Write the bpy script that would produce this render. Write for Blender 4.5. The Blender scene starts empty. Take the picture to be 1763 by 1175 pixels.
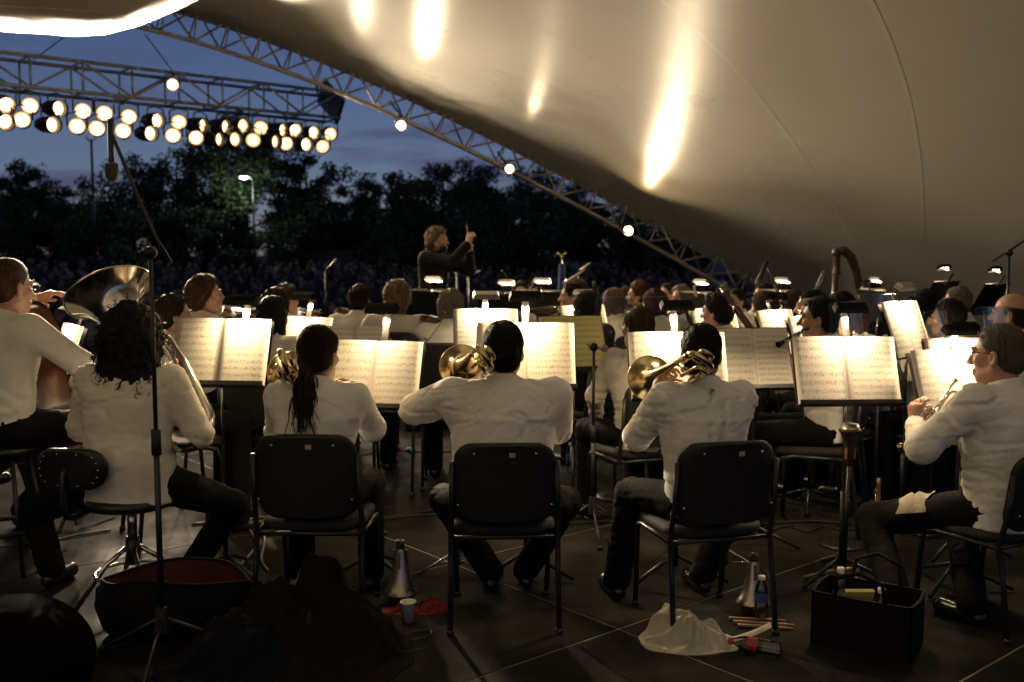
import bpy, math, random
import numpy as np
from mathutils import Vector, Matrix

random.seed(7); RNG = np.random.default_rng(11)
SC = bpy.context.scene
COL = SC.collection
D2R = math.radians

# ------------------------------------------------------------------ camera
FPX = 1714.0; CX, CY = 881.5, 587.5; CAMZ = 1.63
PITCH = math.atan(147.5 / FPX)
cam_d = bpy.data.cameras.new('camera'); cam = bpy.data.objects.new('camera', cam_d); COL.objects.link(cam)
cam.location = (0, 0, CAMZ); cam.rotation_euler = (math.pi / 2 - PITCH, 0, 0)
cam_d.sensor_width = 36; cam_d.lens = 35.0; cam_d.clip_start = 0.05; cam_d.clip_end = 3000
cam_d.dof.use_dof = True; cam_d.dof.focus_distance = 4.4; cam_d.dof.aperture_fstop = 2.5
SC.camera = cam

# ------------------------------------------------------------------ world: dusk sky with thin clouds near the horizon
W = bpy.data.worlds.new('World'); SC.world = W; W.use_nodes = True
nt = W.node_tree; nt.nodes.clear()
wout = nt.nodes.new('ShaderNodeOutputWorld'); bg = nt.nodes.new('ShaderNodeBackground')
sky = nt.nodes.new('ShaderNodeTexSky'); sky.sky_type = 'NISHITA'; sky.sun_disc = False
sky.sun_elevation = D2R(32.0); sky.sun_rotation = D2R(180); sky.altitude = 100; sky.air_density = 1.0; sky.dust_density = 0.6; sky.ozone_density = 2.2
tc = nt.nodes.new('ShaderNodeTexCoord'); mp = nt.nodes.new('ShaderNodeMapping'); mp.inputs['Scale'].default_value = (2.2, 2.2, 17)
nz = nt.nodes.new('ShaderNodeTexNoise'); nz.inputs['Scale'].default_value = 2.1; nz.inputs['Detail'].default_value = 6; nz.inputs['Roughness'].default_value = 0.55
rp = nt.nodes.new('ShaderNodeValToRGB'); rp.color_ramp.elements[0].position = 0.53; rp.color_ramp.elements[1].position = 0.66
sep = nt.nodes.new('ShaderNodeSeparateXYZ'); mr = nt.nodes.new('ShaderNodeMapRange')
mr.inputs['From Min'].default_value = 0.22; mr.inputs['From Max'].default_value = 0.08; mr.inputs['To Min'].default_value = 0.0; mr.inputs['To Max'].default_value = 0.8
mul = nt.nodes.new('ShaderNodeMath'); mul.operation = 'MULTIPLY'
mix = nt.nodes.new('ShaderNodeMixRGB'); mix.inputs['Color2'].default_value = (2.0, 2.0, 4.2, 1)
L = nt.links.new
L(tc.outputs['Generated'], mp.inputs['Vector']); L(mp.outputs['Vector'], nz.inputs['Vector']); L(nz.outputs['Fac'], rp.inputs['Fac'])
L(tc.outputs['Generated'], sep.inputs['Vector']); L(sep.outputs['Z'], mr.inputs['Value'])
L(rp.outputs['Color'], mul.inputs[0]); L(mr.outputs['Result'], mul.inputs[1])
hs = nt.nodes.new('ShaderNodeMixRGB'); hs.blend_type = 'MULTIPLY'; hs.inputs['Fac'].default_value = 1.0; hs.inputs['Color2'].default_value = (0.74, 0.74, 1.06, 1)
L(sky.outputs['Color'], hs.inputs['Color1']); L(hs.outputs['Color'], mix.inputs['Color1']); L(mul.outputs['Value'], mix.inputs['Fac'])
L(mix.outputs['Color'], bg.inputs['Color']); L(bg.outputs['Background'], wout.inputs['Surface'])
bg.inputs['Strength'].default_value = 0.030

sun_d = bpy.data.lights.new('sun', 'SUN'); sun_d.energy = 0.01; sun_d.angle = D2R(20); sun_d.color = (0.7, 0.8, 1.0)
sun = bpy.data.objects.new('sun', sun_d); COL.objects.link(sun); sun.rotation_euler = (D2R(70), 0, D2R(60))

SC.view_settings.view_transform = 'Standard'; SC.view_settings.look = 'None'; SC.view_settings.exposure = 0.0; SC.view_settings.gamma = 1.0
SC.cycles.use_denoising = True
try: SC.cycles.denoiser = 'OPENIMAGEDENOISE'
except Exception: pass
SC.cycles.max_bounces = 6; SC.cycles.diffuse_bounces = 3; SC.cycles.glossy_bounces = 3; SC.cycles.transmission_bounces = 6; SC.cycles.transparent_max_bounces = 16
SC.cycles.sample_clamp_indirect = 4.0; SC.cycles.caustics_reflective = False; SC.cycles.caustics_refractive = False
SC.cycles.use_light_tree = True

# ------------------------------------------------------------------ pixel helpers: a pixel of the 1763 x 1175 photograph gives a direction
_fw = Vector((0, math.cos(PITCH), -math.sin(PITCH))); _up = Vector((0, math.sin(PITCH), math.cos(PITCH)))
def ray(px, py):
    return _fw + Vector((1, 0, 0)) * ((px - CX) / FPX) + _up * ((CY - py) / FPX)
def pix(px, py, depth):
    d = ray(px, py); return Vector((0, 0, CAMZ)) + d * (depth / d.y)
def gnd(px, py, z=0.0):
    d = ray(px, py); return Vector((0, 0, CAMZ)) + d * ((z - CAMZ) / d.z)

# ------------------------------------------------------------------ materials
MATS = {}
def mat(name, col, rough=0.6, metal=0.0, spec=0.5, noise=0.0, nscale=20.0, bump=0.0, bscale=60.0, stretch=(1, 1, 1), emit=None, estr=0.0, trans=0.0, alpha=1.0, sheen=0.0, coat=0.0, rnoise=0.0):
    if name in MATS: return MATS[name]
    m = bpy.data.materials.new(name); m.use_nodes = True; t = m.node_tree
    b = t.nodes['Principled BSDF']
    b.inputs['Base Color'].default_value = (*col, 1); b.inputs['Roughness'].default_value = rough; b.inputs['Metallic'].default_value = metal
    b.inputs['Specular IOR Level'].default_value = spec
    if sheen: b.inputs['Sheen Weight'].default_value = sheen
    if coat: b.inputs['Coat Weight'].default_value = coat
    if trans: b.inputs['Transmission Weight'].default_value = trans
    if emit: b.inputs['Emission Color'].default_value = (*emit, 1); b.inputs['Emission Strength'].default_value = estr
    if alpha < 1: b.inputs['Alpha'].default_value = alpha
    if noise or bump or rnoise:
        c = t.nodes.new('ShaderNodeTexCoord'); mp_ = t.nodes.new('ShaderNodeMapping'); mp_.inputs['Scale'].default_value = stretch
        t.links.new(c.outputs['Object'], mp_.inputs['Vector'])
    if noise:
        n = t.nodes.new('ShaderNodeTexNoise'); n.inputs['Scale'].default_value = nscale; n.inputs['Detail'].default_value = 5; n.inputs['Roughness'].default_value = 0.6
        t.links.new(mp_.outputs['Vector'], n.inputs['Vector'])
        r = t.nodes.new('ShaderNodeValToRGB'); r.color_ramp.elements[0].position = 0.3; r.color_ramp.elements[1].position = 0.72
        lo = [max(0, x * (1 - noise)) for x in col]; hi = [min(1, x * (1 + noise)) for x in col]
        r.color_ramp.elements[0].color = (*lo, 1); r.color_ramp.elements[1].color = (*hi, 1)
        t.links.new(n.outputs['Fac'], r.inputs['Fac']); t.links.new(r.outputs['Color'], b.inputs['Base Color'])
    if rnoise:
        n3 = t.nodes.new('ShaderNodeTexNoise'); n3.inputs['Scale'].default_value = nscale * 0.7; n3.inputs['Detail'].default_value = 4
        t.links.new(mp_.outputs['Vector'], n3.inputs['Vector'])
        mr_ = t.nodes.new('ShaderNodeMapRange'); mr_.inputs['From Min'].default_value = 0.3; mr_.inputs['From Max'].default_value = 0.7
        mr_.inputs['To Min'].default_value = max(0.02, rough - rnoise); mr_.inputs['To Max'].default_value = min(1, rough + rnoise)
        t.links.new(n3.outputs['Fac'], mr_.inputs['Value']); t.links.new(mr_.outputs['Result'], b.inputs['Roughness'])
    if bump:
        n2 = t.nodes.new('ShaderNodeTexNoise'); n2.inputs['Scale'].default_value = bscale; n2.inputs['Detail'].default_value = 4
        t.links.new(mp_.outputs['Vector'], n2.inputs['Vector'])
        bm_ = t.nodes.new('ShaderNodeBump'); bm_.inputs['Strength'].default_value = bump; bm_.inputs['Distance'].default_value = 0.01
        t.links.new(n2.outputs['Fac'], bm_.inputs['Height']); t.links.new(bm_.outputs['Normal'], b.inputs['Normal'])
    MATS[name] = m; return m

def M_black(): return mat('black_metal', (0.012, 0.012, 0.013), 0.38, 0.0, 0.5, rnoise=0.1)
def M_blackplastic(): return mat('black_plastic', (0.014, 0.013, 0.013), 0.5, 0, 0.4, bump=0.15, bscale=220)
def M_chrome(): return mat('chrome', (0.62, 0.6, 0.57), 0.18, 1.0, rnoise=0.08)
def M_alu(): return mat('truss_aluminium', (0.55, 0.51, 0.45), 0.45, 0.5, noise=0.2, nscale=30, rnoise=0.1)
def M_brass(): return mat('lacquered_brass', (0.58, 0.47, 0.25), 0.16, 1.0, noise=0.08, nscale=8, rnoise=0.05)
def M_silver(): return mat('silver_plate', (0.66, 0.63, 0.57), 0.13, 1.0, rnoise=0.05)
def M_wood(): return mat('varnished_wood', (0.075, 0.026, 0.011), 0.25, 0, 0.5, noise=0.4, nscale=14, stretch=(1, 1, 0.15), coat=0.4)
def M_dwood(): return mat('dark_wood', (0.05, 0.022, 0.012), 0.3, 0, 0.5, noise=0.4, nscale=18, stretch=(1, 1, 0.15), coat=0.3)

# ------------------------------------------------------------------ mesh builder
class MB:
    def __init__(s): s.v = []; s.f = []; s.mi = []; s.uv = None
    def add(s, vs, fs, mi=0):
        o = len(s.v); s.v.extend([tuple(map(float, p)) for p in vs]); s.f.extend([tuple(i + o for i in f) for f in fs]); s.mi.extend([mi] * len(fs)); return s
    def box(s, c, size, R=None, mi=0, taper=None):
        hx, hy, hz = size[0] / 2, size[1] / 2, size[2] / 2
        vs = []
        for z in (-1, 1):
            k = 1.0 if (taper is None or z < 0) else taper
            for x, y in ((-1, -1), (1, -1), (1, 1), (-1, 1)):
                p = Vector((x * hx * k, y * hy * k, z * hz))
                if R is not None: p = R @ p
                vs.append(p + Vector(c))
        return s.add(vs, [(3, 2, 1, 0), (4, 5, 6, 7), (0, 1, 5, 4), (1, 2, 6, 5), (2, 3, 7, 6), (3, 0, 4, 7)], mi)
    def tube(s, pts, r, n=8, mi=0, caps=True, closed=False):
        pts = [Vector(p) for p in pts]; m = len(pts)
        rs = r if isinstance(r, (list, tuple)) else [r] * m
        tang = []
        for i in range(m):
            a = pts[(i - 1) % m] if (closed or i > 0) else pts[0]
            b = pts[(i + 1) % m] if (closed or i < m - 1) else pts[-1]
            t = (b - a); tang.append(t.normalized() if t.length > 1e-9 else Vector((0, 0, 1)))
        t0 = tang[0]; u = t0.cross(Vector((0, 0, 1)))
        if u.length < 0.1: u = t0.cross(Vector((1, 0, 0)))
        u.normalize(); vs = []
        for i in range(m):
            t = tang[i]; u = (u - t * u.dot(t))
            if u.length < 1e-6: u = t.orthogonal()
            u.normalize(); w = t.cross(u)
            for k in range(n):
                an = 2 * math.pi * k / n
                vs.append(pts[i] + (u * math.cos(an) + w * math.sin(an)) * rs[i])
        fs = []
        for i in range(m if closed else m - 1):
            j = (i + 1) % m
            for k in range(n):
                k2 = (k + 1) % n
                fs.append((i * n + k, i * n + k2, j * n + k2, j * n + k))
        if caps and not closed:
            fs.append(tuple(range(n - 1, -1, -1))); fs.append(tuple((m - 1) * n + k for k in range(n)))
        return s.add(vs, fs, mi)
    def lathe(s, prof, n=24, M=None, mi=0, cap=False):
        vs = []; m = len(prof)
        for (r, z) in prof:
            for k in range(n):
                an = 2 * math.pi * k / n; p = Vector((r * math.cos(an), r * math.sin(an), z)); vs.append(M @ p if M is not None else p)
        fs = [(i * n + k, i * n + (k + 1) % n, (i + 1) * n + (k + 1) % n, (i + 1) * n + k) for i in range(m - 1) for k in range(n)]
        if cap: fs.append(tuple(range(n - 1, -1, -1))); fs.append(tuple((m - 1) * n + k for k in range(n)))
        return s.add(vs, fs, mi)
    def grid(s, rows, mi=0, flip=False):
        m, n = len(rows), len(rows[0]); vs = [p for r in rows for p in r]
        fs = [(i * n + j, i * n + j + 1, (i + 1) * n + j + 1, (i + 1) * n + j) for i in range(m - 1) for j in range(n - 1)]
        if flip: fs = [f[::-1] for f in fs]
        return s.add(vs, fs, mi)
    def sphere(s, c, r, n=12, m=8, mi=0, R=None):
        r = r if isinstance(r, (tuple, list)) else (r, r, r); vs = []
        for i in range(m + 1):
            th = math.pi * i / m
            for k in range(n):
                an = 2 * math.pi * k / n
                p = Vector((r[0] * math.sin(th) * math.cos(an), r[1] * math.sin(th) * math.sin(an), r[2] * math.cos(th)))
                if R is not None: p = R @ p
                vs.append(p + Vector(c))
        fs = [(i * n + k, (i + 1) * n + k, (i + 1) * n + (k + 1) % n, i * n + (k + 1) % n) for i in range(m) for k in range(n)]
        return s.add(vs, fs, mi)
    def build(s, name, mats, parent=None, smooth=True, M=None, auto=None):
        me = bpy.data.meshes.new(name); me.from_pydata(s.v, [], s.f)
        if not isinstance(mats, (list, tuple)): mats = [mats]
        for m in mats: me.materials.append(m)
        if any(s.mi): me.polygons.foreach_set('material_index', s.mi)
        if smooth:
            me.polygons.foreach_set('use_smooth', [True] * len(me.polygons))
            if auto is not None: me.set_sharp_from_angle(angle=D2R(auto))
        me.update(); me.validate()
        o = bpy.data.objects.new(name, me); COL.objects.link(o)
        if parent is not None: o.parent = parent
        if M is not None: o.matrix_world = M
        return o

def rounded_slab(mb, w, h, t, rad, M, curve=0.0, n=6, mi=0, nx=8):
    """rounded rectangle panel in local x (width) and z (height), thickness t along y, optional bow."""
    pts = []
    for cx_, cz_, a0 in ((w / 2 - rad, h / 2 - rad, 0), (-w / 2 + rad, h / 2 - rad, 90), (-w / 2 + rad, -h / 2 + rad, 180), (w / 2 - rad, -h / 2 + rad, 270)):
        for i in range(n + 1):
            an = D2R(a0 + 90 * i / n); pts.append((cx_ + rad * math.cos(an), cz_ + rad * math.sin(an)))
    k = len(pts); vs = []
    bow = lambda x: curve * (1 - (2 * x / w) ** 2)
    rings = [(1 - 0.35 * t / (w / 2), -t / 2), (1.0, -t * 0.22), (1.0, t * 0.22), (1 - 0.35 * t / (w / 2), t / 2)]
    for sc_, y in rings:
        for (x, z) in pts: vs.append(M @ Vector((x * sc_, y + bow(x), z * sc_)))
    fs = []
    for i in range(3):
        for j in range(k): fs.append((i * k + j, i * k + (j + 1) % k, (i + 1) * k + (j + 1) % k, (i + 1) * k + j))
    # faces as strips between left and right halves so that the bow is followed
    for base, rev in ((0, True), (3 * k, False)):
        order = [base + j for j in range(k)]
        right = order[: n + 1][::-1] + order[3 * (n + 1):][::-1]   # top-right .. bottom-right going down
        left = order[n + 1: 3 * (n + 1)]
        m2 = min(len(right), len(left)); inner = []
        cols = 6
        gridv = []
        for q in range(m2):
            row = [right[q]]
            pr, pl = Vector(vs[right[q]]), Vector(vs[left[q]])
            for c in range(1, cols):
                f = c / cols; p = pr.lerp(pl, f)
                x = (M.inverted() @ pr).x * (1 - f) + (M.inverted() @ pl).x * f
                lp = M.inverted() @ p; y0 = (-t / 2 if base == 0 else t / 2)
                lp.y = y0 + bow(x); vs.append(M @ lp); row.append(len(vs) - 1)
            row.append(left[q]); gridv.append(row)
        for q in range(m2 - 1):
            for c in range(cols):
                f = (gridv[q][c], gridv[q][c + 1], gridv[q + 1][c + 1], gridv[q + 1][c])
                fs.append(f if not rev else f[::-1])
    mb.add(vs, fs, mi)

# ------------------------------------------------------------------ things
def tag(o, label=None, cat=None, group=None, kind=None):
    if label: o['label'] = label
    if cat: o['category'] = cat
    if group: o['group'] = group
    if kind: o['kind'] = kind
    return o
def thing(name, label, cat, loc=(0, 0, 0), rz=0.0, group=None):
    o = bpy.data.objects.new(name, None); COL.objects.link(o); o.empty_display_size = 0.1
    o.location = loc; o.rotation_euler = (0, 0, rz); return tag(o, label, cat, group)
def copy_thing(o, parent=None):
    c = o.copy(); COL.objects.link(c); c.parent = parent
    for ch in list(o.children): copy_thing(ch, c)
    return c
def Rz(a): return Matrix.Rotation(a, 4, 'Z')
def T(v): return Matrix.Translation(Vector(v))
def align(d, roll_up=Vector((0, 0, 1))):
    """rotation whose local +Z points along d."""
    z = Vector(d).normalized(); x = Vector(roll_up).cross(z)
    if x.length < 1e-4: x = Vector((1, 0, 0)).cross(z)
    x.normalize(); y = z.cross(x)
    return Matrix((x, y, z)).transposed()
def align_y(d, up=Vector((0, 0, 1))):
    """rotation whose local +Y points along d and +Z is close to up."""
    y = Vector(d).normalized(); x = y.cross(Vector(up)); x.normalize(); z = x.cross(y)
    return Matrix((x, y, z)).transposed()
def lerp(a, b, t): return a + (b - a) * t
# ================================================================== the setting
ST = D2R(40)                                   # the stage is turned 40 degrees to the camera
AX = Vector((-math.sin(ST), math.cos(ST), 0))  # towards the audience
RX = Vector((math.cos(ST), math.sin(ST), 0))   # along the front edge
CENTRE = Vector((-2.0, 8.0, 0))
def st(s, a, z=0.0): return CENTRE + RX * s + AX * a + Vector((0, 0, z))

# ground: lawn that dips before the stage and rises gently behind the audience
def ground_z(x, y):
    a = (Vector((x, y, 0)) - CENTRE).dot(AX)
    if a < 9: return -1.1
    t = min(1.0, (a - 9) / 60.0)
    return -1.1 + 1.75 * t + max(0, min(1, (a - 69) / 60)) * 0.8
mb = MB(); rows = []
ys = [-60, -20, 0, 8, 12, 14, 16, 18, 20, 24, 28, 34, 40, 46, 52, 60, 70, 85, 110, 160, 300, 700, 1500]
xs = [-1500, -600, -250, -120, -80, -60, -45, -32, -24, -16, -10, -4, 2, 8, 14, 22, 32, 46, 70, 110, 250, 600, 1500]
for y in ys: rows.append([(x, y, ground_z(x, y)) for x in xs])
mb.grid(rows)
ground = mb.build('ground', mat('lawn', (0.035, 0.05, 0.02), 0.9, noise=0.4, nscale=0.8, bump=0.4, bscale=9)); tag(ground, 'dark lawn rising behind the audience', kind='structure')

# stage deck: slab with aluminium joints between plywood panels
deck = MB(); deck.box(st(1.0, -1.0, -0.5525), (25.0, 21.0, 1.1), Rz(ST).to_3x3())
deck_o = deck.build('stage_floor', mat('deck_joint', (0.30, 0.26, 0.2), 0.45, 0.5), smooth=False); tag(deck_o, 'dark stage deck', kind='structure')
m_panel = mat('deck_panel_paint', (0.0135, 0.0112, 0.009), 0.78, 0, 0.10, noise=0.6, nscale=3.4, bump=0.2, bscale=30, rnoise=0.16)
m_panel2 = mat('deck_panel_paint_worn', (0.018, 0.015, 0.0115), 0.72, 0, 0.10, noise=0.6, nscale=4.1, bump=0.2, bscale=26, rnoise=0.16)
pw, pl = 2.44, 1.22
gA = gnd(1065, 1083)                                     # a panel corner seen in the photograph
uA = ((gA - CENTRE).dot(RX), (gA - CENTRE).dot(AX))
pm = []
for mm in (m_panel, m_panel2):
    p = MB(); p.box((0, 0, -0.0085), (pw - 0.012, pl - 0.012, 0.017)); o = p.build('deck_panel', mm, smooth=False); pm.append(o.data); bpy.data.objects.remove(o)
for i in range(-6, 6):
    for j in range(-10, 11):
        s = uA[0] + (i + 0.5) * pw; a = uA[1] + (j + 0.5) * pl
        if not (-11.4 + 1 < s < 11.4 + 1 and -10 - 0.9 < a < 9.4 - 1): continue
        o = bpy.data.objects.new('deck_panel', pm[(i * 7 + j * 3) % 5 == 0]); COL.objects.link(o); o.parent = deck_o
        c = st(s, a); o.location = (c.x, c.y, 0.0 + random.uniform(-0.0006, 0.0006)); o.rotation_euler = (0, 0, ST)

# ------------------------------------------------------------------ arched roof: two leaning truss arches with a saddle of fabric between
F0 = pix(1290, 497, 16.5)
LEAN = 1.0
ldir = (AX * LEAN + Vector((0, 0, 1))).normalized()
nrm = RX.cross(ldir).normalized()
def on_plane(px, py):
    d = ray(px, py); o = Vector((0, 0, CAMZ)); t = (F0 - o).dot(nrm) / d.dot(nrm); return o + d * t
bot = [(215, 42), (300, 68), (400, 106), (500, 146), (575, 176), (672, 203), (760, 240), (850, 284), (950, 338), (1060, 397), (1150, 443), (1240, 492)]
top = [(330, 25), (450, 56), (560, 95), (700, 163), (800, 213), (900, 265), (1000, 318), (1100, 372), (1200, 435), (1280, 485)]
mid_px = [(250, 30), (330, 52), (450, 92), (560, 135), (700, 190), (800, 236), (900, 288), (1000, 342), (1100, 396), (1200, 452), (1270, 490)]
q = [on_plane(*p) for p in mid_px]
SH = np.array([[(p - F0).dot(RX), (p - F0).dot(ldir)] for p in q])
# symmetric arch h = a - b (s-s0)^2 - c (s-s0)^4 : search the centre
best = None
for s0 in np.linspace(-16, -6, 41):
    x = SH[:, 0] - s0; A_ = np.stack([np.ones_like(x), -x ** 2, -x ** 4], 1)
    co, *_ = np.linalg.lstsq(A_, SH[:, 1], rcond=None); err = np.abs(A_ @ co - SH[:, 1]).max()
    if co[1] < 0 : err += 1
    if best is None or err < best[0]: best = (err, s0, co)
ARCH_ERR, S0, CO = best
def arch_h(s):
    x = abs(s - S0); return CO[0] - CO[1] * x ** 2 - CO[2] * x ** 4
foot_h = (0.0 - F0.z) / ldir.z
# half span: where the arch reaches the deck
w_ = 0.0
while arch_h(S0 + w_) > foot_h and w_ < 40: w_ += 0.02
HALF = w_
def arch_front(u):   # u in -1..1
    s = S0 + u * HALF; return F0 + RX * s + ldir * arch_h(s)
APEX_Z = (F0 + ldir * arch_h(S0)).z
LB, MBK = 4.0, 1.9
ldir_b = (-AX * LB + Vector((0, 0, 1))).normalized()
GAP = 3.3
FB = F0 - AX * GAP
def arch_back(u):
    s = S0 + u * HALF; h = (arch_h(s) - foot_h) * MBK
    base = FB + RX * s; base.z = 0.0
    return base + ldir_b * h
if __name__ == '__main__': print('ARCH', ARCH_ERR, S0, CO, HALF, APEX_Z, arch_front(1), arch_back(1), arch_front(0), arch_back(0))

m_fab = mat('roof_vinyl', (0.74, 0.71, 0.63), 0.29, 0, 0.24, noise=0.05, nscale=0.6, bump=0.03, bscale=1.5, rnoise=0.035)
SAG = 1.15; SAG0 = 0.0; SAGV = 0.5
def roof_pt(u, v):
    a, b = arch_front(u) + ldir * 0.30 + RX * (0.12 * u), arch_back(u)
    p = a.lerp(b, v)
    hi = max(0.0, 1 - u * u)
    k = max(0.0, min(1.0, (0.13 - u) / 0.2)); k = k * k * (3 - 2 * k)
    p = p + Vector((0, 0, -hi * (SAG0 * 4 * v * (1 - v) + SAG * k * (math.sin(math.pi * v / SAGV) ** 2 if v < SAGV else 0.0))))
    return p
mb = MB(); NU, NV = 120, 112; rows = []
for i in range(NU + 1):
    u = -1 + 2 * i / NU
    rows.append([roof_pt(u, 0.004 + 0.992 * j / NV) for j in range(NV + 1)])
mb.grid(rows)
roof = thing('stage_roof', 'cream saddle-shaped fabric stage roof stretched over the orchestra', 'stage roof', (F0.x, F0.y, 0))
ro = mb.build('roof_fabric', m_fab); ro.parent = roof; ro.matrix_parent_inverse = T(roof.location).inverted()
# welded seams of the fabric
def own(o, root):
    o.parent = root; o.matrix_parent_inverse = (T(root.location) @ Rz(root.rotation_euler.z)).inverted(); return o
m_seam = mat('roof_seam', (0.80, 0.77, 0.69), 0.34, 0, 0.22)
for jv in range(9, NV, 12):
    s_ = MB(); pr = []
    for i in range(2, NU - 1):
        a_, b_, c_ = rows[i][jv - 1], rows[i][jv], rows[i][jv + 1]
        nn = (rows[i + 1][jv] - rows[i - 1][jv]).cross(c_ - a_).normalized()
        if nn.dot(Vector((0, 7, 1.5)) - b_) < 0: nn = -nn
        pr.append([b_.lerp(a_, 0.14) + nn * 0.0012, b_ + nn * 0.0012, b_.lerp(c_, 0.14) + nn * 0.0012])
    s_.grid(pr); own(s_.build('seam', m_seam), roof)

def truss_arch(fn, label, side, n=54, size=0.50, u0=-1.0, u1=1.0):
    root = thing('arch_truss', label, 'truss', tuple(Vector((fn(u1).x, fn(u1).y, 0))))
    us = np.linspace(u0, u1, n + 1)
    cen = [fn(float(u)) for u in us]
    offs = []
    for i in range(n + 1):
        t = (cen[min(n, i + 1)] - cen[max(0, i - 1)]).normalized()
        pl = side.normalized(); inn = pl.cross(t).normalized()
        # triangular section: two chords against the fabric, one below
        offs.append([cen[i] + pl * (size * 0.5) + inn * size * 0.3, cen[i] - pl * (size * 0.5) + inn * size * 0.3, cen[i] - inn * size * 0.55])
    for c in range(3):
        m_ = MB(); m_.tube([o[c] for o in offs], 0.031, 7); own(m_.build('chord', M_alu()), root)
    for i in range(n):
        m_ = MB()
        for (c, d) in ((0, 1), (1, 2), (2, 0)):
            a_, b_ = (offs[i][c], offs[i + 1][d]) if i % 2 == 0 else (offs[i][d], offs[i + 1][c])
            m_.tube([a_, b_], 0.017, 5)
            m_.tube([offs[i][c], offs[i][d]], 0.013, 5)
        own(m_.build('brace', M_alu()), root)
    m_ = MB(); e = fn(u1); m_.box((e.x, e.y, 0.02), (0.7, 0.7, 0.04)); own(m_.build('foot_plate', M_alu(), smooth=False), root)
    return root
truss_arch(lambda u: arch_front(u) , 'long curved aluminium truss arch along the open front of the roof', RX.cross(ldir))
truss_arch(lambda u: arch_back(u), 'curved aluminium truss arch at the right edge of the picture', RX.cross(ldir_b))
# ------------------------------------------------------------------ lighting truss over the front of the stage
WARM = (1.0, 0.79, 0.54)
TD = 16.6
TR = pix(572, 215, TD)                        # right end of the truss, middle of its height
def on_truss(px, py, off=0.0):
    n = AX; o = Vector((0, 0, CAMZ)); d = ray(px, py); t = (TR + AX * off - o).dot(n) / d.dot(n); return o + d * t
tz_top, tz_bot = pix(572, 163, TD).z, pix(572, 207, TD).z
t_l = -12.0
root = thing('lighting_truss', 'straight box truss carrying two rows of stage lamps', 'truss', (TR.x, TR.y, tz_bot))
nseg = 18
def tp(s, z, a): return Vector((TR.x, TR.y, 0)) + RX * s + AX * a + Vector((0, 0, z))
for z in (tz_top, tz_bot):
    for a in (-0.26, 0.26):
        m_ = MB(); m_.tube([tp(t_l, z, a), tp(0, z, a)], 0.026, 8); own(m_.build('chord', M_alu()), root)
for i in range(nseg + 1):
    s = t_l * i / nseg; m_ = MB()
    for a in (-0.26, 0.26):
        m_.tube([tp(s, tz_top, a), tp(s, tz_bot, a)], 0.016, 6)
        if i < nseg:
            s2 = t_l * (i + 1) / nseg
            m_.tube([tp(s, tz_bot if i % 2 else tz_top, a), tp(s2, tz_top if i % 2 else tz_bot, a)], 0.016, 6)
    for z in (tz_top, tz_bot): m_.tube([tp(s, z, -0.26), tp(s, z, 0.26)], 0.014, 6)
    own(m_.build('brace', M_alu()), root)
for s in (-0.02,):
    m_ = MB(); m_.box(tp(s, (tz_top + tz_bot) / 2 + 0.1, 0), (0.05, 0.75, 0.42), Rz(ST).to_3x3() @ Matrix.Rotation(0.6, 3, 'X')); own(m_.build('corner_block', M_black(), smooth=False), root)
# hanging cables of the truss
for (pa, pb) in (((248, 56), (300, 130)), ((148, 40), (62, 100)), ((545, 150), (548, 160))):
    pass

m_lens = {}
def lens_mat(k):
    if k not in m_lens:
        m_lens[k] = mat('lamp_lens_%d' % int(k), (0.9, 0.8, 0.6), 0.2, emit=(1.0, 0.70, 0.36), estr=k)
    return m_lens[k]
par_src = {}
def par_mesh():
    if 'can' in par_src: return
    c = MB(); c.lathe([(0.0, -0.30), (0.055, -0.30), (0.075, -0.27), (0.105, -0.16), (0.112, 0.0), (0.112, 0.10), (0.106, 0.10), (0.105, 0.0), (0.1, -0.1), (0.0, -0.1)], 20)
    par_src['can'] = c
    l = MB(); l.lathe([(0.0, 0.012), (0.04, 0.011), (0.07, 0.006), (0.078, 0.003)], 20); rf = MB(); rf.lathe([(0.078, 0.003), (0.092, 0.0), (0.104, -0.008)], 20); par_src['reflector'] = rf; par_src['lens'] = l
    y = MB(); y.tube([(0.125, 0, 0), (0.125, 0.16, 0.0), (0.0, 0.2, 0.0), (-0.125, 0.16, 0.0), (-0.125, 0, 0)], 0.012, 6)
    par_src['yoke'] = y
def par_lamp(pos, aim, label, power, estr, up=True, blend=0.6, cone=60, group='stage lamps on the straight truss', scale=1.0):
    par_mesh()
    d = (Vector(aim) - Vector(pos)).normalized(); R = align(d, Vector((0, 0, 1))).to_4x4()
    r = thing('stage_lamp', label, 'stage lamp', pos, 0, group)
    for nm, mm in (('can', M_black()), ('lens', lens_mat(estr)), ('reflector', mat('lamp_reflector', (0.9, 0.7, 0.4), 0.3, emit=(1.0, 0.55, 0.2), estr=1.5)), ('yoke', M_black())):
        if nm + 'd' not in par_src or nm == 'lens':
            o = par_src[nm].build(nm if nm != 'lens' else 'lens', mm)
            if nm != 'lens': par_src[nm + 'd'] = o.data
        else:
            o = bpy.data.objects.new(nm, par_src[nm + 'd']); COL.objects.link(o)
        o.parent = r
        o.matrix_local = R @ Matrix.Scale(scale, 4)
        if nm == 'yoke':
            # yoke hangs from above: keep it upright
            yd = Vector((0, 0, 1 if up else -1)); x = d.cross(yd).normalized(); z = x.cross(yd)
            o.matrix_local = Matrix((x, yd, z)).transposed().to_4x4() @ Matrix.Scale(scale, 4)
    ld = bpy.data.lights.new('lamp_beam', 'SPOT'); ld.energy = power; ld.color = WARM; ld.spot_size = D2R(cone); ld.spot_blend = blend; ld.shadow_soft_size = 0.09
    lo = bpy.data.objects.new('lamp_beam', ld); COL.objects.link(lo); lo.parent = r
    Rl = align(-d).to_4x4(); Rl.translation = d * 0.115; lo.matrix_local = Rl
    return r
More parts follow.
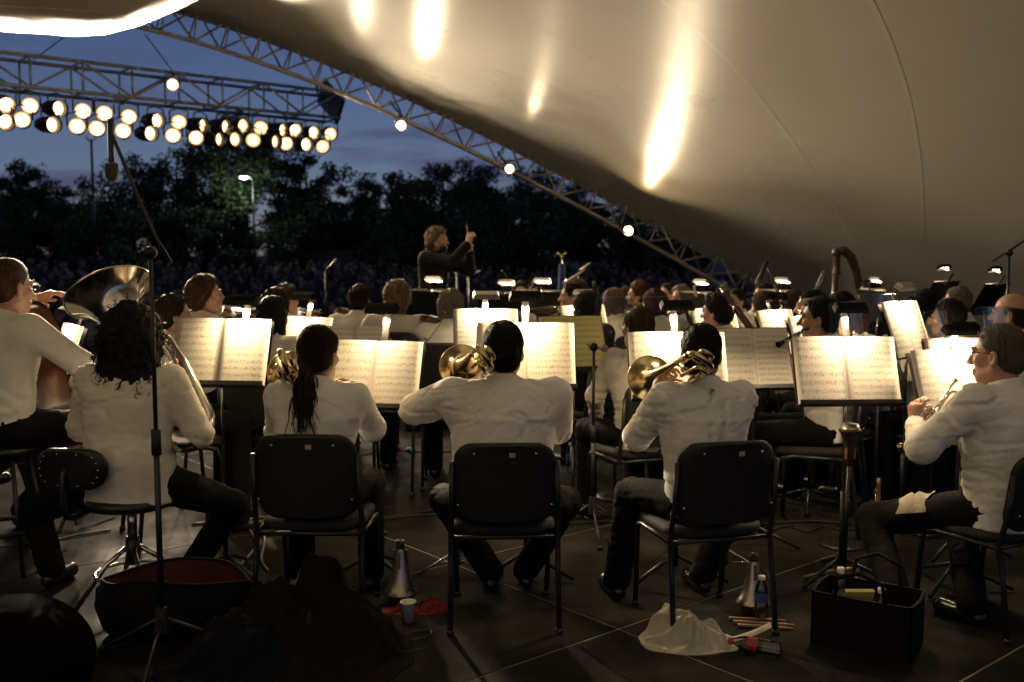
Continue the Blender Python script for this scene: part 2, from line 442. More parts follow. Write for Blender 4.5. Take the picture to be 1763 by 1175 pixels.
toprow = [(10, 180), (52, 183), (98, 187), (143, 192), (180, 196), (222, 202), (268, 208), (308, 211), (345, 216), (384, 218), (416, 217), (449, 221), (483, 224), (507, 224), (538, 229), (568, 231)]
botrow = [(7, 209), (38, 207), (87, 215), (133, 218), (167, 222), (212, 226), (256, 230), (298, 234), (337, 237), (373, 240), (402, 240), (436, 242), (470, 244), (492, 247), (525, 249), (555, 252)]
ords = ['first', 'second', 'third', 'fourth', 'fifth', 'sixth', 'seventh', 'eighth', 'ninth', 'tenth', 'eleventh', 'twelfth', 'thirteenth', 'fourteenth', 'fifteenth', 'sixteenth']
rr = random.Random(3)
KEY = 330.0
for row, nm, off in ((toprow, 'upper', -0.30), (botrow, 'lower', -0.34)):
    for i, (x, y) in enumerate(row):
        p = on_truss(x, y, off)
        aim = Vector((0.5 + rr.uniform(-2.2, 3.2), 5.5 + rr.uniform(-3, 2.5), 0.4 + rr.uniform(0, 0.6)))
        hot = i in (1, 3, 4, 5, 7, 11)
        if hot: aim = Vector((1.0, -5.0, 3.0))
        if (nm, i) in (('upper', 8), ('upper', 9), ('lower', 9), ('upper', 12), ('lower', 12)): aim = Vector((6.5, 9, 2.2))
        if i % 4 == 2: aim = Vector((5.0, 6.0, 2.2))
        par_lamp(p, aim, 'round stage lamp, %s from the left in the %s row of the straight truss' % (ords[i], nm), KEY * (5.6 if hot else 0.58), rr.choice((16.0, 12.0, 9.0)) if i < 6 else (rr.choice((9.0, 7.0, 4.0)) if i < 9 else rr.choice((5.0, 3.5, 2.5))), cone=44 if hot else 60)
sp = on_truss(297, 146, -0.35)
par_lamp(sp, Vector((0.5, 1, 1.6)), 'single stage lamp clamped high between the chords of the straight truss', 60.0, 22.0, group='stage lamps on the arch', scale=0.8)
# three lamps under the arch truss
for k, (x, y, e, pw_) in enumerate(((674, 219, 170.0, 130.0), (859, 293, 50.0, 25.0), (1061, 398, 1500.0, 420.0))):
    p = on_plane(x, y) - AX * 0.25
    lab = ['round lamp hanging highest under the curved arch against the blue sky', 'round lamp under the curved arch in front of the tree tops', 'lowest and brightest lamp under the curved arch, over the violins'][k]
    par_lamp(p, Vector((1.2, 1.0, 1.2)), lab, pw_, e, group='stage lamps on the arch', scale=0.68, cone=80, blend=0.8)
# ================================================================== people: smooth bodies grown from a distance field
def _hash(ix, iy, iz):
    h = (ix * 374761393 + iy * 668265263 + iz * 2147483647 + 12345) & 0xffffffff
    h = ((h ^ (h >> 13)) * 1274126177) & 0xffffffff
    return ((h ^ (h >> 16)) & 0xffff) / 65535.0
def vnoise(P, sc):
    p = P * sc + 1000.0; i = np.floor(p).astype(np.int64); f = p - i; f = f * f * (3 - 2 * f); out = 0
    for dx in (0, 1):
        for dy in (0, 1):
            for dz in (0, 1):
                w = (f[:, 0] if dx else 1 - f[:, 0]) * (f[:, 1] if dy else 1 - f[:, 1]) * (f[:, 2] if dz else 1 - f[:, 2])
                out = out + w * _hash(i[:, 0] + dx, i[:, 1] + dy, i[:, 2] + dz)
    return out
class SDF:
    def __init__(s, lo, hi, h):
        s.lo = np.array(lo, float); s.h = h
        s.n = np.maximum(4, np.ceil((np.array(hi) - s.lo) / h).astype(int) + 1)
        s.d = np.full(s.n, 0.3, np.float32)
    def reg(s, lo, hi):
        a = np.clip(np.floor((np.array(lo) - s.lo) / s.h).astype(int), 0, s.n); b = np.clip(np.ceil((np.array(hi) - s.lo) / s.h).astype(int) + 1, 0, s.n)
        if np.any(b <= a): return None
        sl = tuple(slice(a[i], b[i]) for i in range(3))
        ax = [s.lo[i] + s.h * np.arange(a[i], b[i]) for i in range(3)]
        g = np.stack(np.meshgrid(*ax, indexing='ij'), -1); return sl, g
    def put(s, sl, v, k, sub=False):
        o = s.d[sl]
        if sub:
            v = -v; hh = np.clip(.5 - .5 * (v - o) / k, 0, 1) if k > 0 else (v < o) * 1.0
            s.d[sl] = v * (1 - hh) + o * hh + k * hh * (1 - hh)
        else:
            hh = np.clip(.5 + .5 * (v - o) / k, 0, 1); s.d[sl] = v * (1 - hh) + o * hh - k * hh * (1 - hh)
    def cone(s, a, b, ra, rb, k=0.03, flat=None, sub=False):
        a = np.array(a, float); b = np.array(b, float); m = max(ra, rb) + k + 2 * s.h
        r = s.reg(np.minimum(a, b) - m, np.maximum(a, b) + m)
        if r is None: return
        sl, g = r; p = g - a; ba = b - a
        if flat is not None:
            ax, f = flat; ax = np.array(ax, float); ax = ax / np.linalg.norm(ax)
            p = p + ax * ((p @ ax) * (1 / f - 1))[..., None]; ba = ba + ax * ((ba @ ax) * (1 / f - 1))
        t = np.clip((p @ ba) / max(1e-9, ba @ ba), 0, 1)
        v = np.linalg.norm(p - t[..., None] * ba, axis=-1) - (ra + (rb - ra) * t)
        if flat is not None: v = v * max(flat[1], 0.5)
        s.put(sl, v, k, sub)
    def ell(s, c, r, R=None, k=0.03, sub=False):
        c = np.array(c, float); r = np.array(r, float); m = r.max() + k + 2 * s.h
        q = s.reg(c - m, c + m)
        if q is None: return
        sl, g = q; p = g - c
        if R is not None: p = p @ R
        k0 = np.linalg.norm(p / r, axis=-1); k1 = np.linalg.norm(p / (r * r), axis=-1) + 1e-6
        s.put(sl, k0 * (k0 - 1) / k1, k, sub)
    def cut(s, p0, n, k=0.006):
        """remove the half space on the side of n."""
        n = np.array(n, float); n = n / np.linalg.norm(n)
        sl, g = s.reg(s.lo, s.lo + s.n * s.h); v = (g - np.array(p0)) @ n
        o = s.d[sl]; hh = np.clip(.5 - .5 * (v - o) / k, 0, 1); s.d[sl] = v * (1 - hh) + o * hh + k * hh * (1 - hh)
    def mesh(s):
        d = s.d; n = d.shape; h = s.h
        d = np.where(np.abs(d) < 1e-6, 1e-6, d); sg = d < 0
        C = lambda o: tuple(slice(o[i], n[i] - 1 + o[i]) for i in range(3))
        corners = [(x, y, z) for x in (0, 1) for y in (0, 1) for z in (0, 1)]
        tot = sum(sg[C(c)].astype(np.int8) for c in corners)
        act = (tot > 0) & (tot < 8); ci = np.argwhere(act)
        if len(ci) == 0: return np.zeros((0, 3)), np.zeros((0, 4), int)
        acc = np.zeros((len(ci), 3)); cnt = np.zeros(len(ci))
        val = {c: d[ci[:, 0] + c[0], ci[:, 1] + c[1], ci[:, 2] + c[2]] for c in corners}
        for c in corners:
            for ax in range(3):
                if c[ax]: continue
                e = list(c); e[ax] = 1; e = tuple(e); v0, v1 = val[c], val[e]; x = (v0 < 0) != (v1 < 0)
                t = np.where(x, v0 / np.where(x, v0 - v1, 1), 0); pos = np.tile(np.array(c, float), (len(ci), 1)); pos[:, ax] += t
                acc += pos * x[:, None]; cnt += x
        V = (ci + acc / cnt[:, None]) * h + s.lo
        idx = np.full(act.shape, -1, np.int64); idx[act] = np.arange(len(ci)); F = []
        for ax in range(3):
            o1, o2 = [i for i in range(3) if i != ax]
            sl0 = [slice(1, n[i] - 1) for i in range(3)]; sl0[ax] = slice(0, n[ax] - 1); sl1 = list(sl0); sl1[ax] = slice(1, n[ax])
            a, b = sg[tuple(sl0)], sg[tuple(sl1)]; e = np.argwhere(a != b); neg = a[tuple(e.T)]
            e = e + np.array([0 if i == ax else 1 for i in range(3)])
            u = np.zeros(3, int); u[o1] = 1; w = np.zeros(3, int); w[o2] = 1
            g = lambda q: idx[q[:, 0], q[:, 1], q[:, 2]]
            Q = np.stack([g(e - u - w), g(e - w), g(e), g(e - u)], 1)
            fl = neg if ax != 1 else ~neg
            Q[~fl] = Q[~fl][:, ::-1]; F.append(Q)
        return V, np.concatenate(F)

def np_build(name, V, F, mats, parent=None, mi=None, smooth=True):
    me = bpy.data.meshes.new(name); me.from_pydata(V.tolist(), [], F.tolist() if isinstance(F, np.ndarray) else F)
    for m in (mats if isinstance(mats, (list, tuple)) else [mats]): me.materials.append(m)
    if mi is not None: me.polygons.foreach_set('material_index', np.asarray(mi, np.int32))
    if smooth: me.polygons.foreach_set('use_smooth', np.ones(len(me.polygons), bool))
    me.update(); o = bpy.data.objects.new(name, me); COL.objects.link(o)
    if parent is not None: o.parent = parent
    return o
def vert_normals(V, F):
    F = np.asarray(F); n = np.cross(V[F[:, 2]] - V[F[:, 0]], V[F[:, 3]] - V[F[:, 1]]); N = np.zeros_like(V)
    for i in range(4): np.add.at(N, F[:, i], n)
    return N / (np.linalg.norm(N, axis=1)[:, None] + 1e-9)

def skin_m(k='fair'):
    c = {'fair': (0.50, 0.30, 0.205), 'tan': (0.40, 0.225, 0.14), 'pink': (0.55, 0.31, 0.22), 'brown': (0.22, 0.115, 0.07)}[k]
    return mat('skin_' + k, c, 0.48, 0, 0.4, noise=0.12, nscale=40, bump=0.08, bscale=180)
def hair_m(k):
    c = {'black': (0.006, 0.005, 0.0045), 'dark': (0.012, 0.0075, 0.005), 'brown': (0.026, 0.014, 0.008), 'light': (0.062, 0.034, 0.016), 'blond': (0.17, 0.118, 0.065), 'grey': (0.20, 0.18, 0.15), 'salt': (0.15, 0.13, 0.105), 'white': (0.45, 0.42, 0.37), 'red': (0.06, 0.023, 0.010)}[k]
    return mat('hair_' + k, c, 0.58, 0, 0.2, noise=0.5, nscale=90, bump=0.9, bscale=150, stretch=(1, 1, 0.22))
def cloth_m(k):
    c = {'white': (0.82, 0.80, 0.74), 'cream': (0.76, 0.72, 0.62), 'offwhite': (0.66, 0.63, 0.56), 'black': (0.010, 0.009, 0.009), 'grey': (0.20, 0.19, 0.18), 'brown': (0.035, 0.022, 0.014), 'maroon': (0.10, 0.012, 0.014), 'trouser': (0.0055, 0.0045, 0.0038)}[k]
    return mat('cloth_' + k, c, 0.85, 0, 0.12, noise=0.06, nscale=12, bump=0.12, bscale=80, stretch=(1, 1, 1.6))

def ik(a, b, l1, l2, hint):
    a, b, hint = np.array(a, float), np.array(b, float), np.array(hint, float)
    d = b - a; L_ = np.linalg.norm(d); mx = (l1 + l2) * 0.995
    if L_ > mx: b = a + d / L_ * mx; d = b - a; L_ = mx
    x = (l1 * l1 - l2 * l2 + L_ * L_) / (2 * L_); y = math.sqrt(max(0.0, l1 * l1 - x * x)); u = d / L_
    hv = hint - u * (hint @ u); hv = hv / (np.linalg.norm(hv) + 1e-9)
    return a + u * x + hv * y, b
def rotm(yaw, pitch=0.0, roll=0.0):
    return np.array((Matrix.Rotation(yaw, 3, 'Z') @ Matrix.Rotation(pitch, 3, 'X') @ Matrix.Rotation(roll, 3, 'Y')))

def hand_mesh(w, d, nrm, side, curl=0.7, h=0.0055, sc=1.0, spread=0.0):
    """palm plus five fingers; w wrist, d hand direction, nrm palm normal (fingers curl towards it), side +1 right, -1 left."""
    w = np.array(w); d = np.array(d, float); d /= np.linalg.norm(d); n = np.array(nrm, float); n -= d * (n @ d); n /= np.linalg.norm(n) + 1e-9
    x = np.cross(d, n) * side     # towards the thumb
    f = SDF(w - 0.17 * sc, w + 0.17 * sc, h); P = lambda a, b, c: w + (d * a + x * b + n * c) * sc
    f.cone(P(-0.05, 0, 0), P(0.01, 0, 0), 0.026 * sc, 0.023 * sc, 0.02)
    f.cone(P(0.015, 0.012, 0), P(0.075, 0.02, 0), 0.021 * sc, 0.017 * sc, 0.012); f.cone(P(0.015, -0.012, 0), P(0.072, -0.022, 0), 0.02 * sc, 0.016 * sc, 0.014)
    f.cone(P(0.02, 0, 0), P(0.078, 0, 0), 0.021 * sc, 0.017 * sc, 0.014)
    for i, (off, ln) in enumerate(((0.030, 0.078), (0.010, 0.088), (-0.010, 0.080), (-0.029, 0.062))):
        base = P(0.078 - 0.004 * abs(i - 1), off, 0.0); a = 0.25 + 0.1 * i
        dirv = d.copy(); p = base
        for j, seg in enumerate((0.44, 0.32, 0.24)):
            a2 = curl * (0.55 + 0.5 * j) + 0.05 * i
            dv = d * math.cos(a2) + n * math.sin(a2) + x * (spread * (1.5 - i) * 0.1); q = p + dv / np.linalg.norm(dv) * ln * seg * sc
            f.cone(p, q, (0.0092 - 0.0007 * j) * sc, (0.0086 - 0.0007 * j) * sc, 0.004); p = q
    t0 = P(0.018, 0.02, 0.006); t1 = P(0.05, 0.045, 0.016 + 0.012 * curl); t2 = P(0.078, 0.045, 0.026 + 0.02 * curl)
    f.cone(t0, t1, 0.0125 * sc, 0.0105 * sc, 0.01); f.cone(t1, t2, 0.0105 * sc, 0.0085 * sc, 0.004)
    return f.mesh()

class Rig: pass
def make_rig(seat=0.45, sc=1.0, bulk=1.0, lean=0.06, wr=((-0.16, 0.34, 0.95), (0.16, 0.34, 0.95)), el=((-1, -0.3, -0.6), (1, -0.3, -0.6)), knees=None, feet=None, stand=False, head=(0, 0, 0), shw=0.185, twist=0.0, hs=1.1):
    r = Rig(); r.sc = sc; r.bulk = bulk; r.stand = stand
    pz = seat + 0.085 if not stand else 0.93 * sc
    r.P = np.array((0, 0, pz)); r.C = r.P + np.array((0, lean * 0.30, 0.30 * sc)); r.N = r.P + np.array((0, lean * 0.55, 0.505 * sc))
    r.hs = hs; r.HR = rotm(*head); r.H = r.N + np.array((0, 0.03 * sc, 0.014 * sc)) + r.HR @ np.array((0, 0.005, 0.125 * sc * hs))
    r.top = r.H + r.HR @ np.array((0, -0.01, 0.118 * sc * hs))
    tw = rotm(twist)
    r.S = [r.N + tw @ np.array((s * shw * sc * (bulk ** 0.35), 0.0, -0.038 * sc)) for s in (-1, 1)]
    r.E = []; r.Wr = []
    for i in range(2):
        e, w = ik(r.S[i], wr[i], 0.285 * sc, 0.255 * sc, el[i]); r.E.append(e); r.Wr.append(w)
    r.Hip = [r.P + np.array((s * 0.095 * sc * bulk ** 0.3, 0.0, -0.01)) for s in (-1, 1)]
    if stand:
        r.K = [np.array((s * 0.11, 0.02, 0.5 * sc)) for s in (-1, 1)]; r.A = [np.array((s * 0.13, -0.01, 0.09)) for s in (-1, 1)]
    else:
        r.K = [np.array(k) for k in (knees or ((-0.17, 0.42 * sc, seat + 0.055), (0.17, 0.42 * sc, seat + 0.055)))]
        r.A = [np.array(k) for k in (feet or ((-0.17, 0.40 * sc, 0.09), (0.17, 0.40 * sc, 0.09)))]
    return r
def bounds(pts, m):
    p = np.array(pts); return p.min(0) - m, p.max(0) + m
Yf = (0, 1, 0)
def torso(f, r, o, waist=1.0, skirt=0.0):
    b = r.bulk; s = r.sc
    sh = 0.5 * (r.S[0] + r.S[1]); wsh = np.linalg.norm(r.S[1] - r.S[0]) / 2
    ax = (r.S[1] - r.S[0]) / (2 * wsh)
    rr_ = 0.150 * s * b + o
    f.cone(r.P + [0, -0.015, max(-0.02, rr_ - 0.125 - o)], r.P + [0, 0.0, 0.15 * s], 0.150 * s * b + o, 0.142 * s * b * waist + o, 0.05, (Yf, 0.76 if b < 1.2 else 0.86))
    f.cone(r.P + [0, 0.0, 0.12 * s], r.C + [0, 0, 0.04], 0.140 * s * b * waist + o, 0.155 * s * (b ** 0.8) + o, 0.05, (Yf, 0.70 if b < 1.2 else 0.80))
    f.cone(r.C - ax * 0.05, r.C + ax * 0.05 + [0, 0, 0.05], 0.125 * s * b ** 0.7 + o, 0.125 * s * b ** 0.7 + o, 0.06, (Yf, 0.85))
    f.cone(r.S[0] + ax * 0.035 + [0, 0, -0.03], r.S[1] - ax * 0.035 + [0, 0, -0.03], 0.078 * s * b ** 0.4 + o, 0.078 * s * b ** 0.4 + o, 0.05)
    f.cone(r.N + [0, -0.02, -0.05], r.N + [0, 0.0, 0.02], 0.085 * s + o, 0.058 * s + o * 0.6, 0.06)
def arm(f, r, i, o, upto=1.0, k=0.035):
    b = r.bulk ** 0.6; s = r.sc; S, E, Wp = r.S[i], r.E[i], r.Wr[i]
    if upto <= 0.6:
        q = S + (E - S) * (upto / 0.6); f.cone(S, q, 0.058 * s * b + o, (0.050 * b) * s + o * 1.25, k)
    else:
        f.cone(S, E, 0.058 * s * b + o, 0.045 * s * b + o, k); t = (upto - 0.6) / 0.4
        f.cone(E, E + (Wp - E) * t, 0.045 * s * b + o, lerp(0.045 * b, 0.029, t) * s + o * 1.1, k)
def head_sdf(r, h, face=True):
    s = r.sc * 0.95 * r.hs; R = r.HR; c = r.H
    f = SDF(c - 0.19 * s, c + 0.17 * s, h); P = lambda x, y, z: c + R @ (np.array((x, y, z)) * s)
    f.ell(P(0, -0.014, 0.042), (0.074 * s, 0.094 * s, 0.083 * s), R, 0.02)
    f.ell(P(0, 0.035, -0.03), (0.058 * s, 0.058 * s, 0.085 * s), R, 0.035)
    f.cone(P(0, 0.06, -0.098), P(0, 0.062, -0.094), 0.026 * s, 0.026 * s, 0.025)
    for q in (-1, 1):
        f.cone(P(q * 0.055, -0.005, -0.055), P(q * 0.022, 0.055, -0.1), 0.02 * s, 0.02 * s, 0.03)
        f.ell(P(q * 0.04, 0.062, -0.022), (0.024 * s, 0.022 * s, 0.022 * s), R, 0.02)
        f.ell(P(q * 0.077, -0.010, -0.010), (0.010 * s, 0.021 * s, 0.033 * s), R @ rotm(q * 0.45), 0.006)
        f.ell(P(q * 0.083, -0.003, -0.008), (0.006 * s, 0.011 * s, 0.018 * s), R, 0.004, sub=True)
        f.ell(P(q * 0.032, 0.098, 0.008), (0.019 * s, 0.014 * s, 0.012 * s), R, 0.010, sub=True)
        f.ell(P(q * 0.032, 0.083, 0.008), (0.012 * s, 0.010 * s, 0.010 * s), R, 0.006)
        f.cone(P(q * 0.018, 0.092, 0.026), P(q * 0.05, 0.08, 0.026), 0.009 * s, 0.007 * s, 0.012)
    f.cone(P(0, 0.09, 0.012), P(0, 0.115, -0.032), 0.009 * s, 0.013 * s, 0.012)
    for q in (-1, 1): f.ell(P(q * 0.013, 0.102, -0.036), (0.009 * s, 0.01 * s, 0.008 * s), R, 0.006)
    f.cone(P(-0.02, 0.09, -0.066), P(0.02, 0.09, -0.066), 0.0075 * s, 0.0075 * s, 0.006)
    f.cone(P(-0.02, 0.09, -0.079), P(0.02, 0.09, -0.079), 0.008 * s, 0.008 * s, 0.006)
    f.cone(P(-0.022, 0.1, -0.0725), P(0.022, 0.1, -0.0725), 0.003 * s, 0.003 * s, 0.003, sub=True)
    f.cone(r.N + [0, -0.015, -0.05], P(0, -0.02, -0.05), 0.056 * r.sc * r.bulk ** 0.3, 0.052 * s * r.bulk ** 0.3, 0.03)
    return f
def hair_sdf(r, style, h):
    s = r.sc * 0.95 * r.hs; R = r.HR; c = r.H
    lo = c - 0.24 * s; hi = c + 0.22 * s
    if style in ('long', 'bob', 'pony', 'curly'): lo = c - np.array((0.22, 0.22, 0.42)) * s
    f = SDF(lo, hi, h); P = lambda x, y, z: c + R @ (np.array((x, y, z)) * s)
    th = {'short': 0.011, 'buzz': 0.006, 'thick': 0.022, 'long': 0.02, 'bob': 0.026, 'pony': 0.012, 'bun': 0.016, 'curly': 0.055, 'fringe': 0.008, 'wavy': 0.03}[style]
    f.ell(P(0, -0.016, 0.044), ((0.074 + th) * s, (0.094 + th) * s, (0.083 + th) * s), R, 0.02)
    if style in ('short', 'thick', 'wavy', 'buzz', 'fringe', 'bun', 'pony'):
        f.ell(P(0, -0.045, -0.02), ((0.064 + th * 0.7) * s, (0.056 + th) * s, (0.07) * s), R, 0.03)
    if style == 'wavy': f.ell(P(0, -0.06, -0.04), (0.085 * s, 0.07 * s, 0.09 * s), R, 0.03)
    if style == 'bob':
        f.ell(P(0, -0.035, -0.02), (0.098 * s, 0.088 * s, 0.105 * s), R, 0.03)
    if style == 'long':
        for q in (-1, 1): f.cone(P(q * 0.075, -0.01, 0.02), P(q * 0.075, -0.03, -0.18), 0.025 * s, 0.025 * s, 0.03)
        f.cone(P(0, -0.07, 0.0), P(0, -0.09, -0.24), 0.07 * s, 0.06 * s, 0.03, (tuple(R @ np.array(Yf)), 0.6))
    if style == 'bun':
        f.ell(P(0, -0.10, 0.055), (0.045 * s, 0.04 * s, 0.045 * s), R, 0.012)
    if style == 'curly':
        f.ell(P(0, -0.03, -0.05), (0.15 * s, 0.125 * s, 0.15 * s), R, 0.05); f.ell(P(0.02, -0.07, -0.18), (0.150 * s, 0.10 * s, 0.14 * s), R, 0.05)
    # face and ears stay free
    lowcut = style in ('curly', 'long', 'bob')
    line = {'fringe': (0, -0.02, 0.05)}.get(style, (0, 0.066, 0.086))
    nrm_ = {'fringe': (0, 0.35, 0.94)}.get(style, (0, 0.84, -0.54))
    if style == 'fringe':
        f.cut(P(0, 0, 0.045), R @ np.array((0, -0.12, 1.0)), 0.01); f.cut(P(0, 0.02, 0), R @ np.array((0, 1, -0.1)), 0.01)
    elif lowcut: f.cut(P(0, 0.055, 0.07), R @ np.array((0, 0.96, -0.28)), 0.012)
    else: f.cut(P(*line), R @ np.array(nrm_), 0.012)
    if style in ('short', 'buzz', 'thick', 'fringe', 'bun', 'pony'):
        f.cut(P(0, -0.06, -0.075), R @ np.array((0, 0.35, -0.94)), 0.02)
        for q in (-1, 1): f.ell(P(q * 0.088, 0.002, -0.024), (0.02 * s, 0.026 * s, 0.036 * s), R, 0.008, sub=True)
    return f
def wrinkle(V, F, amp, z0, seed=0.0, waist=None, pulls=()):
    N = vert_normals(V, F); Q = V + seed
    a = vnoise(Q * np.array((1.0, 1.0, 1.6)), 6.0) - .5
    n1 = vnoise(Q * np.array((0.8, 0.8, 2.6)) + 0.6 * V[:, [2, 0, 1]], 7.5) - .5; n2 = vnoise(Q * np.array((1.2, 1.2, 2.0)) - 0.8 * V[:, [2, 2, 0]], 11.0) - .5
    mask = np.clip(1.6 * vnoise(Q + 5, 3.0) - 0.3, 0.15, 1)
    dsp = amp * (0.5 * a - 1.0 * mask * np.exp(-(n1 / 0.045) ** 2) + 0.35 * mask * np.exp(-((n1 - 0.08) / 0.05) ** 2) - 0.6 * mask * np.exp(-(n2 / 0.04) ** 2))
    if waist is not None:
        wz = np.exp(-((V[:, 2] - waist) / 0.12) ** 2); n3 = vnoise(V * np.array((2.2, 2.2, 13.0)) + seed * 3 + 1.5 * V[:, [2, 2, 0]], 2.0) - .5
        dsp = dsp + amp * 1.1 * wz * (0.3 - np.exp(-(n3 / 0.06) ** 2))
    for (p, rad) in pulls:
        dd = np.linalg.norm(V - p, axis=1); dsp = dsp + amp * 0.45 * np.exp(-(dd / rad) ** 2) * np.sin(dd * 90 + 9 * vnoise(Q, 8.0))
    return V + N * dsp[:, None]

def person(label, pos, yaw, rig, skin='fair', hair=('short', 'dark'), shirt='white', sleeve=1.0, trousers='trouser', res=0.018, face=True, hands=((0.6, None), (0.6, None)), group='musicians in the orchestra', hem=0.0, collar=True, beard=None, glasses=False, untuck=0.06, hres=None, waist=1.0, rolled=False, wr_amp=None, stand=False, dress=False, pleat=False):
    r = rig; root = thing('person', label, 'person', pos, yaw, group); fine = res < 0.014
    hres = hres or (0.0065 if fine else 0.010)
    # --- body: one mesh of torso, limbs, head and hands
    bp = [r.P, r.N, *r.S, *r.E, *r.Wr, *r.Hip, *r.K, *r.A]; lo, hi = bounds(bp, 0.24); lo[2] = max(lo[2], -0.02)
    f = SDF(lo, hi, max(res * 1.25, 0.017)); torso(f, r, -0.016, waist)
    for i in range(2):
        arm(f, r, i, -0.004, 1.0, 0.025)
        f.cone(r.Hip[i], r.K[i], 0.082 * r.sc * r.bulk ** .5, 0.055 * r.sc, 0.03); f.cone(r.K[i], r.A[i], 0.053 * r.sc, 0.036 * r.sc, 0.02); f.cone(r.A[i], r.A[i] + [0, 0.11, -0.055], 0.030, 0.016, 0.02)
    VS, FS = [f.mesh()[0]], []
    V0, F0_ = f.mesh(); VS = [V0]; FS = [F0_]; off = len(V0)
    hv, hf = head_sdf(r, hres).mesh(); VS.append(hv); FS.append(hf + off); off += len(hv)
    for i in range(2):
        fd = r.Wr[i] - r.E[i]; cu, nn = hands[i][0], hands[i][1]
        dd = fd if len(hands[i]) < 3 else np.array(hands[i][2], float)
        if nn is None: nn = (0, 0, -1) if abs(fd[2]) < 0.8 * np.linalg.norm(fd) else (0, 1, 0)
        a, b = hand_mesh(r.Wr[i], dd, nn, 1 if i else -1, cu, 0.0055 if fine else 0.008, r.sc); VS.append(a); FS.append(b + off); off += len(a)
    V = np.concatenate(VS); F = np.concatenate(FS); mi = np.zeros(len(F), int)
    mats = [skin_m(skin)]
    np_build('body', V, F, mats, root, mi)
    # eyes and brows only matter where a face can be seen
    if face:
        s = r.sc * 0.95 * r.hs
        for q in (-1, 1):
            e = MB(); p = r.H + r.HR @ (np.array((q * 0.032, 0.0855, 0.008)) * s); e.sphere(p, 0.0098 * s, 8, 6)
            own_local(e.build('eye', mat('eye_dark', (0.03, 0.02, 0.015), 0.2)), root)
        if hair is not None:
            for q in (-1, 1):
                e = MB(); e.tube([r.H + r.HR @ (np.array(t) * s) for t in ((q * 0.012, 0.1, 0.03), (q * 0.03, 0.099, 0.036), (q * 0.052, 0.085, 0.03))], [0.0035, 0.0045, 0.002], 6)
                own_local(e.build('eyebrow', hair_m(hair[1])), root)
    if hair is not None:
        g = hair_sdf(r, hair[0], hres); hv, hf = g.mesh(); N = vert_normals(hv, hf)
        loc = (hv - r.H) @ r.HR; am = {'buzz': 0.003, 'curly': 0.03, 'wavy': 0.014, 'bob': 0.006}.get(hair[0], 0.006)
        if hair[0] in ('curly', 'wavy'): ns = vnoise(hv + 3, 34.0) * 0.7 + vnoise(hv, 70.0) * 0.5 - 0.6
        else:
            an = np.arctan2(loc[:, 0], loc[:, 1] + 1e-6); ns = 0.6 * (vnoise(np.stack([an * 5, loc[:, 2] * 7, loc[:, 1] * 8], 1), 3.2) - .5) + 0.5 * (vnoise(hv, 60) - .5)
        hv = hv + N * (am * ns)[:, None]
        np_build('hair', hv, hf, hair_m(hair[1]), root)
    if beard:
        s = r.sc * 0.95 * r.hs; g = SDF(r.H - 0.17, r.H + 0.12, hres); P = lambda x, y, z: r.H + r.HR @ (np.array((x, y, z)) * s)
        g.ell(P(0, 0.045, -0.075), (0.060 * s, 0.062 * s, 0.058 * s), r.HR, 0.02); g.ell(P(0, 0.0, -0.035), (0.07 * s, 0.07 * s, 0.03 * s), r.HR, 0.02, sub=True)
        g.cut(P(0, 0.02, 0), r.HR @ np.array((0, -1, 0.2)), 0.01); g.cut(P(0, 0, -0.045), r.HR @ np.array((0, 0.1, 1)), 0.01)
        hv, hf = g.mesh()
        if len(hv): np_build('beard', hv, hf, hair_m(beard), root)
    if glasses:
        e = MB(); s = r.sc * 0.95 * r.hs; P = lambda x, y, z: r.H + r.HR @ (np.array((x, y, z)) * s)
        for q in (-1, 1):
            e.tube([P(q * 0.034 + 0.024 * math.cos(t), 0.108, 0.006 + 0.018 * math.sin(t)) for t in np.linspace(0, 2 * math.pi, 15)[:-1]], 0.0016, 5, closed=True)
            e.tube([P(q * 0.058, 0.106, 0.012), P(q * 0.078, 0.06, 0.014), P(q * 0.083, 0.0, 0.012), P(q * 0.08, -0.02, 0.0)], 0.0016, 5)
        e.tube([P(-0.01, 0.11, 0.008), P(0, 0.113, 0.011), P(0.01, 0.11, 0.008)], 0.0014, 5)
        own_local(e.build('glasses', mat('spectacle_frame', (0.1, 0.09, 0.08), 0.25, 0.8)), root)
    # --- shirt
    pts = [r.P, r.N, *r.S, *r.E, *r.Wr]; lo, hi = bounds(pts, 0.26 * max(1, r.bulk)); lo[2] = r.P[2] - 0.16; hi[2] = max(r.N[2] + 0.12, r.E[0][2] + 0.1, r.E[1][2] + 0.1, r.Wr[0][2] + 0.06, r.Wr[1][2] + 0.06)
    f = SDF(lo, hi, res); torso(f, r, 0.014, waist)
    f.cut(r.N + [0, 0, 0.022 + (0 if not collar else 0.01)], (0, 0.35, 1), 0.008)
    for i in range(2): arm(f, r, i, 0.014, sleeve, 0.03)
    if untuck: f.cone(r.P + [0, -0.015, -untuck], r.P + [0, 0, 0.08], 0.158 * r.sc * r.bulk + 0.014, 0.15 * r.sc * r.bulk + 0.012, 0.04, (Yf, 0.80))
    hz = r.P[2] - untuck
    f.cut((0, 0, hz), (0, 0, -1), 0.006)
    for i in range(2):      # cuffs end cleanly
        fd = r.Wr[i] - r.E[i]
    V, F = f.mesh()
    amp = wr_amp if wr_amp is not None else (0.0095 if fine else 0.006)
    V = wrinkle(V, F, amp, hz, seed=float(abs(hash(label)) % 97) if False else (pos[0] * 3.1 + pos[1] * 1.7), waist=r.P[2] + 0.14, pulls=[(r.E[0], 0.09), (r.E[1], 0.09), (r.S[0] + [0.05, 0, -0.08], 0.1), (r.S[1] + [-0.05, 0, -0.08], 0.1)])
